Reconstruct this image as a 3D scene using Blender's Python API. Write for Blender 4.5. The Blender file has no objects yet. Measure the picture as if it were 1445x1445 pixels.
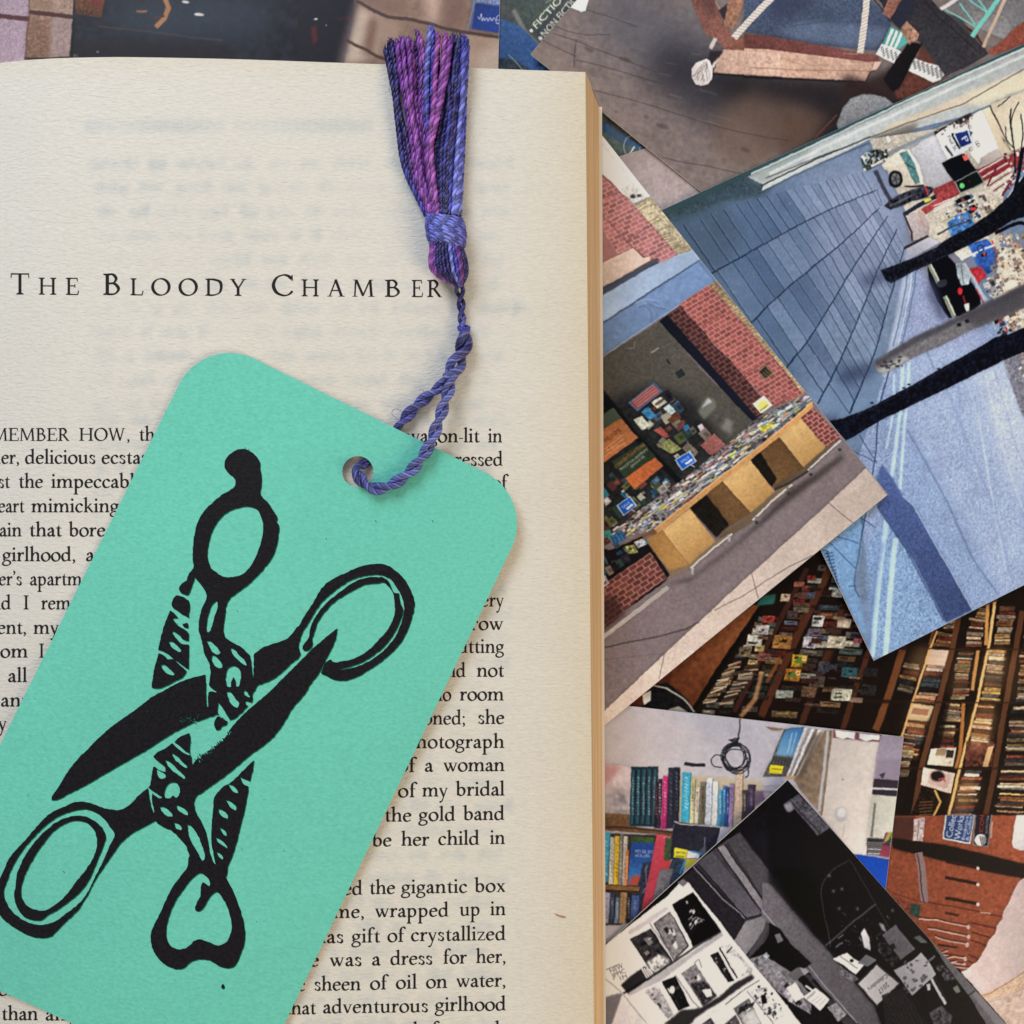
import bpy, math, random
import numpy as np
from mathutils import Vector
from mathutils.geometry import delaunay_2d_cdt

# ------------------------------------------------------------------ camera, world, lamps, exposure
SC = bpy.context.scene
COL = SC.collection
H = 200.0            # camera height above the table, millimetres
F = 1418.0           # focal length in units of the 1445-wide frame
C0 = 722.5
cam = bpy.data.cameras.new('camera')
cam.angle = 2 * math.atan(C0 / F)
cam.clip_start = 0.01
cam.clip_end = 20.0
camo = bpy.data.objects.new('camera', cam)
COL.objects.link(camo)
camo.location = (0, 0, H / 1000)
SC.camera = camo
SC.view_settings.view_transform = 'Standard'
SC.view_settings.look = 'None'
SC.view_settings.exposure = 0.0
SC.view_settings.gamma = 1.0
SC.render.use_persistent_data = False
W = bpy.data.worlds.new('World')
SC.world = W
W.use_nodes = True
W.node_tree.nodes['Background'].inputs[0].default_value = (1.0, 0.985, 0.96, 1)
W.node_tree.nodes['Background'].inputs[1].default_value = 0.30


def area(name, loc, target, size, power, col):
    l = bpy.data.lights.new(name, 'AREA')
    l.shape = 'RECTANGLE'
    l.size, l.size_y = size
    l.energy = power
    l.color = col
    o = bpy.data.objects.new(name, l)
    COL.objects.link(o)
    o.location = loc
    o.rotation_euler = (Vector(target) - Vector(loc)).to_track_quat('-Z', 'Y').to_euler()
    return o


area('window_light', (-0.20, 0.36, 0.37), (0, 0, 0), (0.30, 0.24), 1.62, (0.88, 0.97, 1.08))
area('room_light', (0.50, -0.35, 0.40), (0, 0, 0), (0.35, 0.35), 2.6, (1.0, 0.80, 0.52))

rng = np.random.default_rng(7)
random.seed(7)


# ------------------------------------------------------------------ small helpers
def P(px, py, z):
    """point of the 1445-wide picture at height z (mm) -> world (mm)"""
    k = (H - z) / F
    return ((px - C0) * k, (C0 - py) * k, z)


def lin(c):
    c = np.asarray(c, float) / 255.0
    return np.where(c <= 0.04045, c / 12.92, ((c + 0.055) / 1.055) ** 2.4)


def Z(x0, y0, k):
    return lambda pts: [(x0 + p[0] / k, y0 + p[1] / k) for p in pts]


def catmull(pts, n=6, closed=False):
    pts = np.asarray(pts, float)
    if closed:
        q = np.vstack([pts[-1], pts, pts[0], pts[1]])
    else:
        q = np.vstack([2 * pts[0] - pts[1], pts, 2 * pts[-1] - pts[-2]])
    out = []
    t = np.linspace(0, 1, n, endpoint=False)[:, None]
    for i in range(1, len(q) - 2):
        a, b, c, d = q[i - 1], q[i], q[i + 1], q[i + 2]
        out.append(0.5 * ((2 * b) + (c - a) * t + (2 * a - 5 * b + 4 * c - d) * t * t + (3 * b - a - 3 * c + d) * t ** 3))
    out = np.vstack(out)
    if not closed:
        out = np.vstack([out, q[-2]])
    return out


def resample(pts, step):
    pts = np.asarray(pts, float)
    d = np.r_[0, np.cumsum(np.linalg.norm(np.diff(pts, axis=0), axis=1))]
    n = max(2, int(round(d[-1] / step)) + 1)
    s = np.linspace(0, d[-1], n)
    return np.stack([np.interp(s, d, pts[:, i]) for i in range(pts.shape[1])], 1)


def mesh(name, verts, faces, mat=None, parent=None, cols=None, smooth=False):
    """verts in mm"""
    me = bpy.data.meshes.new(name)
    v = np.asarray(verts, np.float64) / 1000.0
    if isinstance(faces, np.ndarray):
        n, k = faces.shape
        me.vertices.add(len(v))
        me.vertices.foreach_set('co', v.astype(np.float32).ravel())
        me.loops.add(n * k)
        me.loops.foreach_set('vertex_index', faces.astype(np.int32).ravel())
        me.polygons.add(n)
        me.polygons.foreach_set('loop_start', np.arange(0, n * k, k, dtype=np.int32))
        me.polygons.foreach_set('loop_total', np.full(n, k, dtype=np.int32))
        me.update(calc_edges=True)
    else:
        me.from_pydata([tuple(p) for p in v], [], [tuple(int(i) for i in f) for f in faces])
        me.update()
    if cols is not None:
        a = me.color_attributes.new('tint', 'FLOAT_COLOR', 'POINT')
        c = np.ones((len(v), 4), np.float32)
        c[:, :3] = cols
        a.data.foreach_set('color', c.ravel())
    if smooth:
        me.polygons.foreach_set('use_smooth', np.ones(len(me.polygons), bool))
    me.validate()
    o = bpy.data.objects.new(name, me)
    COL.objects.link(o)
    if mat:
        me.materials.append(mat)
    if parent:
        o.parent = parent
        o.matrix_parent_inverse = parent.matrix_basis.inverted()
    return o


def empty(name, label, cat, loc=(0, 0, 0), group=None):
    o = bpy.data.objects.new(name, None)
    o.empty_display_size = 0.01
    COL.objects.link(o)
    o.location = [c / 1000 for c in loc]
    o['label'] = label
    o['category'] = cat
    if group:
        o['group'] = group
    return o


def mat(name, col=None, attr=False, rough=0.5, spec=0.5, bump=None, vary=None, coat=0.0):
    """bump: (sx, sy, sz, detail, distance mm, strength); vary: (scale, low, high)"""
    m = bpy.data.materials.new(name)
    m.use_nodes = True
    nt = m.node_tree
    N, L = nt.nodes, nt.links
    b = N['Principled BSDF']
    b.inputs['Roughness'].default_value = rough
    b.inputs['Specular IOR Level'].default_value = spec
    b.inputs['Coat Weight'].default_value = coat
    tc = N.new('ShaderNodeTexCoord')
    src = None
    if attr:
        a = N.new('ShaderNodeAttribute')
        a.attribute_name = 'tint'
        src = a.outputs['Color']
    else:
        r = N.new('ShaderNodeRGB')
        r.outputs[0].default_value = (*lin(col), 1)
        src = r.outputs[0]
    if vary:
        for (sx, sy, sz, det, lo, hi) in vary:
            mp = N.new('ShaderNodeMapping')
            mp.inputs['Scale'].default_value = (sx, sy, sz)
            L.new(tc.outputs['Object'], mp.inputs['Vector'])
            nz = N.new('ShaderNodeTexNoise')
            nz.inputs['Scale'].default_value = 1.0
            nz.inputs['Detail'].default_value = det
            L.new(mp.outputs[0], nz.inputs['Vector'])
            mr = N.new('ShaderNodeMapRange')
            mr.inputs['From Min'].default_value = 0.3
            mr.inputs['From Max'].default_value = 0.7
            mr.inputs['To Min'].default_value = lo
            mr.inputs['To Max'].default_value = hi
            L.new(nz.outputs[0], mr.inputs[0])
            mx = N.new('ShaderNodeMix')
            mx.data_type = 'RGBA'
            mx.blend_type = 'MULTIPLY'
            mx.inputs[0].default_value = 1.0
            L.new(src, mx.inputs[6])
            L.new(mr.outputs[0], mx.inputs[7])
            src = mx.outputs[2]
    L.new(src, b.inputs['Base Color'])
    if bump:
        prev = None
        for (sx, sy, sz, det, dist, st) in bump:
            mp = N.new('ShaderNodeMapping')
            mp.inputs['Scale'].default_value = (sx, sy, sz)
            L.new(tc.outputs['Object'], mp.inputs['Vector'])
            nz = N.new('ShaderNodeTexNoise')
            nz.inputs['Scale'].default_value = 1.0
            nz.inputs['Detail'].default_value = det
            nz.inputs['Distortion'].default_value = 0.6
            L.new(mp.outputs[0], nz.inputs['Vector'])
            bp = N.new('ShaderNodeBump')
            bp.inputs['Distance'].default_value = dist / 1000
            bp.inputs['Strength'].default_value = st
            L.new(nz.outputs[0], bp.inputs['Height'])
            if prev is not None:
                L.new(prev, bp.inputs['Normal'])
            prev = bp.outputs[0]
        L.new(prev, b.inputs['Normal'])
    return m


def grid_faces(nu, nv):
    i = np.arange(nu * nv).reshape(nu, nv)
    return np.stack([i[:-1, :-1], i[1:, :-1], i[1:, 1:], i[:-1, 1:]], -1).reshape(-1, 4)


def ink(ops):
    """ordered list of ('+'|'-', polygon): what a '+' covers last is inked. -> 2-d verts, triangles"""
    vs, fs, sg = [], [], []
    for s, p in ops:
        p = [tuple(map(float, q)) for q in p]
        if len(p) < 3:
            continue
        a = sum(p[i][0] * p[(i + 1) % len(p)][1] - p[(i + 1) % len(p)][0] * p[i][1] for i in range(len(p)))
        if a < 0:
            p = p[::-1]
        fs.append(list(range(len(vs), len(vs) + len(p))))
        vs += [Vector(q) for q in p]
        sg.append(s)
    ov, oe, of, _, _, orig = delaunay_2d_cdt(vs, [], fs, 0, 1e-5)
    keep = [f for f, o in zip(of, orig) if o and sg[max(o)] == '+']
    used = sorted({i for f in keep for i in f})
    m = {k: i for i, k in enumerate(used)}
    return np.array([tuple(ov[i]) for i in used]), [[m[i] for i in f] for f in keep]


def ribbon(pts, wid):
    """polygon of a stroke through pts with half widths wid"""
    pts = np.asarray(pts, float)
    t = np.gradient(pts, axis=0)
    t /= np.linalg.norm(t, axis=1)[:, None] + 1e-9
    n = np.stack([-t[:, 1], t[:, 0]], 1)
    w = np.broadcast_to(np.asarray(wid, float), (len(pts),))[:, None]
    return [tuple(q) for q in np.vstack([pts + n * w, (pts - n * w)[::-1]])]


def ell(cx, cy, rx, ry, n=20, rot=0):
    a = np.linspace(0, 2 * math.pi, n, endpoint=False)
    x, y = rx * np.cos(a), ry * np.sin(a)
    c, s = math.cos(rot), math.sin(rot)
    return [(cx + c * i - s * j, cy + s * i + c * j) for i, j in zip(x, y)]


# ------------------------------------------------------------------ seriffed letters, drawn with a broad nib
def nib(pts, closed=False, a=0.21, b=0.075, phi=24, n=7):
    a, b = a * 1.16, b * 1.35
    p = catmull(pts, n, closed)
    if closed:
        t = np.roll(p, -1, 0) - np.roll(p, 1, 0)
    else:
        t = np.gradient(p, axis=0)
    t /= np.linalg.norm(t, axis=1)[:, None] + 1e-9
    nb = np.array([math.cos(math.radians(phi)), math.sin(math.radians(phi))])
    w = np.sqrt((a * (t[:, 0] * nb[1] - t[:, 1] * nb[0])) ** 2 + b * b) / 2
    nn = np.stack([-t[:, 1], t[:, 0]], 1)
    A, B = p + nn * w[:, None], p - nn * w[:, None]
    if closed:
        ar = lambda q: abs(np.sum(q[:, 0] * np.roll(q[:, 1], -1) - np.roll(q[:, 0], -1) * q[:, 1]))
        if ar(A) < ar(B):
            A, B = B, A
        return [('+', A), ('-', B)]
    return [('+', np.vstack([A, B[::-1]]))]


def stem(x, y0, y1, w=0.2):
    w *= 1.17
    return [('+', [(x - w / 2, y0), (x + w / 2, y0), (x + w / 2, y1), (x - w / 2, y1)])]


def foot(x, y=0.0, s=1, l=0.25, r=0.25):
    return [('+', [(x - l, y), (x + r, y), (x + r, y + s * .065), (x + .12, y + s * .15), (x - .12, y + s * .15), (x - l, y + s * .065)])]


def flag(x, y):
    return [('+', [(x + .1, y + .04), (x + .02, y + .02), (x - .27, y - .1), (x - .27, y - .15), (x - .1, y - .17), (x + .1, y - .2)])]


def ball(x, y, r=0.11):
    r *= 1.12
    return [('+', ell(x, y, r, r, 12))]


def line(x0, y0, x1, y1, w):
    return [('+', ribbon([(x0, y0), (x1, y1)], w / 2 * (1.12 if w > .12 else 1.4)))]


def box(x0, y0, x1, y1):
    return [('+', [(x0, y0), (x1, y0), (x1, y1), (x0, y1)])]


A_ = 1.68
K_ = 1.58
G = {}
G['i'] = (.56, stem(.28, .03, 1) + flag(.28, 1) + foot(.28) + ball(.27, 1.42, .125))
G['l'] = (.56, stem(.28, .03, A_) + flag(.28, A_) + foot(.28))
arch = lambda x0, x1: nib([(x0 + .05, .62), (x0 + .18, .86), (x0 + .42, .96), (x1 - .04, .84), (x1, .58)], a=.2, b=.08) + stem(x1, .03, .64) + foot(x1)
G['n'] = (1.22, stem(.28, .03, 1) + flag(.28, 1) + foot(.28) + arch(.28, .94))
G['m'] = (1.86, stem(.28, .03, 1) + flag(.28, 1) + foot(.28) + arch(.28, .92) + arch(.92, 1.57))
G['h'] = (1.22, stem(.28, .03, A_) + flag(.28, A_) + foot(.28) + arch(.28, .94))
G['u'] = (1.2, stem(.26, .34, 1) + flag(.26, 1) + nib([(.26, .42), (.3, .14), (.5, .04), (.72, .1), (.9, .28)]) + stem(.9, .05, 1) + flag(.9, 1) + [('+', [(.8, .02), (1.16, .02), (1.16, .07), (1.0, .14), (.8, .14)])])
G['r'] = (.84, stem(.28, .03, 1) + flag(.28, 1) + foot(.28) + nib([(.34, .62), (.46, .84), (.64, .94), (.74, .9)], b=.09) + ball(.72, .87, .1))
G['o'] = (1.1, nib(ell(.55, .49, .42, .475, 12), True))
G['e'] = (.98, nib([(.83, .6), (.78, .83), (.53, .95), (.27, .82), (.15, .48), (.27, .14), (.55, .04), (.87, .2)]) + line(.16, .58, .86, .62, .075))
G['c'] = (.94, nib([(.82, .76), (.58, .95), (.28, .83), (.15, .48), (.28, .14), (.56, .04), (.85, .18)]) + ball(.79, .8, .1))
G['a'] = (.93, stem(.66, .2, .72) + nib([(.2, .76), (.36, .93), (.54, .92), (.66, .68)], b=.08) + ball(.22, .77, .1) + nib([(.66, .58), (.42, .5), (.2, .36), (.17, .17), (.3, .06), (.48, .1), (.66, .27)], b=.085) + nib([(.66, .25), (.7, .08), (.8, .05), (.92, .12)], b=.08))
bowl_l = lambda x: nib([(x - .06, .84), (x - .38, .95), (x - .64, .8), (x - .73, .46), (x - .62, .13), (x - .38, .04), (x - .06, .2)])
G['d'] = (1.18, bowl_l(.88) + stem(.88, .05, A_) + flag(.88, A_) + [('+', [(.78, .02), (1.14, .02), (1.14, .07), (.98, .14), (.78, .14)])])
bowl_r = lambda x: nib([(x + .06, .76), (x + .3, .94), (x + .58, .82), (x + .68, .5), (x + .56, .15), (x + .3, .04), (x + .05, .14)])
G['b'] = (1.14, stem(.26, .06, A_) + flag(.26, A_) + bowl_r(.26))
G['p'] = (1.18, stem(.28, -.72, 1) + flag(.28, 1) + foot(.28, -.75) + bowl_r(.28))
G['g'] = (1.02, nib(ell(.48, .66, .3, .29, 12), True, a=.19) + nib([(.32, .42), (.2, .28), (.3, .14), (.62, .1), (.86, -.04), (.86, -.3), (.55, -.46), (.2, -.42), (.07, -.24), (.2, -.04), (.36, .08)], a=.15, b=.085, n=5) + line(.66, .86, .98, .93, .1))
G['t'] = (.7, stem(.32, .2, 1.04) + [('+', [(.22, .98), (.42, .98), (.42, 1.28), (.36, 1.24)])] + box(.06, .9, .66, .985) + nib([(.32, .34), (.36, .11), (.5, .05), (.67, .13)], b=.08))
G['f'] = (.68, stem(.28, .03, 1.34) + foot(.28) + nib([(.28, 1.26), (.35, 1.52), (.53, 1.66), (.72, 1.62)], b=.08) + ball(.74, 1.56, .1) + box(.04, .9, .62, .985))
G['s'] = (.82, nib([(.64, .76), (.44, .95), (.23, .87), (.22, .68), (.42, .53), (.63, .36), (.6, .12), (.38, .04), (.15, .2)], phi=-30, a=.19) + line(.65, .95, .66, .68, .06) + line(.14, .3, .15, .04, .06))
G['k'] = (1.14, stem(.28, .03, A_) + flag(.28, A_) + foot(.28) + line(.36, .46, .82, .93, .08) + box(.62, .92, 1.0, .975) + line(.52, .6, .98, .04, .19) + box(.82, 0, 1.14, .06))
vv = lambda x: line(x + .18, .94, x + .53, .02, .2) + line(x + .86, .94, x + .53, .02, .08) + box(x + .02, .93, x + .4, .98) + box(x + .68, .93, x + 1.02, .98)
G['v'] = (1.02, vv(0))
G['w'] = (1.56, vv(0) + vv(.54))
G['x'] = (1.02, line(.2, .95, .84, .04, .2) + line(.8, .95, .2, .04, .08) + box(.04, .93, .4, .98) + box(.62, .93, .96, .98) + box(.04, 0, .38, .05) + box(.64, 0, 1.0, .05))
G['y'] = (1.0, line(.18, .94, .54, .03, .2) + line(.86, .94, .36, -.5, .08) + box(.02, .93, .4, .98) + box(.68, .93, 1.02, .98) + line(.37, -.48, .2, -.62, .1) + ball(.17, -.6, .1))
G['z'] = (.92, box(.1, .87, .84, .97) + box(.08, .01, .86, .11) + line(.76, .9, .17, .07, .13) + line(.11, .96, .1, .68, .05) + line(.85, .02, .87, .3, .05))
com = lambda x, y: ball(x, y, .11) + nib([(x + .08, y + .02), (x + .07, y - .16), (x - .08, y - .34)], a=.12, b=.07)
G[','] = (.48, com(.22, .1))
G[';'] = (.5, com(.24, .1) + ball(.24, .84, .11))
G["'"] = (.44, com(.2, 1.52))
G['-'] = (.56, box(.06, .4, .5, .5))
G['.'] = (.48, ball(.22, .1, .115))
S = .21
bar = lambda x0, x1, y: box(x0, y - .052, x1, y + .052)
ft2 = lambda x: foot(x, 0, 1, .3, .3)
hd2 = lambda x: foot(x, K_, -1, .3, .3)
cs = lambda x: stem(x, .03, K_ - .03, S) + ft2(x) + hd2(x)
G['I'] = (.74, cs(.37))
G['T'] = (1.66, stem(.83, .03, K_ - .03, S) + ft2(.83) + bar(.08, 1.58, K_ - .05) + [('+', [(.08, K_ - .02), (.16, K_ - .02), (.12, K_ - .36), (.05, K_ - .36)]), ('+', [(1.58, K_ - .02), (1.5, K_ - .02), (1.54, K_ - .36), (1.61, K_ - .36)])])
G['H'] = (1.9, cs(.37) + cs(1.53) + bar(.4, 1.5, .82))
G['E'] = (1.42, cs(.37) + bar(.3, 1.22, K_ - .04) + bar(.3, 1.0, .84) + bar(.3, 1.3, .04) + line(1.2, K_, 1.24, K_ - .32, .07) + line(.99, 1.02, .99, .66, .06) + line(1.27, 0, 1.36, .4, .07))
G['L'] = (1.36, cs(.37) + bar(.3, 1.24, .04) + line(1.22, 0, 1.32, .44, .07))
G['B'] = (1.42, cs(.37) + nib([(.36, K_ - .05), (.78, K_ - .06), (1.02, 1.22), (.82, .9), (.4, .85)], a=.175, b=.08) + nib([(.4, .86), (.9, .84), (1.2, .46), (.92, .09), (.36, .05)], a=.185, b=.08))
G['R'] = (1.52, cs(.37) + nib([(.36, K_ - .05), (.8, K_ - .06), (1.07, 1.18), (.82, .82), (.4, .77)], a=.22, b=.085) + line(.72, .8, 1.32, .05, .21) + box(1.2, 0, 1.55, .06))
G['O'] = (1.78, nib(ell(.89, .79, .72, .76, 16), True, a=.22, phi=18))
G['D'] = (1.78, cs(.37) + nib([(.34, K_ - .05), (.9, K_ - .08), (1.46, 1.3), (1.58, .8), (1.42, .3), (.9, .07), (.34, .05)], a=.23, b=.085))
G['C'] = (1.6, nib([(1.4, 1.26), (1.16, 1.48), (.84, 1.55), (.4, 1.34), (.18, .8), (.38, .26), (.84, .03), (1.2, .1), (1.46, .36)], a=.185, b=.075, phi=18) + line(1.42, 1.54, 1.43, 1.12, .06))
G['A'] = (1.66, line(.83, K_, .26, .03, .085) + line(.8, K_, 1.36, .03, .22) + bar(.44, 1.12, .56) + box(.04, 0, .5, .06) + box(1.12, 0, 1.64, .06))
G['M'] = (2.1, line(.36, K_ - .03, .28, .03, .1) + line(.42, K_ - .03, 1.04, .08, .2) + line(1.66, K_ - .03, 1.02, .08, .09) + line(1.68, K_ - .03, 1.8, .03, .21) + box(.06, 0, .52, .06) + box(1.52, 0, 2.08, .06) + box(.12, K_ - .06, .48, K_) + box(1.6, K_ - .06, 1.96, K_))
G['Y'] = (1.5, line(.22, K_ - .03, .74, .72, .2) + line(1.28, K_ - .03, .78, .72, .09) + stem(.75, .03, .78, S) + ft2(.75) + box(.0, K_ - .06, .5, K_) + box(1.06, K_ - .06, 1.5, K_))
wv = lambda x: line(x + .22, K_ - .03, x + .66, .03, .2) + line(x + 1.08, K_ - .03, x + .66, .03, .09)
G['W'] = (2.3, wv(0) + wv(.84) + box(.0, K_ - .06, .46, K_) + box(.9, K_ - .06, 1.24, K_) + box(1.72, K_ - .06, 2.14, K_))
GC = {}


def glyph(ch):
    if ch not in GC:
        GC[ch] = ink(G[ch][1])
    return G[ch][0], GC[ch]


class Writer:
    """collects letters as flat triangles in picture coordinates"""
    def __init__(self):
        self.v, self.f, self.n = [], [], 0

    def put(self, ch, x, y, sx, sy, slope=0.0):
        _, (v, f) = glyph(ch)
        q = np.stack([x + v[:, 0] * sx, y - v[:, 1] * sy + v[:, 0] * sx * slope], 1)
        self.v.append(q)
        self.f += [[i + self.n for i in t] for t in f]
        self.n += len(q)

    def word(self, s, x0, x1, y, slope=0.0, xh=12.6, keep=None):
        """set a word so that it fills x0..x1; keep: the part of the word that is measured (the rest runs on)"""
        nat = sum(G[c][0] for c in (keep or s)) * xh
        k = (x1 - x0) / nat
        k = min(max(k, .86), 1.16)
        x = x0
        if keep and s.endswith(keep):
            x = x1 - sum(G[c][0] for c in s) * xh * k
        for c in s:
            self.put(c, x, y + (x - x0) * slope, xh * (k if k < 1.06 else 1.0 + (k - 1) * .6), xh, slope)
            x += G[c][0] * xh * k

    def build(self, name, surf, m, parent):
        q = np.vstack(self.v)
        out = [surf(a, b, 0.035) for a, b in q]
        return mesh(name, out, self.f, m, parent)


# ------------------------------------------------------------------ the surface everything lies on
M_wood = mat('table_wood', (120, 92, 68), rough=.5, vary=[(8, 160, 1, 6, .7, 1.2)])
tb = mesh('tabletop', [(-700, -700, -.4), (700, -700, -.4), (700, 700, -.4), (-700, 700, -.4), (-700, -700, -20), (700, -700, -20), (700, 700, -20), (-700, 700, -20)],
          [(0, 1, 2, 3), (7, 6, 5, 4), (0, 4, 5, 1), (1, 5, 6, 2), (2, 6, 7, 3), (3, 7, 4, 0)], M_wood)
tb['kind'] = 'structure'
tb['label'] = 'brown wooden tabletop under the loose photo prints'

# ------------------------------------------------------------------ open book
_zp = catmull([(-140, 10.0), (-100, 14.6), (-50, 18.0), (0, 19.8), (66, 21.4), (140, 22.0), (199, 22.0), (332, 21.25), (480, 19.8), (600, 18.6), (707, 17.3), (826, 16.0), (900, 15.2)], 12)


def zprof(px):
    return np.interp(px, _zp[:, 0], _zp[:, 1])


def page_surf(px, py, dz=0.0):
    z = float(zprof(px))
    x, y, _ = P(px, py, z)
    return (x, y, z + dz)


M_page = mat('cream_paper', attr=True, rough=.85, spec=.2,
             bump=[(800, 2300, 300, 5,   .28, .8), (5200, 6500, 3000, 3, .06, .6)], vary=[(900, 2400, 200, 3, .95, 1.03), (40, 60, 10, 2, .985, 1.015)])
M_edge = mat('page_edges', (240, 204, 162), rough=.9, spec=.1, vary=[(2200, 6, 3500, 3, .62, 1.12), (6000, 15, 9000, 2, .85, 1.08)], bump=[(100, 10, 12000, 2, .08, .6)])
M_cover = mat('cover_board', (236, 226, 212), rough=.6, vary=[(60, 60, 60, 2, .96, 1.03)])
M_type = mat('printing_ink', (30, 27, 29), rough=.7, spec=.25, vary=[(2500, 2500, 2500, 3, .7, 1.5)])

book = empty('open_book', 'open paperback book with cream pages lying under the mint green bookmark', 'book', (-40, -10, 2))
YT, YB = 80.55, -118.0
nu, nv = 262, 400
tt = np.linspace(0, 1, nu)
YY = np.linspace(YT, YB, nv)
PX = np.zeros((nu, nv))
PY = np.zeros((nu, nv))
pyR = C0 - YY * F / (H - 16.0)
pR = 826 + (pyR - 101) * 12 / 1344
PX = -140 + (pR[None, :] + 140) * tt[:, None]
ZZ = zprof(PX)
PY = C0 - YY[None, :] * F / (H - ZZ)
XX = (PX - C0) * (H - ZZ) / F

# faint print showing through from the other side of the leaf: mirrored words, blurred
w_, h_ = 1100, 1560
show = np.zeros((h_, w_), np.float32)      # raster offset (-150, 0)
rr = random.Random(3)
for yb in list(range(237, 600, 34)) + list(range(600, 1500, 34)):
    x = 132 + rr.randint(-6, 6) if yb > 210 else 250
    while x < 690:
        wd = rr.choice([18, 28, 40, 52, 70, 34, 60])
        for q in range(int(wd / 7)):
            xx = 150 + x + q * 7
            hh = rr.choice([10, 10, 12, 17])
            show[yb - hh:yb + rr.choice([0, 0, 0, 4]), int(xx):int(xx) + rr.choice([3, 4, 5])] = rr.uniform(.6, 1)
        x += wd + 12
for q in range(42):
    xx = 150 + 122 + q * 9.4 + (12 if q > 20 else 0)
    show[168:187, int(xx):int(xx) + 5] = .9


def blur(a, r):
    k = np.exp(-0.5 * (np.arange(-int(3 * r) - 1, int(3 * r) + 2) / r) ** 2)
    k /= k.sum()
    for ax in (0, 1):
        pad = [(0, 0)] * a.ndim
        pad[ax] = (len(k) // 2, len(k) // 2)
        b = np.pad(a, pad, mode='edge')
        o = np.zeros_like(a)
        n = a.shape[ax]
        for i, kk in enumerate(k):
            o += kk * (b[i:i + n] if ax == 0 else b[:, i:i + n])
        a = o
    return a


show = blur(show, 3.2)
vn = blur(rng.random((h_ // 10, w_ // 10)).astype(np.float32), 3.0)
vn = (vn - vn.mean()) / vn.std()
ix = np.clip((PX + 150).astype(int), 0, w_ - 1)
iy = np.clip(PY.astype(int), 0, h_ - 1)
sh = show[iy, ix] * np.clip(.9 + .4 * vn[np.clip(iy // 10, 0, vn.shape[0] - 1), np.clip(ix // 10, 0, vn.shape[1] - 1)], .15, 1.3)
paper = lin((237, 232, 222))
age = np.clip((tt[:, None] - .87) / .13, 0, 1) ** 1.6 * np.ones_like(PX) * .85          # leaves brown towards their cut edges
age = np.maximum(age, np.clip(1 - (YT - YY[None, :]) / 5.0, 0, 1) ** 1.5 * .35)
tint = paper[None, None] * (1 - sh[..., None] * np.array([.24, .17, .10])) * (1 - age[..., None] * np.array([.05, .13, .27]))
page = mesh('page', np.stack([XX, YY[None, :] + 0 * XX, ZZ], -1).reshape(-1, 3), grid_faces(nu, nv)[:, ::-1], M_page, book, tint.reshape(-1, 3), True)

# page block below the leaf
bx0 = lambda Y: (845.0 + (C0 - Y * F / (H - 2.6) - 158) * 6.5 / 1287 - C0) * (H - 2.6) / F
nz = 14
s_ = np.linspace(0, 1, nz)
Xr = XX[-1]
prof = s_[:, None] ** .9
zf = (ZZ[-1] - .03)[None, :] * (1 - s_[:, None]) + 2.6 * s_[:, None]
xf = Xr[None, :] + (bx0(YY) - Xr)[None, :] * prof
yf = YY[None, :] + 0 * xf
yf[:, 0] -= s_ * 1.3
fv = np.stack([xf, yf, zf], -1).reshape(-1, 3)
ff = grid_faces(nz, nv)[:, ::-1]
# head and tail of the block
top = [np.stack([XX[:, j], np.full(nu, YY[j] - (0.05 if j == 0 else -.05)), ZZ[:, j] - .04], -1) for j in (0, nv - 1)]
base = []
for j in (0, nv - 1):
    xb = np.interp(tt, [0, 1], [XX[0, j], bx0(YY)[j]])
    base.append(np.stack([xb, np.full(nu, YY[j] - (1.3 if j == 0 else 0)), np.full(nu, 2.6)], -1))
off = len(fv)
allv = [fv]
allf = [ff]
for a, b in zip(top, base):
    allv.append(np.stack([a, b], 1).reshape(-1, 3))
    allf.append(grid_faces(nu, 2) + off)
    off += 2 * nu
mesh('page_block', np.vstack(allv), np.vstack(allf), M_edge, book, None, True)
# the facing page and its block, beyond the left edge of the photograph
xg = XX[0].mean() - .2
mv = np.stack([2 * xg - XX, YY[None, :] + 0 * XX, ZZ], -1)[::6, ::8]
mesh('page', mv.reshape(-1, 3), grid_faces(*mv.shape[:2]), M_page, book, np.tile(paper, (mv.shape[0] * mv.shape[1], 1)), True)
av = np.vstack(allv)
av[:, 0] = 2 * xg - av[:, 0]
mesh('page_block', av, np.vstack(allf)[:, ::-1], M_edge, book, None, True)
cx1t, cx1b = P(849.3, 152, 2.3)[0], P(854.6, 1445, 2.3)[0]
cw = lambda Y: cx1t + (cx1b - cx1t) * (81 - Y) / 175
cv = [(cw(79.6), 79.6), (cw(YB - .6), YB - .6), (2 * xg - cw(YB), YB - .6), (2 * xg - cw(79.6), 79.6)]
mesh('cover', [(x, y, 2.55) for x, y in cv] + [(x, y, 2.1) for x, y in cv],
     [(3, 2, 1, 0), (4, 5, 6, 7), (0, 1, 5, 4), (1, 2, 6, 5), (2, 3, 7, 6), (3, 0, 4, 7)], M_cover, book)

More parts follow.
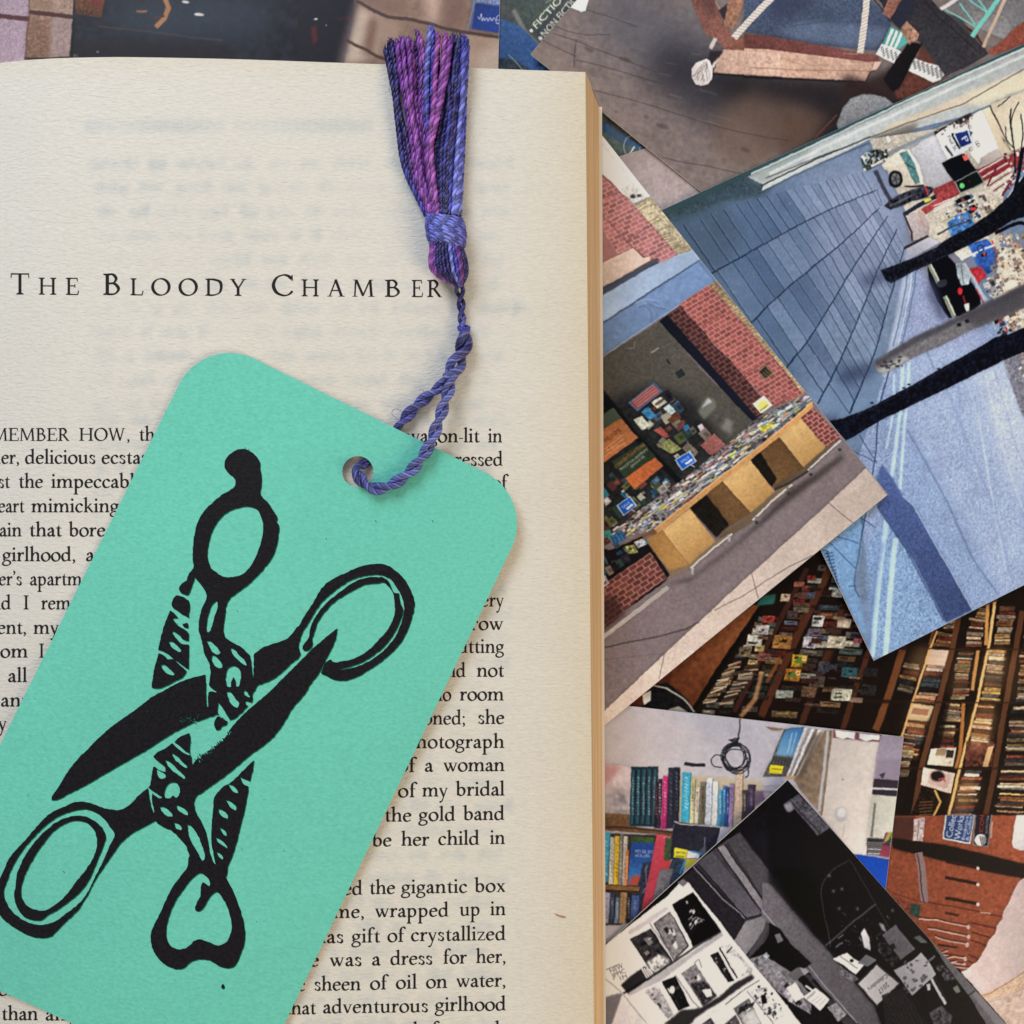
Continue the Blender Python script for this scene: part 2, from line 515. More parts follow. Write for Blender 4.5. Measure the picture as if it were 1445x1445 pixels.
# ---- the printing on the page
w = Writer()
for ch, a, b in [('T', 16, 42.5), ('B', 146, 169), ('C', 384, 412)]:
    y = 415.6 + (a - 16) * .0048
    gw = {'T': 1.56, 'B': 1.2, 'C': 1.32}[ch]
    w.put(ch, a - .07 * (b - a), y, (b - a) / gw, 30 / K_, .006)
for ch, a, b in [('H', 55, 80), ('E', 93, 111), ('L', 184, 202), ('O', 214, 238.5), ('O', 252.5, 277), ('D', 290, 314), ('Y', 325.5, 349), ('H', 426, 450.5), ('A', 462.5, 487), ('M', 498, 529.5), ('B', 543, 563.5), ('E', 581, 596.5), ('R', 603, 624)]:
    y = 415.6 + (a - 16) * .0062
    gw = {'H': 1.78, 'E': 1.3, 'L': 1.26, 'O': 1.52, 'D': 1.62, 'Y': 1.5, 'A': 1.6, 'M': 2.04, 'B': 1.2, 'R': 1.48}[ch]
    w.put(ch, a - .05 * (b - a), y, (b - a) / gw, 24 / K_, .008)
w.build('chapter_heading', page_surf, M_type, page)

w = Writer()
for s, a, b in [('I', -66, -58), ('REMEMBER', -44, 98), ('HOW,', 111, 184)]:
    w.word(s, a, b, 622, .002, 11.4)
for s, a, b, y, keep in [
        ('that', 196, 238, 622, None), ('tender,', -12, 28, 654.5, 'der,'), ('delicious', 35, 135.5, 654.5, None), ('ecstasy', 143, 199, 654.5, 'ecsta'),
        ('against', 0, 14, 688.5, 'st'), ('the', 26, 61, 688.5, None), ('impeccable', 72, 183, 688.5, 'impeccab'),
        ('heart', -1, 34.5, 723, 'eart'), ('mimicking', 44, 168, 723, None), ('train', -1, 31, 757, 'ain'), ('that', 41, 87.5, 757, None), ('bore', 97, 149, 757, None),
        ('girlhood,', 3, 107.5, 792, None), ('away', 121, 180, 792, None), ("mother's", -0, 31.5, 826, "er's"), ('apartment', 42, 116, 826, 'apartm'),
        ('And', -34, 16, 860, None), ('I', 32.5, 41.5, 860, None), ('remember', 58, 100, 860, 'rem'), ('moment,', -4, 38, 894.5, 'ent,'), ('my', 47, 83, 894.5, None),
        ('room', -26, 40.5, 928, None), ('I', 54.5, 63, 928, None), ('all', 11, 39, 962.5, None), ('any', 1, 44, 997, None), ('my', -26, 9.5, 1030, None),
        ('of', -3, 22, 1405, None), ('than', 2, 54, 1439.5, None), ('any', 64, 108, 1440, None)]:
    w.word(s, a, b, y, -.0005, 12.6, keep)
for s, a, b, y, keep, sl in [
        ('wagon-lit', 573, 677, 624.3, None, 0), ('in', 688.5, 709, 624.3, None, 0), ('pressed', 627, 710, 657.3, None, 0), ('of', 694, 716, 690.5, None, 0),
        ('every', 679, 711, 856, 'ery', 0), ('narrow', 664, 711, 889, 'row', -.002), ('putting', 646, 711.5, 921.5, 'utting', -.002), ('could', 637, 657.5, 955.5, 'ld', 0), ('not', 672.5, 711.5, 955, None, 0),
        ('no', 611, 637, 989, None, 0), ('room', 648.5, 711.5, 988.5, None, 0), ('pensioned;', 597, 657.5, 1022.5, 'oned;', -.003), ('she', 674, 712, 1021.6, None, 0),
        ('photograph', 571, 712.5, 1056, None, -.004), ('of', 561, 587, 1089.6, None, 0), ('a', 599, 612, 1089, None, 0), ('woman', 625.5, 712.5, 1088.6, None, -.005),
        ('of', 561.5, 588, 1125, None, 0), ('my', 595.5, 632, 1124, None, 0), ('bridal', 643, 712.5, 1123, None, -.006),
        ('the', 542.5, 581, 1159.4, None, 0), ('gold', 590.5, 643.5, 1158.6, None, -.006), ('band', 653.5, 712.5, 1157.4, None, -.006),
        ('be', 525, 553, 1194.4, None, 0), ('her', 566, 606, 1193.4, None, 0), ('child', 618, 677, 1192.4, None, -.006), ('in', 691, 713, 1191, None, 0)]:
    w.word(s, a, b, y, sl, 12.6, keep)
w.build('paragraph', page_surf, M_type, page)
w = Writer()
for s, a, b, y, keep, sl in [
        ('opened', 484, 512, 1263, 'ed', -.01), ('the', 521, 558, 1261.8, None, -.01), ('gigantic', 566, 660, 1260.8, None, -.01), ('box', 669.5, 714, 1259, None, -.01),
        ('me,', 470, 515, 1295.6, None, -.01), ('wrapped', 529, 634, 1294.4, None, -.01), ('up', 648.5, 678, 1292.2, None, -.01), ('in', 691.5, 714, 1291.4, None, 0),
        ('las', 453, 486, 1331, None, -.01), ('gift', 496, 537, 1330.2, None, -.01), ('of', 546.5, 571, 1329.2, None, 0), ('crystallized', 579.5, 714.5, 1328.2, None, -.012),
        ('There', 433, 451.5, 1364, 'e', -.01), ('was', 465, 511.5, 1363.5, None, -.01), ('a', 524.5, 538, 1362.3, None, 0), ('dress', 550.5, 611, 1361.6, None, -.01), ('for', 625.5, 659, 1360, None, -.01), ('her,', 671.5, 714.5, 1359, None, -.01),
        ('exotic', 421, 431, 1398.6, 'c', -.01), ('sheen', 443, 509.5, 1398, None, -.01), ('of', 522, 547, 1396.5, None, -.01), ('oil', 558.5, 589, 1395.4, None, -.01), ('on', 601, 631.5, 1394.4, None, -.01), ('water,', 643.5, 714.5, 1393, None, -.01),
        ('that', 402, 446, 1431.6, None, -.01), ('adventurous', 455.5, 605, 1430, None, -.012), ('girlhood', 613.5, 714.5, 1427, None, -.012),
        ('eagle-featured,', 545, 712, 1463, None, -.012)]:
    w.word(s, a, b, y, sl, 12.6, keep)
w.build('paragraph', page_surf, M_type, page)

# ------------------------------------------------------------------ bookmark card
def gap(px):
    return .4 + (1.9 * (max(0, px - 150) / 578.0) ** 1.25 if px > 150 else 4.0 * ((150 - px) / 290.0) ** 2)


def card_surf(px, py, dz=0.0):
    z = float(zprof(max(px, -95))) + gap(px)
    x, y, _ = P(px, py, z)
    return (x, y, z + dz)


def rounded(c, r, n=14):
    out = []
    m = len(c)
    for i in range(m):
        p, a, b = np.array(c[i], float), np.array(c[i - 1], float), np.array(c[(i + 1) % m], float)
        da, db = (a - p) / np.linalg.norm(a - p), (b - p) / np.linalg.norm(b - p)
        ang = math.acos(float(da @ db))
        t = r / math.tan(ang / 2)
        cc = p + (da + db) / np.linalg.norm(da + db) * r / math.sin(ang / 2)
        s0, s1 = p + da * t - cc, p + db * t - cc
        for q in np.linspace(0, 1, n):
            om = math.acos(max(-1, min(1, float(s0 @ s1) / r ** 2)))
            out.append(tuple(cc + (math.sin((1 - q) * om) * s0 + math.sin(q * om) * s1) / math.sin(om)))
    return out


def rough(poly, step=2.2, amp=.3, seed=0):
    g = np.random.default_rng(seed)
    p = resample(np.vstack([poly, poly[:1]]), step)[:-1]
    n = len(p)
    if n < 4:
        return [tuple(q) for q in p]
    a = g.normal(0, 1, (n, 2))
    a = (a + np.roll(a, 1, 0) + .6 * np.roll(a, 2, 0)) / 1.9
    return [tuple(q) for q in p + a * amp]


def smooth(poly, n=4):
    """round the soft corners of an outline, keep the sharp ones"""
    p = np.asarray(poly, float)
    m = len(p)
    d = np.roll(p, -1, 0) - p
    l = np.linalg.norm(d, axis=1)[:, None] + 1e-9
    u = d / l
    out = []
    tan = (np.roll(u, 1, 0) + u) / 2
    turn = np.sum(np.roll(u, 1, 0) * u, axis=1)
    tan[turn < .35] = 0
    for i in range(m):
        a, b = p[i], p[(i + 1) % m]
        ta, tb = tan[i] * l[i], tan[(i + 1) % m] * l[i]
        if not ta.any():
            ta = d[i] * .7
        if not tb.any():
            tb = d[i] * .7
        for t in np.linspace(0, 1, n, endpoint=False):
            out.append((2 * t ** 3 - 3 * t ** 2 + 1) * a + (t ** 3 - 2 * t ** 2 + t) * ta + (-2 * t ** 3 + 3 * t ** 2) * b + (t ** 3 - t ** 2) * tb)
    return np.array(out)


def ink_pts(ops, extra):
    """ink() with extra grid points so that large areas can bend"""
    vs, fs, sg = [], [], []
    for s, p in ops:
        a = sum(p[i][0] * p[(i + 1) % len(p)][1] - p[(i + 1) % len(p)][0] * p[i][1] for i in range(len(p)))
        if a < 0:
            p = p[::-1]
        fs.append(list(range(len(vs), len(vs) + len(p))))
        vs += [Vector(tuple(map(float, q))) for q in p]
        sg.append(s)
    vs += [Vector(tuple(map(float, q))) for q in extra]
    ov, oe, of, _, _, orig = delaunay_2d_cdt(vs, [], fs, 0, 1e-4)
    keep = [f for f, o in zip(of, orig) if o and sg[max(o)] == '+']
    used = sorted({i for f in keep for i in f})
    m = {k: i for i, k in enumerate(used)}
    return np.array([tuple(ov[i]) for i in used]), [[m[i] for i in f] for f in keep]


def slab(name, v2, f, surf, th, m_top, m_side, parent, cols=None):
    n = len(v2)
    v = [surf(a, b, 0) for a, b in v2] + [surf(a, b, -th) for a, b in v2]
    up = [t[::-1] for t in f]
    cnt = {}
    for t in f:
        for i in range(len(t)):
            e = (t[i], t[(i + 1) % len(t)])
            cnt[tuple(sorted(e))] = None if tuple(sorted(e)) in cnt else e
    sides = [(e[0], e[1], e[1] + n, e[0] + n) for e in cnt.values() if e]
    faces = up + [[i + n for i in t] for t in f] + sides
    o = mesh(name, v, faces, m_top, parent)
    o.data.materials.append(m_side)
    mi = np.zeros(len(faces), np.int32)
    mi[len(up):] = 1
    if len(o.data.polygons) == len(faces):
        o.data.polygons.foreach_set('material_index', mi)
    return o


M_mint = mat('mint_card', (118, 220, 198), rough=.8, spec=.25,
             bump=[(1100, 1700, 400, 5, .20, .8), (4500, 4500, 3000, 3, .05, .6)], vary=[(1300, 1900, 300, 4, .90, 1.06), (45, 45, 20, 3, .97, 1.03)])
M_core = mat('card_core', (206, 178, 132), rough=.9)
M_lino = mat('block_print_ink', (20, 18, 23), rough=.5, spec=.22, bump=[(1500, 2200, 600, 5, .10, .8)], vary=[(1800, 1800, 500, 4, .5, 1.9)])
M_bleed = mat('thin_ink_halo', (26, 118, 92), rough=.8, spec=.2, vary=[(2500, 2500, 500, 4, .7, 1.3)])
mark = empty('bookmark', 'mint green card bookmark with black scissors print and purple tassel on the open book', 'bookmark', P(300, 1000, 22.5))
corners = [(288, 471), (756, 702), (349, 1555), (-141, 1335)]
outl = rough(np.array(rounded(corners, 80)), 4, .05, 1)
hole = ell(505, 665.5, 22, 22, 40)
ext = [(x, y) for x in range(-150, 760, 12) for y in range(470, 1560, 12)]
v2, f2 = ink_pts([('+', outl), ('-', hole)], ext)
slab('card', v2, f2, card_surf, .45, M_mint, M_core, mark)

S7, S8, S5, S6 = Z(200, 620, 3.6125), Z(180, 820, 4.516), Z(0, 840, 4.014), Z(0, 1085, 4.014)
ops = []
def plus(z, *pts): ops.append(('+', z(pts)))
def minus(z, *pts): ops.append(('-', z(pts)))
# upper bow with its knob
plus(S7, (490,52),(530,50),(570,72),(598,105),(605,150),(612,230),(606,280),(640,318),(670,360),(694,408),(686,420),(698,435),(699,470),(692,530),(672,590),(640,640),(590,695),(540,745),(490,780),(468,798),(400,815),(335,805),(328,782),(300,738),(270,704),(262,735),(245,780),(232,797),(215,790),(195,775),(190,757),(205,735),(228,720),(240,687),(264,655),(260,610),(262,540),(272,470),(290,410),(320,365),(370,315),(420,275),(465,250),(479,220),(470,195),(445,175),(425,150),(425,110),(450,75))
minus(S7, (500,348),(540,342),(590,360),(610,400),(620,450),(612,510),(585,590),(560,640),(545,660),(510,690),(470,700),(430,702),(390,685),(355,655),(340,620),(336,580),(345,520),(365,460),(400,405),(440,370))
# neck, body and the arm towards the right bow
plus(S8, (505,80),(500,120),(475,170),(462,220),(453,290),(455,325),(468,360),(485,440),(500,490),(520,520),(527,560),(524,640),(505,700),(500,800),(470,870),(555,858),(575,850),(640,893),(655,888),(690,872),(750,815),(768,792),(755,785),(750,770),(765,765),(790,777),(800,750),(795,725),(815,690),(825,668),(860,655),(910,635),(1000,570),(1050,520),(1105,470),(1090,420),(1110,340),(1135,290),(1090,287),(1050,335),(1010,370),(960,390),(910,405),(860,425),(810,463),(785,480),(730,425),(660,385),(618,350),(625,200),(632,150),(650,115),(690,75))
plus(S8, (557,890),(578,858),(637,895),(633,912),(600,930),(590,945),(565,950),(557,935))
# right bow: outer and inner band
plus(S7, (795,970),(830,900),(870,840),(910,770),(960,720),(1040,680),(1110,650),(1180,635),(1230,635),(1290,665),(1340,715),(1370,770),(1390,830),(1380,900),(1350,985),(1310,1050),(1240,1120),(1150,1180),(1080,1220),(1030,1230),(980,1225),(940,1205),(915,1195),(930,1150),(1000,1175),(1040,1172),(1140,1140),(1230,1080),(1290,1010),(1325,930),(1338,860),(1325,800),(1300,755),(1270,715),(1220,692),(1160,693),(1090,708),(1020,745),(970,785),(930,820),(890,870),(855,930),(820,985),(800,1030),(803,1075),(780,1020))
plus(S7, (915,1192),(930,1150),(955,1125),(968,1122),(975,1135),(1030,1130),(1090,1115),(1150,1080),(1210,1020),(1260,960),(1290,890),(1290,850),(1283,790),(1265,760),(1235,730),(1200,735),(1140,740),(1080,770),(1010,810),(960,850),(920,900),(895,940),(880,985),(868,1020),(872,1045),(850,1075),(828,1078),(820,1060),(840,1025),(852,1010),(857,970),(882,910),(932,845),(972,808),(1025,767),(1085,727),(1145,705),(1200,702),(1235,705),(1262,730),(1285,780),(1312,785),(1318,830),(1333,870),(1318,925),(1280,1000),(1220,1072),(1130,1132),(1035,1168),(990,1180))
# long right blade
plus(S8, (1338,300),(1325,375),(1280,470),(1220,590),(1180,640),(1130,720),(1060,800),(1010,880),(950,970),(880,1040),(800,1095),(700,1180),(600,1260),(520,1315),(480,1345),(440,1370),(425,1395),(418,1445),(400,1445),(408,1200),(415,1170),(440,1140),(500,1092),(560,1050),(620,1000),(645,955),(700,890),(760,830),(830,770),(900,710),(970,640),(1040,570),(1120,490),(1180,430),(1230,385),(1280,345))
# left blade
plus(S5, (1165,450),(1100,465),(1000,500),(930,540),(870,570),(780,640),(680,710),(600,770),(500,870),(430,940),(370,1020),(330,1090),(295,1140),(292,1160),(320,1160),(380,1130),(470,1085),(600,1010),(740,930),(860,860),(950,800),(1050,745),(1130,710),(1215,680),(1200,640),(1170,630))
# slivers cut into the body
minus(S8, (503,596),(513,600),(521,665),(570,705),(565,713),(535,702),(518,710),(514,800),(502,800))
minus(S8, (780,470),(806,463),(803,628),(797,600),(792,540))
minus(S8, (580,775),(600,800),(640,865),(655,890),(640,893),(605,868),(578,845),(576,810))
minus(S8, (565,125),(573,135),(545,260),(530,310),(515,328),(505,315),(512,230),(535,160))
minus(S8, (505,380),(530,385),(570,420),(592,460),(580,468),(545,455),(520,415))
minus(S8, (540,475),(560,480),(600,530),(605,550),(585,555),(555,535),(535,495))
minus(S8, (655,432),(670,430),(710,470),(760,530),(755,540),(720,515),(670,465))
minus(S8, (640,560),(670,540),(700,548),(720,580),(722,620),(710,670),(690,672),(686,630),(675,612),(662,640),(655,675),(635,670),(625,630),(628,590))
minus(S8, (632,705),(650,705),(690,750),(710,780),(705,805),(690,805),(655,775),(640,740))
minus(S8, (740,700),(755,700),(782,735),(775,742),(750,725))
# feathered leaf, upper left
plus(S8, (305,95),(345,95),(375,115),(392,125),(390,235),(370,225),(320,190),(285,165),(282,145))
plus(S8, (272,188),(300,208),(322,235),(290,238),(305,265),(350,300),(388,330),(390,380),(365,378),(330,345),(295,318),(285,330),(310,365),(350,400),(392,405),(390,560),(370,550),(300,500),(250,460),(195,435),(205,390),(235,280))
plus(S8, (352,272),(385,265),(390,298),(357,293))
minus(S8, (262,385),(285,385),(320,415),(345,440),(335,452),(315,445),(270,405))
plus(S8, (200,460),(240,480),(255,500),(290,497),(330,530),(378,575),(365,600),(300,640),(190,685),(155,680),(160,620),(175,540))
minus(S8, (215,535),(235,535),(270,560),(300,590),(295,600),(260,595),(225,560))
# lower body
plus(S5, (1072,780),(1078,800),(1075,895),(1050,882),(1020,855),(988,833),(1010,810))
plus(S5, (975,838),(1010,870),(1050,897),(1080,908),(1088,960),(1092,1100),(1180,1085),(1112,1140),(1100,1180),(1110,1225),(1140,1280),(1165,1340),(1180,1400),(1190,1460),(1222,1530),(1290,1540),(1280,1595),(1180,1640),(1110,1600),(1050,1580),(1072,1484),(1060,1434),(1020,1378),(970,1333),(920,1308),(880,1276),(870,1230),(858,1150),(838,1092),(850,1075),(858,1040),(866,985),(872,968),(905,990),(938,1000),(935,975),(900,945),(866,912),(890,890),(930,870))
minus(S5, (838,1088),(850,1098),(905,1133),(920,1145),(905,1150),(862,1122),(860,1150),(875,1230),(864,1234),(845,1160))
minus(S5, (885,985),(900,992),(938,1018),(940,1032),(920,1040),(895,1025))
minus(S5, (940,1090),(960,1065),(995,1062),(1018,1090),(1015,1130),(1000,1148),(980,1132),(960,1150),(935,1148),(930,1120))
minus(S5, (905,1198),(925,1198),(975,1240),(978,1252),(950,1250),(915,1220))
minus(S5, (1000,1190),(1020,1192),(1065,1235),(1065,1248),(1040,1238),(1005,1212))
minus(S5, (985,1290),(1005,1292),(1030,1320),(1028,1332),(1000,1322))
minus(S5, (1060,1298),(1080,1305),(1120,1360),(1145,1420),(1160,1495),(1145,1505),(1110,1440),(1070,1360))
minus(S5, (975,895),(995,905),(1030,940),(1062,972),(1055,980),(1020,955),(980,915))
minus(S5, (935,935),(955,940),(1010,990),(1052,1030),(1045,1040),(1000,1010),(950,965))
# left bow
plus(S5, (838,1090),(790,1130),(740,1180),(690,1215),(640,1215),(590,1205),(520,1180),(470,1168),(420,1172),(370,1195),(320,1215),(270,1245),(200,1320),(140,1390),(50,1493),(20,1563),(0,1603),(-15,1663),(-20,1743),(0,1813),(40,1853),(110,1898),(170,1928),(240,1940),(290,1933),(330,1893),(380,1843),(440,1788),(470,1743),(500,1693),(525,1643),(560,1583),(600,1523),(650,1453),(700,1388),(760,1343),(830,1303),(882,1278),(872,1240),(855,1190))
minus(S6, (430,235),(490,230),(550,250),(590,285),(620,325),(650,370),(640,400),(620,440),(590,510),(560,570),(530,630),(490,710),(450,760),(380,815),(310,865),(260,880),(200,882),(150,865),(100,835),(50,780),(25,730),(22,690),(40,640),(70,560),(110,490),(170,410),(250,330),(330,270))
plus(S6, (430,265),(480,268),(530,290),(580,335),(600,380),(590,430),(560,500),(520,600),(470,680),(420,730),(340,790),(270,830),(230,858),(180,855),(130,830),(95,780),(80,720),(90,660),(95,600),(120,540),(150,480),(210,400),(270,340),(340,290))
minus(S6, (440,292),(480,300),(520,330),(545,380),(548,450),(520,520),(480,580),(430,640),(370,720),(300,780),(260,800),(210,800),(160,780),(125,730),(120,680),(135,620),(160,560),(200,490),(250,420),(310,350),(380,305))
# lower right leaf
plus(S5, (1440,935),(1430,1000),(1415,1055),(1408,1090),(1405,1120),(1390,1200),(1360,1320),(1330,1440),(1290,1540),(1222,1530),(1205,1445),(1198,1400),(1200,1300),(1208,1210),(1212,1150),(1230,1120),(1270,1080),(1300,1065),(1340,1030),(1400,970))
minus(S5, (1360,1030),(1380,1038),(1418,1055),(1416,1085),(1395,1078),(1375,1062))
for pts in [[(1295,1070),(1315,1075),(1345,1105),(1350,1120),(1325,1115)], [(1280,1160),(1300,1165),(1340,1205),(1335,1220),(1310,1205)], [(1238,1210),(1260,1215),(1292,1250),(1290,1268),(1265,1255),(1240,1230)],
            [(1245,1315),(1260,1322),(1285,1355),(1280,1365),(1260,1345)], [(1225,1372),(1245,1380),(1285,1420),(1290,1435),(1260,1415),(1230,1390)], [(1228,1453),(1245,1461),(1265,1488),(1262,1498),(1240,1481)]]:
    minus(S5, *pts)
# heart shaped lower bow
plus(S6, (1072,495),(1060,555),(1030,600),(990,650),(950,720),(920,790),(880,870),(855,935),(860,1000),(880,1050),(920,1095),(980,1130),(1040,1130),(1080,1095),(1130,1078),(1190,1085),(1240,1115),(1290,1128),(1330,1115),(1350,1080),(1380,1000),(1388,920),(1370,830),(1340,740),(1310,670),(1280,610),(1290,550),(1222,540),(1160,530))
minus(S6, (1110,600),(1140,590),(1165,605),(1192,650),(1185,662),(1150,640),(1140,660),(1135,720),(1105,780),(1105,800),(1130,805),(1150,790),(1180,740),(1210,705),(1232,695),(1260,730),(1290,790),(1310,860),(1312,910),(1290,970),(1260,995),(1230,1000),(1190,985),(1130,965),(1100,975),(1070,1005),(1020,1022),(970,1005),(945,960),(945,890),(970,800),(1000,740),(1050,670))
plus(S6, *ell(1262, 1232, 9, 15, 12))
ops = [(s, rough(smooth(p), 1.7, .3, i)) for i, (s, p) in enumerate(ops)]
# broken, speckled edges where the ink did not take, and stray specks
r2 = random.Random(11)
for q in range(110):
    a = r2.random()
    x, y = 427 + a * (645 - 427), 1150 - a * 175
    x += r2.gauss(4, 9); y += r2.gauss(-2, 12)
    ops.append((r2.choice('+--'), ell(180 + x / 4.516, 820 + y / 4.516, r2.uniform(.5, 1.5), r2.uniform(.4, 1.1), 6, r2.random() * 3)))
for q in range(34):
    ops.append((r2.choice('-+-'), ell(180 + r2.gauss(395, 30) / 4.516, 820 + r2.gauss(878, 16) / 4.516, r2.uniform(.5, 1.5), r2.uniform(.3, 1), 6, r2.random() * 3)))
for q in range(14):
    ops.append((r2.choice('+-'), ell(180 + r2.gauss(395, 6) / 4.516, 820 + r2.uniform(975, 1150) / 4.516, r2.uniform(.5, 1.2), r2.uniform(.4, .9), 6)))
for x, y in [(250,880),(335,862),(690,620),(560,700),(330,640),(530,735),(400,1200),(362,1300),(341,1198),(155,1010),(40,1122),(460,760),(255,640),(610,735),(346,632),(351,634),(90,1230),(143,1270)]:
    ops.append(('+', ell(x, y, r2.uniform(.35, .9), r2.uniform(.3, .7), 6)))
for x, y in [(208,1004),(236,1011),(186,1013),(303,828),(150,1040)]:
    ops.append(('-', ell(x, y, .8, .5, 6)))
ext = [(x, y) for x in range(-10, 600, 9) for y in range(620, 1440, 9)]
v2, f2 = ink_pts(ops, ext)
n2 = len(v2)
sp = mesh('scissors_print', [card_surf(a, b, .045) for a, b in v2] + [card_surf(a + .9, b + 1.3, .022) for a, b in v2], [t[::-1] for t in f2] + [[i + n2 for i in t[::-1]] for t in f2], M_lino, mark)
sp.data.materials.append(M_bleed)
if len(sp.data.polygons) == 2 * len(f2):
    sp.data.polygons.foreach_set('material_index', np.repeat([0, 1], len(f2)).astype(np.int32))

# ------------------------------------------------------------------ tassel and cord
M_thread = mat('cotton_thread', attr=True, rough=.36, spec=.5, bump=[(6000, 6000, 6000, 2, .04, .5)])


M_core_thread = mat('thread_core', (14, 12, 40), rough=.95, spec=.05)


def tube(path, rad, k=6):
    p = np.asarray(path, float)
    t = np.gradient(p, axis=0)
    t /= np.linalg.norm(t, axis=1)[:, None] + 1e-12
    n = np.cross(t[0], (0, 0, 1))
    if np.linalg.norm(n) < .1:
        n = np.cross(t[0], (0, 1, 0))
    n /= np.linalg.norm(n)
    N = np.zeros_like(p)
    for i in range(len(p)):
        n = n - t[i] * (n @ t[i])
        n /= np.linalg.norm(n)
        N[i] = n
    B = np.cross(t, N)
    a = np.linspace(0, 2 * math.pi, k, endpoint=False)
    r = np.broadcast_to(np.asarray(rad, float), (len(p),))[:, None, None]
    return (p[:, None, :] + r * (np.cos(a)[None, :, None] * N[:, None, :] + np.sin(a)[None, :, None] * B[:, None, :])), N, B


FIB = [1.0, .55, 1.5, .8, 1.2, .5, 1.7, .85]  # tone per fibre: glints along the cord are put into the colour


class Yarn:
    def __init__(self):
        self.v, self.f, self.c, self.n = [], [], [], 0

    def add(self, path, rad, col, k=6):
        V, _, _ = tube(path, rad, k)
        m = len(V)
        i = np.arange(m * k).reshape(m, k)
        j = np.roll(i, -1, 1)
        self.f.append(np.stack([i[:-1], j[:-1], j[1:], i[1:]], -1).reshape(-1, 4) + self.n)
        self.v.append(V.reshape(-1, 3))
        col = np.asarray(col, float)
        col = np.broadcast_to(col if col.ndim == 2 else col[None, :], (m, 3))
        self.c.append(np.repeat(col, k, 0))
        self.n += m * k

    def twist(self, path, R, r, nply, pitch, col, k=6, ph=0.0, step=None, sub=None, prof=None):
        """nply strands wound round the path; each strand again of sub = (n, r2, pitch2) fibres"""
        p = resample(path, step or pitch / 14)
        s = np.r_[0, np.cumsum(np.linalg.norm(np.diff(p, axis=0), axis=1))]
        _, N, B = tube(p, 1, 3)
        R = np.interp(np.linspace(0, 1, len(p)), np.linspace(0, 1, len(np.atleast_1d(R))), np.atleast_1d(R))
        sc = np.ones(len(p)) if prof is None else np.interp(s / s[-1], *prof)
        R = R * sc
        for q in range(nply):
            a = ph + 2 * math.pi * (s / pitch + q / nply)
            c = p + R[:, None] * (np.cos(a)[:, None] * N + np.sin(a)[:, None] * B)
            cc = col(s / s[-1], q) if callable(col) else col
            if sub:
                n2, r2_, pit2 = sub
                _, N2, B2 = tube(c, 1, 3)
                for w_ in range(n2):
                    b = 2 * math.pi * (s / pit2 + w_ / n2) + ph
                    d = c + ((r - r2_) * sc)[:, None] * (np.cos(b)[:, None] * N2 + np.sin(b)[:, None] * B2)
                    self.add(d, r2_ * sc, np.asarray(cc) * FIB[w_ % 8] + (.04 if FIB[w_ % 8] > 1.3 else 0), k)
            else:
                self.add(c, r * sc, cc, k)

    def build(self, name, parent):
        return mesh(name, np.vstack(self.v), np.vstack(self.f), M_thread, parent, np.vstack(self.c), True)


NAVY, PURP, PINK, BLUE, PERI = [lin(c) for c in [(32, 27, 104), (116, 54, 152), (162, 84, 178), (62, 64, 172), (122, 130, 214)]]
mm = .126


def pp(px, py, h):
    z = float(zprof(min(px, 850))) + h
    return P(px, py, z)


PLY = [.8, .5, 1.45, .7]  # tone per ply: the lightest paints the thread's shiny flecks into its colour


def mixc(cs):
    cs = np.array(cs)

    def f(s, q):
        c = np.stack([np.interp(s, np.linspace(0, 1, len(cs)), cs[:, i]) for i in range(3)], 1) * PLY[q % 4]
        return c + (.03 if q % 4 == 2 else 0)
    return f


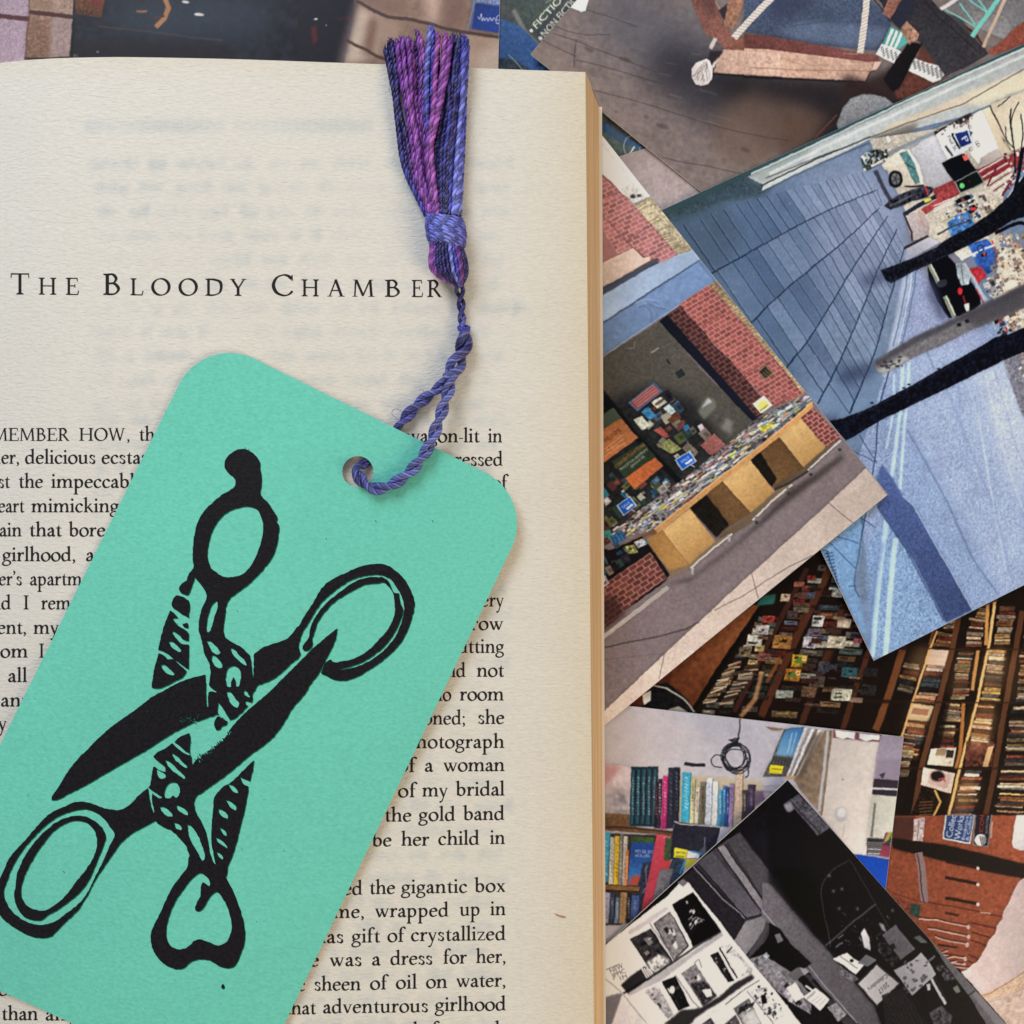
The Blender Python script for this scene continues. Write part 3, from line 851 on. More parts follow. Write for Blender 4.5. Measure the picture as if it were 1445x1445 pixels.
tassel = mesh('tassel', *(lambda t: (t[0].reshape(-1, 3), grid_faces(t[0].shape[0], t[0].shape[1])))(tube([pp(*q) for q in [(612, 120, .9), (614, 200, .9), (621, 270, 1.2), (629, 300, 1.4), (630, 345, 2.6), (632, 375, 2.6), (642, 398, 2.0)]], [.8, .9, 1.1, 1.2, 2.0, 2.5, .6], 10)), M_core_thread, mark, NAVY * .3, True)
fr = [  # bottom row first: (top x, y), mid1, mid2, bottom, height, colours
    ((549, 60), (561, 150), (577, 245), (605, 305), .5, [NAVY, NAVY, NAVY]), ((560, 58), (574, 150), (590, 240), (608, 305), .5, [NAVY, PURP, NAVY]),
    ((575, 60), (584, 150), (598, 240), (612, 305), .55, [NAVY, NAVY, NAVY * .7]), ((588, 58), (590, 150), (604, 240), (617, 305), .5, [NAVY * .8, NAVY * .7, NAVY * .7]),
    ((602, 56), (604, 150), (612, 240), (622, 305), .5, [BLUE, NAVY, NAVY]), ((616, 56), (616, 150), (620, 240), (627, 305), .5, [NAVY, NAVY, NAVY * .8]),
    ((630, 54), (627, 150), (628, 240), (632, 305), .5, [NAVY, NAVY * .8, NAVY]), ((644, 55), (638, 150), (637, 240), (638, 305), .5, [NAVY, NAVY, BLUE]),
    ((655, 58), (650, 150), (646, 240), (645, 305), .5, [BLUE, NAVY, BLUE]), ((546, 62), (556, 140), (570, 240), (602, 304), .55, [NAVY, NAVY, BLUE]),
    ((552, 54), (566, 150), (583, 250), (607, 304), 1.3, [NAVY, NAVY * .8, PURP]), ((559, 52), (573, 150), (590, 250), (610, 304), 1.4, [PURP, PURP, PINK]),
    ((567, 54), (579, 150), (593, 248), (612, 304), 1.6, [PURP, PINK, PURP]), ((575, 51), (583, 150), (595, 246), (613, 304), 1.8, [PURP, PURP, PURP]),
    ((583, 52), (588, 150), (597, 246), (614, 304), 1.7, [PURP, PINK, PINK]), ((591, 47), (594, 150), (603, 240), (616, 304), 1.6, [PURP, PURP, PURP * .8]),
    ((598, 50), (599, 150), (606, 240), (618, 304), 1.7, [PINK, PURP, PURP]), ((606, 38), (603, 140), (606, 235), (619, 304), 1.9, [PERI, BLUE, PURP]),
    ((612, 42), (608, 140), (608, 235), (620, 304), 2.0, [BLUE, BLUE, PURP]), ((620, 45), (613, 140), (603, 226), (613, 304), 2.5, [PINK, PINK, PURP]),
    ((628, 47), (619, 135), (605, 215), (615, 304), 2.6, [PINK, PURP, PINK]), ((636, 51), (624, 135), (608, 215), (617, 304), 2.5, [PURP, PINK, PINK]),
    ((633, 56), (626, 140), (614, 225), (618, 304), 1.5, [NAVY, NAVY * .7, NAVY]), ((636, 54), (629, 140), (618, 225), (620, 304), 1.6, [NAVY * .8, NAVY, NAVY * .7]), ((647, 50), (640, 140), (631, 225), (628, 304), 1.7, [NAVY, NAVY * .8, NAVY]), ((640, 48), (632, 140), (623, 225), (623, 304), 1.8, [NAVY, NAVY, NAVY]), ((645, 45), (638, 140), (628, 225), (626, 304), 2.0, [NAVY, BLUE * .8, NAVY]),
    ((650, 47), (642, 140), (633, 225), (630, 304), 2.1, [NAVY * .8, NAVY, NAVY * .7]), ((653, 50), (646, 140), (638, 225), (634, 304), 1.9, [BLUE, NAVY, BLUE]),
    ((656, 48), (650, 140), (643, 225), (639, 304), 1.8, [BLUE, PERI, PERI]), ((658, 52), (653, 140), (648, 225), (643, 304), 1.5, [BLUE, BLUE, PERI]),
    ((659, 56), (655, 150), (652, 230), (648, 304), 1.1, [PERI, BLUE, PERI])]
r3 = random.Random(5)
fr += [((627, 60), (622, 150), (624, 240), (626, 305), .9, [NAVY, NAVY, NAVY]), ((640, 60), (634, 150), (631, 240), (633, 305), 1.0, [NAVY, NAVY, NAVY]), ((586, 60), (588, 150), (600, 240), (612, 305), .9, [PURP * .6, NAVY, NAVY]), ((604, 60), (604, 150), (610, 240), (619, 305), .9, [PURP * .6, NAVY, NAVY])]
for (a, b, c, d, h, cs) in fr:
    jx = lambda k: r3.gauss(0, k)
    tk = r3.uniform(.8, 1.12)
    h += r3.uniform(-.25, .45)
    a = (a[0], a[1] + 7)
    path = catmull([pp(a[0] + jx(1.6), a[1] + jx(2.6), h + .6), pp((a[0] + b[0]) / 2 + jx(1.6), (a[1] + b[1]) / 2, h + .6 + jx(.2)), pp(b[0] + jx(1.5), b[1], h + .55 + jx(.2)), pp((b[0] + c[0]) / 2 + jx(1.0), (b[1] + c[1]) / 2, h + .5 + jx(.2)), pp(c[0] + jx(.8), c[1], h + .5), pp(d[0], d[1], min(h, 1.6) + 1.3)], 10)
    y = Yarn()
    v = 1 + r3.uniform(-.12, .12)
    y.twist(path, .24 * tk, .33 * tk, 3, 3.0 + r3.uniform(-.5, .5), mixc([q * v for q in cs]), 6, r3.uniform(0, 6), .16)
    for q in range(9):                  # fluffy cut end
        e = np.array(path[0])
        dirn = (path[0] - path[2]) / np.linalg.norm(path[0] - path[2])
        e = e + np.array([r3.uniform(-.3, .3), r3.uniform(-.3, .1), r3.uniform(-.3, .3)])
        tip = e + dirn * r3.uniform(.3, 1.1) + np.array([r3.uniform(-.4, .4), 0, r3.uniform(-.25, .25)])
        y.add(np.linspace(e, tip, 4), [.13, .11, .08, .03], cs[0] * v, 4)
    for q in range(3):                  # stray fibres along the thread
        k_ = r3.randrange(2, len(path) - 4)
        e = path[k_] + np.array([r3.uniform(-.2, .2), 0, .3])
        s_ = r3.choice([-1, 1])
        y.add(catmull([e, e + np.array([s_ * r3.uniform(.3, .8), r3.uniform(-.8, .8), .25]), e + np.array([s_ * r3.uniform(.5, 1.6), r3.uniform(-2, 2), r3.uniform(0, .4)])], 5), .03, cs[1] * 1.2, 4)
    y.build('thread', tassel)
y = Yarn()                              # wound band
for q in range(11):
    t_ = q / 10
    cx, cy = 627.5 + 3 * t_ + r3.uniform(-.6, .6), 307 + 37 * t_
    lp = []
    for a in np.linspace(0, 2 * math.pi, 40):
        lp.append(pp(cx + (26.5 - .12 * (q - 5) ** 2) * math.cos(a), cy + 3.2 * math.cos(a + .5) + r3.uniform(-.15, .15), 2.7 + (2.55 - .02 * (q - 5) ** 2) * math.sin(a)))
    y.twist(np.array(lp) + np.array([0, 0, r3.uniform(-.12, .12)]), .19, .26, 3, 2.6, mixc([BLUE * 1.15, PERI, BLUE, PURP, BLUE * 1.1] if q % 4 else [BLUE, PERI, BLUE * 1.2, PURP, BLUE]), 5, r3.uniform(0, 6), .22)
y.build('wound_band', tassel)
y = Yarn()                              # bulb below the band
hc = [PINK, PURP, NAVY, NAVY * .7, NAVY, NAVY * .8, BLUE, PERI, BLUE, PURP, PURP * .8, NAVY]
for q in range(30):
    a = math.pi * (q + .5) / 15 + r3.uniform(-.05, .05)
    c = hc[min(11, int((1 - math.cos(a)) / 2 * 12))] if math.sin(a) > 0 else NAVY
    pts = []
    for t_, wd, cx in [(340, 22, 630), (352, 22, 630.5), (366, 25, 632), (380, 25, 634), (391, 18, 639), (399, 8, 645), (404, 3, 648)]:
        pts.append(pp(cx - wd * math.cos(a), t_ + r3.uniform(-.4, .4), 2.6 + (2.5 * wd / 25) * math.sin(a)))
    y.twist(catmull(pts, 6), .16, .24, 3, 1.9, mixc([c, c * r3.uniform(.8, 1.2), c]), 5, r3.uniform(0, 6), .2)
y.build('head', tassel)

y = Yarn()
cordc = lambda a, b, c: (lambda s, q: mixc([a, b, c, a])(s, q) * (1.0 if q % 2 else .85))
thin = catmull([pp(645, 394, 2.6), pp(649, 412, 1.6), pp(651, 432, 1.2), pp(652, 450, 1.2), pp(653, 462, 1.3)], 8)
y.twist(thin, [.9, .5, .42, .42], .42, 2, 5.0, cordc(PERI, NAVY, BLUE), 5, .5, .2, (5, .2, 1.7))
for q in range(3):                      # knot
    lp = [pp(654.5 + (7.2 - q * .4) * math.cos(a), 462 + q * 2.2 + 1.5 * math.sin(a + q), 1.5 + .95 * math.sin(a)) for a in np.linspace(0, 2 * math.pi, 24)]
    y.twist(np.array(lp), .14, .2, 3, 1.7, BLUE, 5, q, .2)


def cs_(px, py, h):                     # height over the card
    x, yy, z = card_surf(px, py, h)
    return P(px, py, z)


ph_ = catmull([pp(655, 466, 1.3), pp(656, 480, 1.5), pp(651, 500, 1.6), pp(641, 520, 1.7), pp(632, 536, 1.8)], 8)
y.twist(ph_, [.5, .85, 1.0, .9], .85, 2, 8.5, cordc(PERI, NAVY, PERI), 5, 1.2, .2, (8, .29, 3.6))
fa = catmull([pp(637, 524, 2.2), pp(624, 543, 1.8), pp(604, 559, 1.3), pp(586, 574, 1.15), pp(572, 590, 1.0), pp(560, 604, .7), pp(540, 628, .45), pp(520, 650, .45), pp(508, 658, .8), P(504.5, 661, float(zprof(505)) + 1.7), P(505, 669, float(zprof(505)) + 3.0), cs_(512, 681, 1.3), cs_(526, 689, 1.2), cs_(543, 688, 1.2), cs_(560, 680, 1.2), cs_(576, 668, 1.25), cs_(590, 653, 1.3), cs_(603, 634, 1.5), cs_(612, 614, 1.7), pp(620, 592, 3.4), pp(627, 570, 3.1), pp(634, 548, 2.7), pp(640, 526, 2.3)], 10)
y.twist(fa, .6, .6, 2, 7.6, cordc(PERI, BLUE, PERI * 1.05), 5, .3, .18, (8, .22, 2.7), ([0, .2, .235, .26, .36, .40, .45, 1], [.9, 1, .8, .42, .42, .85, 1, 1]))
# a few loose hairs
for (a, b, c) in [((562, 592), (553, 584), (556, 577)), ((601, 556), (596, 550), (591, 551)), ((570, 582), (560, 577), (553, 580))]:
    y.add(catmull([pp(*a, 1.2), pp(*b, 1.5), pp(*c, 1.3)], 5), .035, BLUE, 4)
y.build('cord', mark)

fb = Yarn()
fb.add(catmull([page_surf(784, 1290, .1), page_surf(791, 1292.5, .22), page_surf(798, 1294, .1)], 6), .1, lin((190, 120, 90)), 5)
o = mesh('paper_fibre', np.vstack(fb.v), np.vstack(fb.f), M_thread, None, np.vstack(fb.c), True)
o['label'] = 'tiny reddish brown fibre lying on the bare right margin of the page'
o['category'] = 'fibre'

# ------------------------------------------------------------------ loose photo prints: the printed pictures
_fc = {}


def letters(s):
    """triangles of a plain sans lettering of Blender's own, cap height about .73"""
    if s not in _fc:
        cu = bpy.data.curves.new('t', 'FONT')
        cu.body = s
        cu.resolution_u = 3
        ob = bpy.data.objects.new('t', cu)
        COL.objects.link(ob)
        dg = bpy.context.evaluated_depsgraph_get()
        me = ob.evaluated_get(dg).to_mesh()
        me.calc_loop_triangles()
        v = np.array([q.co[:2] for q in me.vertices])
        _fc[s] = (v, [tuple(t.vertices) for t in me.loop_triangles])
        ob.evaluated_get(dg).to_mesh_clear()
        bpy.data.objects.remove(ob)
        bpy.data.curves.remove(cu)
    return _fc[s]


class Pic:
    """a small painter: areas of colour in picture coordinates, kept as an array and later given to the vertices of the print"""
    def __init__(self, x0, y0, x1, y1, col, seed=1):
        self.x0, self.y0 = x0, y0
        self.h, self.w = int(y1 - y0), int(x1 - x0)
        self.a = np.zeros((self.h, self.w, 3), np.float32)
        self.a[:] = np.array(col, np.float32)
        self.r = random.Random(seed)
        self.g = np.random.default_rng(seed)

    def cover(self, pts, soft=0.0):
        p = np.asarray(pts, float) - (self.x0, self.y0)
        m = int(3 * soft) + 2
        ax, ay = int(max(0, np.floor(p[:, 0].min()) - m)), int(max(0, np.floor(p[:, 1].min()) - m))
        bx, by = int(min(self.w, np.ceil(p[:, 0].max()) + m)), int(min(self.h, np.ceil(p[:, 1].max()) + m))
        if bx <= ax or by <= ay:
            return None
        ss = 3 if (bx - ax) * (by - ay) < 40000 else 2
        X = ax + (np.arange((bx - ax) * ss) + .5) / ss
        Y = ay + (np.arange((by - ay) * ss) + .5) / ss
        c = np.zeros((len(Y), len(X)), bool)
        n = len(p)
        for i in range(n):
            x1, y1 = p[i]
            x2, y2 = p[(i + 1) % n]
            if y1 == y2:
                continue
            rows = np.nonzero((y1 <= Y) != (y2 <= Y))[0]
            if len(rows):
                xi = x1 + (Y[rows] - y1) * (x2 - x1) / (y2 - y1)
                c[rows] ^= X[None, :] < xi[:, None]
        c = c.reshape(by - ay, ss, bx - ax, ss).mean((1, 3)).astype(np.float32)
        if soft:
            c = blur(c, soft)
        return (slice(ay, by), slice(ax, bx)), c

    def poly(self, pts, col, a=1.0, soft=0.0, tex=0.0, ts=1.0, to=None, col2=None, frm=None, h=True):
        """fill; col2 with frm -> to: runs from col to col2 along that line; tex: mottling"""
        r = self.cover(pts, soft)
        if r is None:
            return
        sl, c = r
        area = float(c.sum())
        q = np.array(col, np.float32)
        if h and a >= .85 and soft < 1 and 30 < area < 60000:
            # things in a photograph darken what lies round their edges a little and are never one even tone
            r2_ = self.cover(pts, 1.8 if area < 1500 else 3.0)
            self.a[r2_[0]] *= (1 - .2 * r2_[1])[..., None]
            if col2 is None:
                an = self.r.uniform(0, 6.28)
                yy, xx = np.mgrid[sl[0], sl[1]]
                d = math.cos(an) * (xx - xx.mean()) / (np.ptp(xx) + 1) + math.sin(an) * (yy - yy.mean()) / (np.ptp(yy) + 1)
                q = q * (1 + .2 * d[..., None])
        c = c[..., None] * a
        if col2 is not None:
            yy, xx = np.mgrid[sl[0], sl[1]]
            d = np.array(to, float) - np.array(frm, float)
            t = ((xx + self.x0 - frm[0]) * d[0] + (yy + self.y0 - frm[1]) * d[1]) / (d @ d)
            t = np.clip(t, 0, 1)[..., None]
            q = q * (1 - t) + np.array(col2, np.float32) * t
        if tex:
            hh, ww = c.shape[:2]
            nz = self.g.normal(0, 1, (hh, ww)).astype(np.float32)
            if ts > .3:
                nz = blur(nz, ts)
                nz /= nz.std() + 1e-6
            q = q * (1 + tex * nz[..., None])
        self.a[sl] = self.a[sl] * (1 - c) + q * c

    def line(self, pts, wd, col, a=1.0, soft=0.0, sm=0):
        pts = np.asarray(pts, float)
        if sm:
            pts = catmull(pts, sm)
        for i in range(len(pts) - 1):
            d = pts[i + 1] - pts[i]
            l = np.linalg.norm(d)
            if l < 1e-6:
                continue
            d /= l
            n = np.array([-d[1], d[0]]) * wd / 2
            e = d * wd * .15
            self.poly([pts[i] - e + n, pts[i + 1] + e + n, pts[i + 1] + e - n, pts[i] - e - n], col, a, soft, h=False)

    def edge(self, z, pts, col, d=(44, -35), **k):
        """fill an area that runs on past the trimmed edge of the print"""
        self.poly(z([(x + d[0], y + d[1]) for x, y in pts]), col, h=False, **k)
        self.poly(z(pts), col, **k)

    def text(self, s, at, to, hgt, col, a=1.0, fit=True, up=None):
        """lettering from at towards to; hgt: cap height, on the left of the reading direction (turned up)"""
        v, f = letters(s)
        d = np.array(to, float) - np.array(at, float)
        L = np.linalg.norm(d)
        d /= L
        u = np.array([d[1], -d[0]]) if up is None else np.array(up, float)
        wd = v[:, 0].max()
        kx = L / wd if fit else hgt / .73
        q = np.array(at) + v[:, :1] * kx * d + v[:, 1:] * (hgt / .73) * u
        for t in f:
            self.poly(q[list(t)], col, a, h=False)

    def quad(self, q, u0, v0, u1, v1):
        b = lambda u, v: tuple((1 - u) * (1 - v) * q[0][i] + u * (1 - v) * q[1][i] + u * v * q[2][i] + (1 - u) * v * q[3][i] for i in (0, 1))
        return [b(u0, v0), b(u1, v0), b(u1, v1), b(u0, v1)]

    def bricks(self, q, rows, cols, col, mortar, gap=.16, a=1.0, jit=.13):
        """q: corners; rows run along v"""
        q = np.asarray(q, float)
        self.poly(q, mortar, a, h=False)
        for i in range(rows):
            o = (.5 if i % 2 else 0) + self.r.uniform(-.1, .1)
            for j in range(-1, cols + 1):
                u0, u1 = (j + o + gap * .35) / cols, (j + o + 1 - gap * .35) / cols
                u0, u1 = max(0, u0), min(1, u1)
                if u1 - u0 < .1 / cols:
                    continue
                k = 1 + self.r.uniform(-jit, jit)
                self.poly(self.quad(q, u0, (i + gap) / rows, u1, (i + 1) / rows), [c * k for c in col], a, h=False)

    def spines(self, q, n, pal, vmin=.75, marks=True, tilt=0.0, a=1.0):
        """upright books in the quad (first edge: along the shelf top, left to right)"""
        ws = [self.r.uniform(.6, 1.4) for _ in range(n)]
        s = sum(ws)
        u = 0.0
        for w_ in ws:
            du = w_ / s
            c = self.r.choice(pal)
            k = self.r.uniform(.8, 1.15)
            c = [x * k for x in c]
            v0 = self.r.uniform(0, 1 - vmin)
            self.poly(self.quad(q, u + du * .04, v0, u + du * .93, 1), c, a, tex=.06)
            self.poly(self.quad(q, u + du * .86, v0, u + du * 1.0, 1), [x * .35 for x in c], a * .8)
            if marks:
                m = [230, 225, 215] if sum(c) < 360 else [40, 36, 40]
                z0 = v0 + self.r.uniform(.1, .25)
                while z0 < .85:
                    dz = self.r.uniform(.03, .1)
                    self.poly(self.quad(q, u + du * .32, z0, u + du * .66, z0 + dz), m, a * self.r.uniform(.2, .65))
                    z0 += dz + self.r.uniform(.02, .06)
                    if self.r.random() < .12:
                        z0 += .2
            u += du

    def shade(self, c, k):
        return [min(252, v * k * self.r.uniform(.95, 1.05)) for v in c]

    def clutter(self, region, n, pal, smin, smax, ang, asp=(.4, 1.6), a=1.0):
        """many small oblongs (books, papers, parcels) inside a region"""
        p = np.asarray(region, float)
        mn, mx = p.min(0), p.max(0)
        k = 0
        while k < n:
            x, y = self.r.uniform(mn[0], mx[0]), self.r.uniform(mn[1], mx[1])
            ins = False
            for i in range(len(p)):
                (xa, ya), (xb, yb) = p[i], p[(i + 1) % len(p)]
                if (ya <= y) != (yb <= y) and x < xa + (y - ya) * (xb - xa) / (yb - ya):
                    ins = not ins
            if not ins:
                k += .2
                continue
            k += 1
            s = self.r.uniform(smin, smax)
            t = s * self.r.uniform(*asp)
            an = math.radians(ang + self.r.gauss(0, 6))
            c, d = math.cos(an), math.sin(an)
            col = self.shade(self.r.choice(pal), self.r.uniform(.7, 1.15))
            pts = [(x + c * i - d * j, y + d * i + c * j) for i, j in [(-s / 2, -t / 2), (s / 2, -t / 2), (s / 2, t / 2), (-s / 2, t / 2)]]
            self.poly(pts, col, a, h=s > 9)
            if s > 5 and self.r.random() < .6:
                self.poly([((p_[0] - x) * .5 + x + s * .1 * c, (p_[1] - y) * .4 + y + s * .1 * d) for p_ in pts], self.shade(col, self.r.choice([.5, .6, 1.4])), a * .7)

    def finish(self, soft=.45, grain=.02, blotch=.02, black=0.0, warp=.3, gain=(1, 1, 1), con=1.0, sat=1.0):
        self.a = 105 + (self.a - 105) * con
        self.a = np.maximum(self.a.mean(2, keepdims=True) * (1 - sat) + self.a * sat, 0)
        self.a = np.maximum(self.a - black, 0) * (255 / (255 - black))
        nf = lambda s: (lambda q: q / (q.std() + 1e-6))(blur(self.g.normal(0, 1, (self.h, self.w)).astype(np.float32), s))
        yy, xx = np.mgrid[0:self.h, 0:self.w].astype(np.float32)
        self.a = self.at(xx + self.x0 + .5 + warp * (.62 * nf(1.5) + .7 * nf(5)), yy + self.y0 + .5 + warp * (.62 * nf(1.5) + .7 * nf(5)))
        self.a = blur(self.a, soft)
        self.a = np.clip(self.a + .38 * (self.a - blur(self.a, 1.2)), 0, 255)
        m = 1 + .7 * grain * nf(.35) + .45 * grain * nf(.9) + .15 * grain * nf(2.2) + .5 * blotch * nf(5) + .8 * blotch * nf(14)
        self.a *= m[..., None] * np.array(gain, np.float32)
        c = np.stack([nf(1.3), nf(1.3), nf(1.3)], -1)
        self.a = np.clip(self.a + grain * 30 * nf(.35)[..., None] + .9 * c, 2, 255)

    def at(self, px, py):
        # beyond what was painted the picture runs on mirrored
        fold = lambda v, n: np.clip(n - 1.001 - np.abs(np.mod(v, 2 * (n - 1.001)) - (n - 1.001)), 0, n - 1.001)
        x, y = fold(px - self.x0 - .5, self.w), fold(py - self.y0 - .5, self.h)
        i, j = x.astype(int), y.astype(int)
        fx, fy = (x - i)[..., None], (y - j)[..., None]
        a = self.a
        i1, j1 = np.minimum(i + 1, self.w - 1), np.minimum(j + 1, self.h - 1)
        return (a[j, i] * (1 - fx) + a[j, i1] * fx) * (1 - fy) + (a[j1, i] * (1 - fx) + a[j1, i1] * fx) * fy


M_print = mat('photo_print_surface', attr=True, rough=.33, spec=.09, bump=[(900, 900, 900, 4, .02, .25), (5000, 5000, 5000, 2, .006, .3)])
M_photo = mat('photo_paper', (226, 226, 222), rough=.6, vary=[(300, 300, 300, 2, .97, 1.02)])
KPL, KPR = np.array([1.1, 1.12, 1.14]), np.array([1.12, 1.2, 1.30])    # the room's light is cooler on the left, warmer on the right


def photo(label, quadpx, z, pic, fine, step=1.25, lift=None):
    """a print: a sheet with white paper edges and the picture on it. quadpx: its four corners in picture coordinates at height z;
    fine: the region of the print that needs the full resolution"""
    Q = np.array([P(x, y, z)[:2] for x, y in quadpx])
    ctr = Q.mean(0)
    root = empty('photo_print', label, 'photo print', (ctr[0], ctr[1], z), 'loose photo prints under the book')
    q = np.array(quadpx, float)
    fq = np.array(fine, float)
    e1, e2 = q[1] - q[0], q[3] - q[0]
    M = np.linalg.inv(np.stack([e1, e2], 1))
    uv = (fq - q[0]) @ M.T
    L1, L2 = np.linalg.norm(e1), np.linalg.norm(e2)

    def lines(lo, hi, L):
        lo, hi = max(0, lo - 12 / L), min(1, hi + 12 / L)
        a = np.linspace(lo, hi, max(2, int((hi - lo) * L / step)))
        b = np.linspace(0, lo, max(2, int(lo * L / 14)))[:-1] if lo > 0 else []
        c = np.linspace(hi, 1, max(2, int((1 - hi) * L / 14)))[1:] if hi < 1 else []
        return np.concatenate([b, a, c])
    us, vs = lines(uv[:, 0].min(), uv[:, 0].max(), L1), lines(uv[:, 1].min(), uv[:, 1].max(), L2)
    U, V = np.meshgrid(us, vs, indexing='ij')
    px = (1 - U) * (1 - V) * q[0][0] + U * (1 - V) * q[1][0] + U * V * q[2][0] + (1 - U) * V * q[3][0]
    py = (1 - U) * (1 - V) * q[0][1] + U * (1 - V) * q[1][1] + U * V * q[2][1] + (1 - U) * V * q[3][1]
    zz = z + 0 * px
    if lift is not None:
        zz = zz + lift(px, py)
    k = (H - z) / F
    xyz = np.stack([(px - C0) * k, (C0 - py) * k, zz + .012], -1).reshape(-1, 3)
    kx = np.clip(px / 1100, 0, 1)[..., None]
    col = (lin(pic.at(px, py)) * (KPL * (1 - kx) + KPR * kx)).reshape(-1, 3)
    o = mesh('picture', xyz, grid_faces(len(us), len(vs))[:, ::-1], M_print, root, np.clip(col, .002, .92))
    # the paper below
    ue, ve = np.linspace(0, 1, 40), np.linspace(0, 1, 40)
    U, V = np.meshgrid(ue, ve, indexing='ij')
    px = (1 - U) * (1 - V) * q[0][0] + U * (1 - V) * q[1][0] + U * V * q[2][0] + (1 - U) * V * q[3][0]
    py = (1 - U) * (1 - V) * q[0][1] + U * (1 - V) * q[1][1] + U * V * q[2][1] + (1 - U) * V * q[3][1]
    zz = z + 0 * px + (lift(px, py) if lift is not None else 0)
    grow = 1.0007
    a = np.stack([ctr[0] + ((px - C0) * k - ctr[0]) * grow, ctr[1] + ((C0 - py) * k - ctr[1]) * grow, zz], -1)
    b = a.copy()
    b[..., 2] -= .26
    n = 40 * 40
    idx = np.arange(n).reshape(40, 40)
    ring = np.concatenate([idx[:, 0], idx[-1, 1:], idx[-2::-1, -1], idx[0, -2:0:-1]])
    sf = np.stack([ring, np.roll(ring, -1), np.roll(ring, -1) + n, ring + n], -1)[:, ::-1]
    gf = grid_faces(40, 40)
    mesh('paper', np.vstack([a.reshape(-1, 3), b.reshape(-1, 3)]), np.vstack([gf[:, ::-1], gf + n, sf]), M_photo, root)
    return root

BOOKS = [(60, 64, 84), (150, 60, 60), (210, 200, 185), (70, 110, 150), (190, 150, 70), (60, 90, 80), (225, 220, 210), (120, 80, 110), (40, 40, 46), (200, 120, 90)]
PALE = [(225, 222, 218), (205, 200, 196), (235, 225, 205), (150, 175, 200), (190, 120, 110), (215, 205, 120), (120, 130, 150), (90, 80, 80), (230, 230, 235)]
DIM = [(70, 60, 58), (50, 60, 80), (110, 90, 80), (40, 50, 50), (150, 140, 130), (80, 40, 40), (60, 80, 110)]

# ================= shop corner with tiles, a dark window and a hanging sign (upside down at the top left)
A1, A2 = Z(0, 0, 4.014), Z(360, 0, 2.89)
p = Pic(-60, -60, 760, 170, (36, 35, 42), 1)
p.poly([(90, -60), (420, -60), (420, 170), (90, 170)], (38, 38, 46), tex=.10, ts=3)
p.poly(ell(270, 25, 120, 34, 30), (60, 74, 86), .75, soft=16)
p.poly(ell(200, 75, 130, 16, 30), (34, 26, 32), .8, soft=9)
p.poly(A1([(-300, -300), (166, -300), (166, 90), (143, 600), (-300, 600)]), (192, 172, 180), tex=.06, ts=.6)
p.poly(A1([(166, -300), (430, -300), (412, 85), (395, 330), (380, 600), (143, 600), (158, 100)]), (176, 150, 128), tex=.08, ts=.7)
p.poly(A1([(180, -20), (300, -20), (290, 70), (175, 60)]), (150, 118, 84), .5, soft=4)
p.poly(A1([(160, 95), (290, 105), (285, 330), (140, 340)]), (146, 112, 86), .85, soft=3, tex=.1, ts=.8)
p.poly(A1([(290, 105), (408, 110), (394, 325), (285, 330)]), (186, 168, 162), .6, soft=2, tex=.06)
p.line(A1([(-300, 66), (0, 92), (162, 108)]), 6.5, (98, 54, 54))
p.line(A1([(166, 68), (300, 84), (414, 96)]), 6, (86, 46, 44))
p.line(A1([(166, -50), (166, 90), (158, 130), (146, 335)]), 1.6, (110, 80, 72))
p.line(A1([(140, 330), (260, 332), (392, 326)]), 3, (60, 48, 44))
p.poly(A1([(423, -60), (600, -60), (576, 102), (430, 78)]), (112, 70, 42), tex=.1, ts=1)
p.poly(A1([(480, -60), (590, -60), (582, 40), (520, 30)]), (128, 52, 44), .7, soft=2)
p.text('VERS', A1([(532, 64)])[0], A1([(430, 52)])[0], 7, (44, 28, 22))
p.poly(A1([(423, 98), (412, 340), (395, 340), (410, 98)]), (20, 18, 20))
p.line(A1([(560, 148), (700, 162), (900, 186), (1100, 212), (1260, 230)]), 2, (96, 80, 74), .7, soft=.7)
p.line(A1([(430, 150), (560, 170)]), 3, (50, 62, 64), .6, soft=1)
for x, y, rx, ry in [(1050, 12, 5.5, 2), (1128, 82, 7, 2.2), (450, 30, 0, 0)]:
    if rx:
        p.poly(A1(ell(x, y, rx * 4.0, ry * 4.0, 16, .1)), (240, 238, 222), soft=.5)
p.line(A1([(935, -10), (955, 45), (930, 105), (885, 150)]), 7, (188, 136, 92), soft=.5)
p.line(A1([(930, 90), (880, 100)]), 3, (90, 60, 44))
p.line(A1([(775, 64), (830, 64)]), 3.5, (176, 122, 84), soft=.6)
p.poly(A1(ell(553, 295, 8, 5, 8)), (150, 150, 150))
p.line(A1(ell(428, 318, 9, 8, 12)), 1, (150, 150, 150))
p.poly(A2([(228, 110), (250, 105), (255, 165), (235, 185)]), (112, 40, 44), .8, soft=1)
p.line(A2([(340, 80), (380, 70), (395, 110)]), 3, (96, 40, 44), .6, soft=1)
p.poly(A2(ell(248, 78, 8, 4, 10)), (235, 232, 214))
p.poly(A2(ell(290, 102, 4, 3, 8)), (210, 190, 170))
p.poly(A2([(425, -200), (1040, -200), (1035, 0), (1005, 320), (345, 320), (366, 250), (395, 110)]), (158, 132, 112), tex=.03, ts=2)
p.poly(A2([(400, -10), (425, -10), (410, 110), (370, 250), (340, 300), (330, 250)]), (84, 74, 76), .9, soft=3)
p.poly(A2([(424, 25), (520, 70), (500, 220), (415, 255), (360, 260)]), (236, 216, 186), .95, soft=5)
p.poly(A2([(470, 60), (510, 75), (480, 235), (435, 215)]), (120, 84, 66), .8, soft=5)
p.poly(A2([(520, 60), (600, 85), (590, 170), (530, 240), (505, 220)]), (196, 168, 140), .8, soft=8)
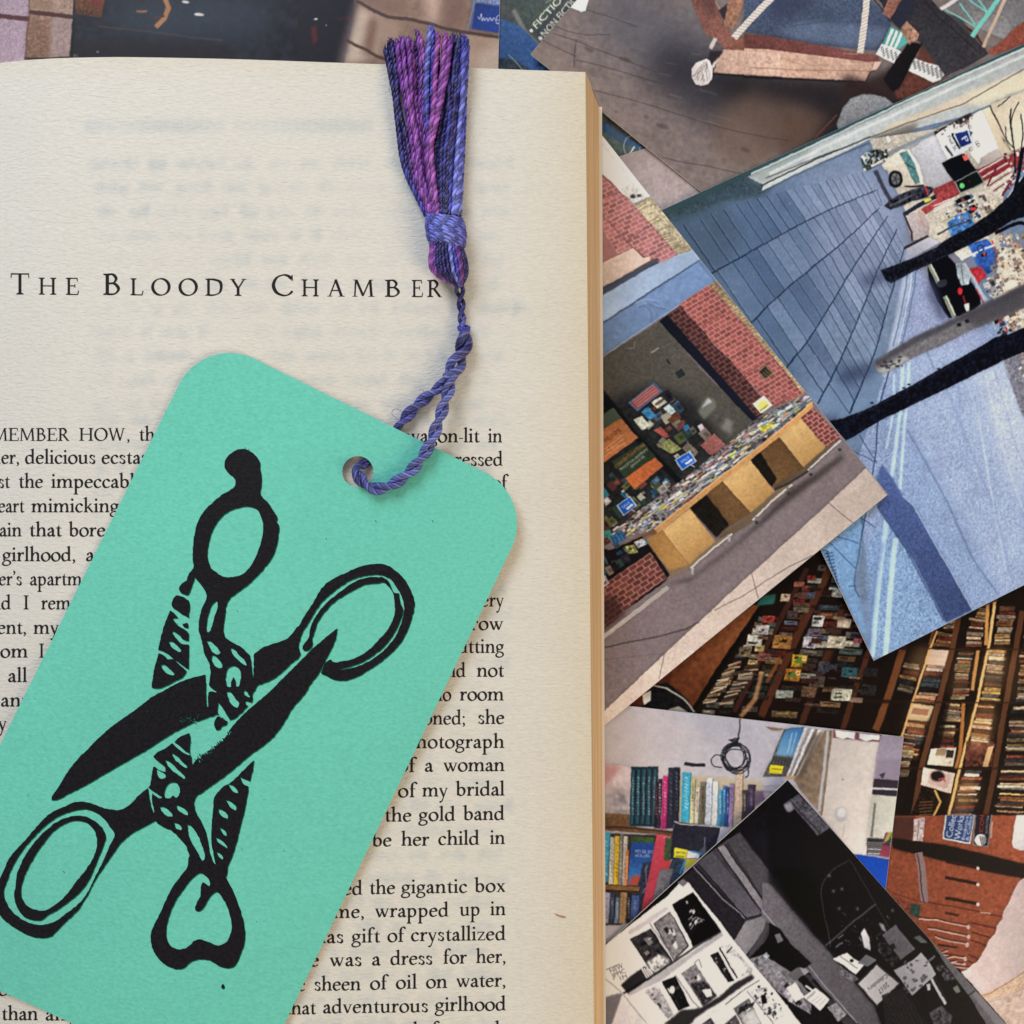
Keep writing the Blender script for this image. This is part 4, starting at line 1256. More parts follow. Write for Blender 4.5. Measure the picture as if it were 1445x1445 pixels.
p.poly(A2([(440, -60), (640, -60), (600, 70), (540, 60), (430, 10)]), (148, 120, 104), .9, soft=5)
p.poly(A2([(690, -60), (760, -60), (745, 110), (700, 92)]), (232, 204, 176), .75, soft=6)
p.poly(A2([(770, -60), (860, -60), (850, 110), (780, 100)]), (138, 110, 96), .8, soft=6)
p.poly(A2([(840, 135), (1020, 160), (1000, 300), (850, 300)]), (212, 186, 156), .85, soft=4)
p.poly(A2([(870, 150), (960, 160), (930, 215), (870, 200)]), (176, 146, 120), .7, soft=6)
p.poly(A2([(920, 210), (1010, 190), (1005, 300), (900, 300)]), (228, 208, 180), .8, soft=6)
p.line(A2([(415, 4), (470, 36), (540, 70), (640, 80), (700, 94), (780, 118), (870, 134), (1022, 156)]), 4.6, (92, 74, 66), soft=.4)
p.line(A2([(372, 164), (410, 184), (450, 200), (500, 232), (560, 248), (700, 262)]), 4.2, (98, 72, 60), soft=.4)
p.poly(A2([(890, -60), (1042, -60), (1034, 34), (1024, 140), (872, 118)]), (120, 128, 156), soft=.5)
p.poly(A2([(898, 12), (1034, 30), (1022, 138), (884, 118)]), (48, 74, 150), tex=.03)
p.poly(A2([(905, -60), (1040, -60), (1036, 26), (900, 8)]), (158, 174, 206), .95)
p.text('ROUG', A2([(1030, 6)])[0], A2([(918, -8)])[0], 7, (70, 96, 150))
sgn = A2([(1012, 78), (1004, 66), (990, 64), (984, 78), (996, 84), (1004, 92), (988, 96), (980, 80), (972, 72), (966, 86), (958, 72), (950, 86), (944, 74), (936, 84), (932, 72), (926, 86), (922, 56), (916, 78), (906, 68)])
p.line(sgn, 1.1, (226, 230, 240), sm=4)
p.line(A2([(1022, 112), (1010, 104), (1006, 116)]), 1, (226, 230, 240), sm=4)
p.line(A2([(868, 116), (894, 4)]), 1, (190, 190, 196), .7)
p.finish(.4, .022, .02, gain=(.9, .86, .88))
photo('photo print of pale tiles and a dark shop window, at the top left', [(-366, -620), (722.5, -620), (697, 300), (-380, 300)], .35, p, [(-40, -30), (716, -30), (716, 140), (-40, 140)], 1.1)

# ================= book crates under a slate sign: fiction, non fiction (below the wooden floor print)
B1, B2 = Z(740, 0, 4.014), Z(845, 180, 4.815)
p = Pic(660, -60, 960, 290, (58, 62, 70), 2)
p.poly([(660, -60), (960, -60), (960, 290), (660, 290)], (58, 62, 70), tex=.05, ts=1.5)
p.poly(B1([(-160, -60), (60, 190), (230, -20), (200, -200), (-160, -200)]), (54, 64, 70), tex=.06, ts=1)
p.line(B1([(-60, 60), (10, 190), (120, 290)]), 6, (88, 92, 100), soft=.7)
p.poly(B1([(-160, 90), (-20, 150), (60, 236), (180, 330), (260, 430), (-160, 430)]), (44, 70, 122), tex=.06, ts=1)
p.poly(B1([(-160, 330), (-60, 340), (100, 430), (-160, 430)]), (40, 48, 62), tex=.1)
p.line(B1([(-90, 310), (-50, 350), (0, 410)]), 1.2, (130, 140, 156), .8)
p.text('FICTION', B1([(68, 168)])[0], B1([(252, -36)])[0], 10, (222, 220, 216))
p.text('NON FICTION', B1([(118, 214)])[0], B1([(330, -30)])[0], 10, (222, 220, 216))
for x, y in [(38, 174), (92, 216)]:
    p.poly(B1(ell(x, y, 11, 9, 10)), (226, 226, 222))
p.line(B1([(120, 20), (160, -10)]), 1, (160, 160, 160), .6)
p.poly(B2([(-60, -60), (60, -20), (310, 145), (330, 200), (-60, -20)]), (46, 74, 124), tex=.05)
p.poly(B2([(-60, -20), (0, 10), (180, 120), (300, 150), (330, 260), (-60, 260)]), (62, 74, 80), tex=.05, ts=1.5)
p.poly(B2([(60, -10), (120, 20), (230, 110), (200, 130), (60, 30)]), (52, 64, 84), .8, soft=2)
p.line(B2(ell(225, 130, 54, 72, 22)), 1, (150, 170, 190), .85)
p.line(B2([(205, 180), (245, 130)]), 1.4, (190, 200, 210))
p.line(B2([(-10, 90), (20, 66)]), 1.4, (190, 200, 210))
p.finish(.4, .02, .02, gain=(1.4, 1.32, 1.15))
photo('photo print of a slate sign reading FICTION and NON FICTION', [(560, 30), (1060, -520), (1500, -120), (960, 500)], .0, p, [(690, -20), (930, -20), (930, 250), (690, 250)], 1.3)

# ================= plain mauve print
p = Pic(820, 180, 1040, 330, (166, 140, 134), 3)
p.poly([(820, 180), (1040, 180), (1040, 330), (820, 330)], (166, 140, 136), tex=.03, ts=1.2)
p.poly(B2([(150, 330), (420, 250), (460, 300), (180, 400)]), (178, 152, 146), .5, soft=3)
p.poly(B2([(100, 200), (330, 140), (350, 190), (120, 260)]), (150, 126, 122), .6, soft=4)
p.finish(.4, .014, .012, gain=(1.08, 1.14, 1.14))
photo('plain mauve photo print between the brick bookshop and wooden floor prints', [(770, 251), (1340, 83), (1460, 490), (890, 660)], .32, p, [(850, 200), (1010, 200), (1010, 310), (850, 310)], 1.3)

# ================= book shelves above an orange counter
G1, G2, G3 = Z(845, 640, 3.44), Z(1145, 780, 3.613), Z(1085, 1085, 4.014)
p = Pic(840, 740, 1500, 1500, (26, 16, 13), 4)
p.poly(G1([(120, 1240), (300, 1080), (560, 880), (750, 735), (785, 740), (700, 870), (560, 1060), (450, 1250), (400, 1290)]), (122, 66, 36), tex=.06, ts=2, col2=(84, 40, 22), frm=G1([(600, 900)])[0], to=G1([(380, 1240)])[0])
for k in range(6):
    p.line(G1([(330 + 60 * k, 1130 - 75 * k), (390 + 62 * k, 1200 - 90 * k)]), 1, (84, 42, 22), .5)
p.line(G1([(790, 740), (640, 960), (455, 1250)]), 6, (14, 10, 10), soft=.6)
p.poly(G1([(760, 740), (800, 690), (860, 680), (850, 730)]), (40, 90, 84), soft=.8)
p.poly(G1([(270, 1120), (330, 1110), (430, 1190), (460, 1260), (200, 1260), (230, 1180)]), (22, 20, 22), tex=.2)
p.poly(G1([(210, 1170), (255, 1150), (250, 1200), (220, 1220)]), (200, 190, 180))
p.line(G1([(260, 1125), (330, 1140), (420, 1195), (465, 1255)]), 2, (170, 160, 150))
p.poly(G1([(340, 1240), (390, 1225), (450, 1270), (330, 1275)]), (150, 140, 126))
# uprights and shelves, left dark part
for pts, wd, c in [([(1010, 560), (800, 960), (660, 1250)], 7, (60, 32, 24)), ([(1120, 560), (960, 890), (790, 1270)], 11, (78, 40, 26)),
                   ([(1230, 700), (1120, 980), (990, 1290)], 8, (52, 28, 22))]:
    p.line(G1(pts), wd, c, soft=.6)
for pts, wd, c in [([(160, 270), (80, 520), (-10, 760), (-60, 900)], 8, (70, 38, 26)), ([(320, 430), (230, 680), (160, 900)], 8, (74, 40, 26)), ([(470, 480), (395, 720), (330, 900)], 10, (110, 62, 34))]:
    p.line(G2(pts), wd, c, soft=.5)
for pts in [[(0, 275), (160, 280), (300, 300)], [(-150, 500), (310, 480), (600, 490), (900, 492)], [(-200, 745), (210, 755), (520, 762), (800, 770)]]:
    p.line(G2(pts), 5, (34, 19, 15), .9, soft=.8)
cov = lambda z, x, y, w, h, c, s=.18: p.poly(z([(x + s * h, y), (x + w + s * h, y + .06 * w), (x + w, y + h + .06 * w), (x, y + h)]), c, tex=.12, ts=.8)
r4 = random.Random(8)
ups = [[(785, 740), (455, 1250)], [(1010, 560), (660, 1250)], [(1120, 560), (790, 1270)], [(1250, 650), (1000, 1290)], [(1400, 700), (1180, 1290)]]
lx = lambda u, y: u[0][0] + (y - u[0][1]) * (u[1][0] - u[0][0]) / (u[1][1] - u[0][1])
for i in range(4):
    y = 560.0
    while y < 1260:
        xa, xb = lx(ups[i], y), lx(ups[i + 1], y)
        dy = r4.uniform(26, 44)
        if r4.random() < .8 and (i > 0 or y > 740):
            n_ = 1 if i else 2
            for q in range(n_):
                wd = (xb - xa) * r4.uniform(.5, .66) / n_
                x0 = xa + (xb - xa) * (.16 + .42 * q) + r4.uniform(-6, 8)
                k = r4.choice([.35, .45, .6, .8]) * (1.1 if y < 1000 else .75)
                c = p.shade(r4.choice([(186, 160, 140), (150, 60, 50), (196, 150, 100), (120, 90, 76), (90, 96, 110), (206, 190, 170), (130, 76, 50), (70, 80, 76)]), k)
                cov(G1, x0, y, wd, dy * .74, c)
                cov(G1, x0 + wd * .2, y + dy * .2, wd * r4.uniform(.3, .6), dy * .2, p.shade(c, r4.choice([.5, 1.5])))
        y += dy
for x, y, w, h, c in [(790, 785, 60, 36, (170, 60, 50)), (755, 830, 66, 46, (200, 180, 165)), (715, 878, 74, 52, (216, 198, 180)), (840, 880, 90, 64, (176, 110, 56)), (675, 938, 58, 46, (120, 100, 80)), (770, 965, 60, 40, (150, 80, 70)),
                      (1030, 785, 56, 54, (206, 200, 192)), (1010, 850, 70, 34, (110, 92, 106)), (985, 888, 66, 54, (196, 186, 178)), (1155, 800, 64, 44, (196, 170, 146)), (1105, 884, 86, 58, (206, 186, 168)), (1235, 880, 40, 40, (190, 90, 90)),
                      (930, 976, 74, 60, (196, 150, 36)), (898, 1044, 74, 58, (204, 120, 40)), (1060, 1010, 56, 50, (70, 66, 72)), (1175, 1035, 76, 50, (52, 92, 100)), (1020, 1080, 70, 50, (90, 80, 74)), (855, 1146, 84, 40, (150, 140, 134)), (980, 1130, 70, 50, (120, 80, 60)), (1125, 1140, 96, 56, (206, 190, 172)),
                      (945, 620, 50, 24, (170, 90, 70)), (985, 640, 40, 26, (150, 60, 50)), (880, 680, 44, 36, (186, 160, 130)), (960, 676, 50, 30, (160, 50, 50)), (940, 708, 56, 26, (130, 40, 46)), (1010, 590, 40, 24, (140, 50, 46)), (1110, 650, 70, 44, (190, 180, 172)), (1270, 1120, 70, 50, (50, 44, 44)), (1280, 1040, 70, 40, (44, 40, 44)),
                      (910, 760, 50, 40, (80, 60, 60)), (1060, 540, 40, 30, (90, 70, 60))]:
    c = p.shade(c, .82)
    cov(G1, x, y, w, h, c)
    for k in range(3):
        a, b = r4.uniform(.1, .6), r4.uniform(.1, .7)
        cov(G1, x + a * w, y + b * h, w * r4.uniform(.15, .4), h * r4.uniform(.1, .3), p.shade(c, r4.choice([.3, .5, .7, 1.2])))
for k in range(60):
    x, y = r4.uniform(640, 1380), r4.uniform(640, 1230)
    if x - 700 > (900 - y) * .9 and x + .4 * (y - 640) < 1450:
        cov(G1, x, y, r4.uniform(36, 80), r4.uniform(6, 26), p.shade(r4.choice([(60, 44, 40), (84, 60, 50), (50, 50, 60), (100, 74, 56), (70, 34, 30), (130, 100, 80)]), r4.uniform(.5, 1)))
for x, y in [(1000, 990), (968, 1060)]:
    p.poly(G1([(x - 54, y + 20), (x - 20, y), (x - 14, y + 34)]), (70, 110, 50))
    p.line(G1(ell(x - 2, y + 6, 9, 10, 10)), 1, (230, 210, 160))
for k in range(26):
    u = k / 26
    x, y = 660 - 130 * u + r4.uniform(-6, 6), 1030 + 190 * u
    p.line(G1([(x - 30, y), (x + 30, y - 14 + r4.uniform(-14, 14))]), 2.2, r4.choice([(180, 160, 130), (120, 90, 60), (70, 46, 34), (200, 180, 150)]), .85)
    p.line(G1([(x + 50, y + 6), (x + 116, y - 4 + r4.uniform(-10, 14))]), 2.2, r4.choice([(150, 130, 110), (80, 50, 40), (60, 46, 40), (176, 150, 120)]), .8)
p.line(G1([(790, 1060), (760, 1190), (690, 1275)]), 6, (190, 130, 84), .7, soft=1)
p.line(G1([(880, 990), (815, 1110)]), 5, (130, 70, 36), .8, soft=.8)
# brightly lit bays on the right, book stacks seen from the side
hot = [(196, 140, 96), (226, 190, 150), (160, 96, 56), (120, 60, 40), (216, 160, 90), (70, 44, 36), (40, 26, 24), (236, 214, 186), (140, 56, 44), (58, 62, 70), (190, 156, 130), (210, 170, 130), (96, 56, 40)]


def stackcol(z, a, b, c, d, n, light=1.0):
    """stack of books lying flat in the quad a b c d (a-b: upper edge)"""
    q = z([a, b, c, d])
    v = 0
    while v < 1:
        dv = p.r.uniform(.4, 1.5) / (n * 1.45)
        col = p.shade(p.r.choice(hot), light * p.r.uniform(.6, 1.12))
        u0, u1 = p.r.uniform(0, .16), 1 - p.r.uniform(0, .2)
        t = p.r.uniform(-.25, .25) / n
        Qd = p.quad(q, u0, v, u1, min(1, v + dv * .86))
        p.poly(Qd, col, tex=.12)
        p.poly(p.quad(q, u0 + .1, v + dv * .25, u1 - .3, min(1, v + dv * .5)), p.shade(col, p.r.choice([.4, .5, 1.35])), .6)
        v += dv


bays = [  # (left edge polyline x at y, right edge) in G2 coordinates
    [(600, 490), (720, 500), (640, 770), (520, 760), 10, 1.0], [(510, 770), (625, 790), (560, 1060), (430, 1050), 12, .95], [(440, 930), (545, 945), (500, 1140), (440, 1140), 10, .8],
    [(745, 500), (835, 505), (800, 750), (700, 750), 13, .85], [(680, 765), (775, 775), (735, 1000), (620, 1000), 13, .9],
    [(905, 490), (1000, 500), (975, 760), (855, 750), 12, 1.05], [(845, 770), (940, 775), (930, 1000), (795, 980), 12, 1.1], [(770, 1110), (880, 1110), (840, 1340), (705, 1340), 10, 1.05],
    [(1060, 500), (1120, 505), (1110, 760), (1040, 760), 13, .8], [(1020, 780), (1120, 780), (1110, 1090), (970, 1090), 15, .8], [(950, 1110), (1120, 1110), (1110, 1330), (930, 1320), 12, .95],
    [(640, 400), (740, 420), (720, 480), (610, 475), 3, .7], [(800, 330), (900, 345), (870, 480), (780, 480), 5, .85], [(950, 270), (1060, 275), (1020, 470), (920, 470), 6, .8],
    [(470, 560), (555, 570), (530, 730), (420, 700), 5, .6], [(850, 280), (910, 285), (890, 340), (830, 330), 2, .7], [(1100, 280), (1160, 280), (1150, 480), (1075, 480), 6, .7],
    [(680, 340), (760, 330), (740, 400), (670, 400), 2, .7]]
for a, b, c, d, n, l in bays:
    stackcol(G2, a, b, c, d, n, l)
p.poly(G2([(600, 490), (720, 500), (700, 580), (580, 570)]), (216, 180, 160), .9, soft=.5)
p.poly(G2([(510, 765), (625, 785), (600, 860), (490, 850)]), (206, 176, 136), .9, soft=.5)
p.poly(G2([(520, 790), (600, 800), (590, 830), (510, 820)]), (130, 70, 60), .8)
for sh in [[(690, 590), (650, 770), (590, 860), (520, 1110), (450, 1340), (560, 1340), (640, 1060), (700, 800), (740, 600)], [(985, 500), (965, 760), (930, 800), (880, 1090), (900, 1330), (960, 1090), (1010, 800), (1030, 500)]]:
    p.poly(G2(sh), (22, 12, 10), .8, soft=1.2)
for pts, wd, c in [([(640, 400), (600, 500), (520, 750), (440, 1000)], 3, (206, 156, 96)), ([(752, 320), (720, 480), (640, 800), (560, 1100), (520, 1340)], 8, (92, 54, 34)), ([(936, 250), (905, 470), (850, 740), (770, 1040), (700, 1340)], 4, (222, 170, 104)),
                   ([(1075, 300), (1040, 500), (985, 800), (930, 1130), (890, 1330)], 8, (88, 50, 32)), ([(850, 500), (820, 700)], 5, (190, 130, 70)), ([(775, 770), (760, 1000), (735, 1100)], 5, (170, 104, 50)), ([(900, 260), (890, 470)], 5, (196, 134, 70)), ([(480, 400), (600, 330), (800, 300), (950, 240)], 3, (90, 50, 30)), ([(640, 330), (600, 470)], 3, (120, 70, 40))]:
    p.line(G2(pts), wd, c, soft=.4)
for pts in [[(590, 488), (760, 492), (900, 492), (1120, 492)], [(500, 762), (760, 764), (980, 764), (1120, 764)], [(400, 1095), (560, 1100), (770, 1100), (1120, 1100)]]:
    p.line(G2(pts), 2.4, (48, 26, 18), .8, soft=.5)
p.poly(G2([(610, 1000), (740, 990), (720, 1090), (590, 1080)]), (222, 200, 176), tex=.05)
p.poly(G2([(640, 1000), (690, 1000), (680, 1035), (632, 1035)]), (150, 120, 90))
p.poly(G2([(690, 1005), (728, 1005), (720, 1045), (685, 1045)]), (50, 40, 40))
p.poly(G2([(790, 960), (935, 975), (920, 1090), (780, 1090)]), (96, 50, 40), tex=.2, ts=1.5)
p.poly(G2([(900, 990), (930, 985), (900, 1090), (870, 1090)]), (206, 160, 110))
p.poly(G3([(875, -10), (1055, 25), (1030, 140), (860, 90)]), (222, 192, 176), tex=.03)
p.poly(G3([(915, 10), (1030, 35), (1010, 110), (900, 80)]), (200, 160, 150))
p.poly(G3(ell(955, 40, 40, 30, 14)), (30, 22, 24), soft=.8)
p.line(G3([(960, 60), (985, 50), (1000, 70)]), 2, (180, 60, 60))
p.poly(G3([(870, 95), (950, 115), (965, 200), (930, 270), (800, 268)]), (34, 18, 16), tex=.3)
p.line(G3([(940, 120), (970, 190), (930, 270)]), 3, (200, 150, 80))
for k in range(5):
    p.line(G3([(850, 190 + 18 * k), (925, 185 + 18 * k)]), 1.4, (150, 110, 60), .6)
# warm light of the shelf lamps in the picture, falling off into the bays
for x, y, rx, ry, a_ in [(560, 560, 60, 90, .28), (545, 850, 60, 110, .24), (760, 620, 60, 130, .16), (930, 600, 60, 140, .3), (870, 880, 70, 130, .3), (780, 1230, 60, 110, .34), (1040, 640, 60, 140, .12)]:
    p.poly(G2(ell(x, y, rx, ry, 20, .3)), (232, 170, 104), a_, soft=7)
# the counter below
p.poly(G3([(690, 265), (1460, 262), (1460, 640), (1430, 625), (1385, 690), (1330, 850), (1270, 960), (1200, 1080), (1100, 1150), (600, 800), (560, 300)]), (140, 68, 46), tex=.05, ts=1.3)
p.poly(G3([(690, 265), (830, 268), (815, 400), (700, 420)]), (70, 40, 36), .9, soft=2)
p.poly(G3([(700, 390), (1000, 430), (1460, 540), (1460, 625), (1200, 575), (700, 450)]), (28, 20, 20), soft=.7)
p.poly(G3([(820, 285), (885, 272), (872, 410), (818, 405)]), (176, 152, 152), tex=.1, ts=1)
p.line(G3([(850, 290), (840, 400)]), 1.6, (120, 100, 100))
p.line(G3([(850, 480), (865, 560), (872, 660), (886, 755)]), 11, (132, 106, 106), sm=4)
p.line(G3([(840, 480), (855, 560), (862, 660), (878, 755)]), 1.6, (60, 40, 40), sm=4)
p.poly(G3([(1000, 262), (1168, 258), (1142, 428), (984, 396)]), (206, 206, 212))
p.poly(G3([(1008, 262), (1160, 262), (1136, 418), (992, 390)]), (48, 66, 112))
upv = (-1, -.2)
for s, a, b, h in [('Collec', (1036, 392), (1062, 262), 9), ('Works', (1082, 402), (1106, 266), 9), ('Bookstore', (1108, 404), (1132, 268), 5), ('& Coffee', (1132, 408), (1154, 270), 5)]:
    p.text(s, G3([a])[0], G3([b])[0], h, (232, 232, 238), up=None)
p.poly(G3([(1172, 262), (1262, 262), (1240, 442), (1158, 430)]), (34, 28, 38))
p.line(G3([(1172, 262), (1158, 430), (1240, 442), (1262, 262)]), 1.2, (140, 140, 150))
p.text('ICON', G3([(1212, 362)])[0], G3([(1222, 262)])[0], 6, (214, 54, 50))
p.text('BOOKSTORE', G3([(1238, 368)])[0], G3([(1248, 266)])[0], 3, (200, 200, 206))
p.poly(G3(ell(1200, 402, 34, 34, 16)), (210, 206, 206))
for k in range(4):
    p.line(G3([(1196 + k * 10, 384), (1206 + k * 9, 432)]), 1.1, (34, 28, 38))
p.line(G3([(1266, 300), (1256, 390)]), 2.4, (196, 150, 140), .8)
p.poly(G3([(1400, 262), (1460, 262), (1460, 460), (1420, 462), (1384, 446), (1376, 420)]), (214, 204, 206), tex=.02)
for y0 in (516, 608, 722):
    p.line(G3([(1000, y0 + 8), (1180, y0 + 42)]), 4.4, (44, 24, 22))
    p.poly(G3(ell(1184, y0 + 46, 10, 11, 8)), (206, 186, 180))
p.line(G3([(900, 755), (1100, 790), (1320, 836)]), 2, (92, 42, 30))
p.line(G3([(1000, 815), (1075, 830)]), 3.4, (64, 30, 24))
p.line(G3([(1200, 812), (1255, 818)]), 1.2, (206, 180, 170))
p.line(G3([(700, 700), (830, 745), (890, 760)]), 1.6, (96, 46, 34))
p.poly(G3([(690, 730), (800, 760), (795, 820), (740, 780)]), (120, 60, 46), tex=.15)
p.poly(G3([(805, 765), (858, 770), (850, 850), (795, 825)]), (40, 66, 60), tex=.1)
for y0, ln in [(860, 1130), (915, 1130), (960, 1125), (1040, 1110), (1075, 1105), (1100, 1150)]:
    x0 = 850 + max(0, (y0 - 860)) * .9
    p.line(G3([(x0, y0 - 18), (960, y0 - 8 + (x0 > 960) * 10), (ln, y0 + 26)]), 2.4, (84, 38, 30))
    p.line(G3([(x0, y0 - 10), (960, y0 + (x0 > 960) * 10), (ln, y0 + 34)]), 1.6, (208, 178, 170), .9)
    p.poly(G3(ell(ln, y0 + 36, 10, 14, 8)), (190, 160, 156))
    p.line(G3([(ln + 20, y0 + 10), (1310 - (y0 - 860) * .55, y0 + 50)]), 2.2, (84, 38, 30))
p.line(G3([(960, 995), (1065, 1010)]), 3, (52, 30, 26))
# the pale floor
p.poly(G3([(1424, 630), (1460, 610), (1460, 1460), (1360, 1460), (1090, 1150), (1120, 1138), (1180, 1090), (1200, 1060), (1230, 1010), (1242, 980), (1280, 930), (1290, 890), (1320, 850), (1328, 810), (1352, 770), (1385, 690)]), (204, 178, 176), tex=.012, ts=2)
p.poly(G3([(1090, 1150), (1140, 1130), (1145, 1170), (1120, 1190)]), (226, 208, 204), .9, soft=1)
p.poly(G3([(1190, 1280), (1300, 1235), (1460, 1150), (1460, 1240), (1330, 1290), (1250, 1310)]), (206, 168, 140), .9, soft=1.5, tex=.06, ts=1)
p.line(G3([(1196, 1284), (1260, 1268), (1330, 1225), (1460, 1140)]), 1.4, (150, 100, 70), .8, soft=.4)
p.line(G3([(1240, 1320), (1330, 1300), (1460, 1235)]), 1.4, (160, 110, 80), .7, soft=.4)
p.poly(G3([(1250, 1320), (1460, 1240), (1460, 1460), (1360, 1460)]), (196, 166, 154), .9, soft=2, tex=.05, ts=2)
for k in range(14):
    x, y = r4.uniform(1300, 1450), r4.uniform(1240, 1440)
    p.line(G3([(x, y), (x + r4.uniform(10, 50), y - r4.uniform(0, 30))]), 1.2, (170, 130, 110), .6, soft=.4)
p.finish(.36, .03, .02, 8, gain=(1.12, 1.12, 1.1), sat=.86)
photo('dark photo print of lit bookshelves above an orange counter, at the lower right', [(770, 757), (1870, 750), (1870, 1510), (770, 1510)], .34, p, [(845, 770), (1460, 770), (1460, 1460), (845, 1460)], 1.05)

# ================= wooden floor with a chair, ropes and books
C1, C2 = Z(740, 0, 4.014), Z(1085, 0, 4.014)
p = Pic(735, -60, 1500, 340, (104, 88, 82), 5)
ALL = [(735, -60), (1500, -60), (1500, 340), (735, 340)]
p.poly(ALL, (122, 104, 98), tex=.03, ts=2)
p.poly([(735, 60), (980, 300), (1150, 340), (735, 340)], (150, 124, 106), .8, soft=18)
p.poly(ell(930, 50, 110, 50, 30, .5), (78, 78, 88), .7, soft=26)
p.poly(ell(1010, 128, 110, 46, 30, .45), (44, 42, 50), .85, soft=22)
p.poly([(1000, 104), (1300, 110), (1300, 250), (1080, 200)], (38, 33, 36), .95, soft=12)
p.poly(C2([(-300, 620), (-100, 520), (200, 600), (300, 700), (200, 800), (-60, 960), (-300, 900)]), (112, 86, 72), .75, soft=12)
p.poly(C2([(60, 640), (330, 640), (240, 800), (60, 880)]), (92, 66, 54), .8, soft=8)
grain = [((90, 130), (290, 200), (480, 205)), ((160, 200), (300, 245), (520, 330), (760, 420)), ((290, 350), (450, 385), (600, 430), (780, 480)), ((395, 520), (640, 580), (900, 660), (1180, 740), (1500, 800)), ((330, 60), (500, 110), (640, 160)), ((780, 895), (900, 920), (1050, 945), (1230, 985)), ((100, 240), (200, 290), (290, 330))]
for g_ in grain:
    p.line(C1(g_), 1.1, (66, 52, 50), .75, soft=.3, sm=4)
p.line(C1([(292, 240), (284, 300), (278, 385)]), 1.1, (66, 52, 50), .8)
r5 = random.Random(2)
for k in range(150):
    x, y = r5.uniform(40, 1100), r5.uniform(60, 1040)
    if y > 318 + (x - 35) * .79 + 10 or x + y < 330:
        continue
    l = r5.uniform(30, 150)
    p.line(C1([(x, y), (x + l, y + l * .24 + r5.uniform(-6, 6))]), r5.uniform(.5, 1.4), r5.choice([(88, 70, 64), (150, 128, 116), (96, 80, 74)]), r5.uniform(.15, .4), soft=.5)
for x, y, a_, b_ in [(570, 345, 36, 12), (690, 668, 16, 7), (520, 640, 12, 6), (1250, 850, 30, 12), (780, 720, 40, 14), (370, 290, 30, 12)]:
    p.poly(C1(ell(x, y, a_, b_, 14, .3)), (70, 56, 54), .55, soft=1.2)
p.poly(C1([(240, 44), (300, -20), (370, -20), (345, 72), (318, 76)]), (222, 230, 232))
# chair frame
p.poly(C1([(935, -20), (1068, -20), (1110, 90), (1142, 150), (1190, 210), (1450, 240), (1450, 300), (1140, 285), (1075, 222), (1020, 190)]), (120, 72, 62), tex=.06, ts=1, col2=(146, 92, 74), frm=C1([(1000, 40)])[0], to=C1([(1400, 260)])[0])
p.line(C1([(1080, 10), (1120, 80), (1140, 150)]), 1.6, (190, 150, 140), .6, soft=.4)
p.poly(C1([(985, -20), (1060, -20), (1090, 80), (1040, 120)]), (86, 56, 56), .6, soft=3)
p.poly(C1([(1140, 30), (1180, -20), (1250, -20), (1200, 140), (1180, 165), (1138, 150)]), (150, 100, 76), tex=.08, ts=1)
p.poly(C1([(1100, 60), (1150, 20), (1130, 120)]), (50, 40, 44), .9)
p.poly(C1([(1262, 60), (1400, -20), (1500, -20), (1500, 215), (1330, 190), (1210, 175)]), (66, 75, 98), tex=.06, ts=.7)
p.poly(C2([(-140, -40), (530, -40), (600, 20), (660, 80), (692, 130), (688, 200), (655, 250), (610, 287), (400, 268), (150, 245), (0, 205), (-140, 180)]), (66, 75, 97), tex=.07, ts=.7)
p.poly(C2([(60, 170), (200, 120), (420, 130), (600, 150), (680, 170), (610, 270), (400, 250), (150, 230)]), (94, 106, 130), .75, soft=4, tex=.06, ts=.6)
p.poly(C2([(0, -40), (300, -40), (200, 60), (60, 120), (0, 90)]), (56, 60, 82), .8, soft=8)
p.line(C2([(130, 150), (330, 120), (520, 128), (640, 138)]), 1.2, (58, 68, 94), .7, soft=.4)
p.line(C2([(580, -20), (640, 50), (690, 120)]), 2, (34, 38, 52), .9, soft=.5)
# seat board
p.poly(C1([(1180, 215), (1450, 220), (1450, 300), (1140, 285)]), (142, 84, 68), tex=.05)
p.poly(C2([(-140, 190), (0, 205), (300, 258), (520, 300), (612, 315), (632, 352), (560, 356), (300, 320), (0, 285), (-140, 280)]), (118, 64, 58), tex=.05, ts=1)
p.poly(C2([(-140, 275), (0, 282), (300, 318), (560, 352), (632, 352), (610, 395), (575, 408), (548, 460), (300, 450), (0, 434), (-140, 432)]), (198, 150, 124), tex=.05, ts=1.2)
p.poly(C1([(1125, 282), (1450, 300), (1450, 434), (1068, 416), (1100, 330)]), (200, 154, 130), tex=.05, ts=1.2)
for k in range(26):
    x, y = r5.uniform(-100, 520), r5.uniform(300, 440)
    p.line(C2([(x, y), (x + r5.uniform(30, 120), y + r5.uniform(4, 16))]), r5.uniform(.6, 1.3), r5.choice([(160, 106, 84), (222, 178, 150), (150, 98, 76)]), .5, soft=.4)
p.line(C2([(-100, 384), (200, 398), (420, 400), (570, 404)]), 1.2, (140, 92, 72), .8, soft=.3)
p.line(C2([(548, 460), (572, 408), (600, 398)]), 1.6, (60, 36, 32), .9)
p.poly(C2([(600, 352), (640, 350), (615, 392), (585, 400)]), (214, 168, 146), .9)
p.line(C1([(1040, 418), (1200, 428), (1450, 440)]), 2.4, (28, 24, 28), .9, soft=.8)
p.line(C2([(-140, 438), (200, 450), (550, 466)]), 2.4, (26, 22, 26), .9, soft=.8)


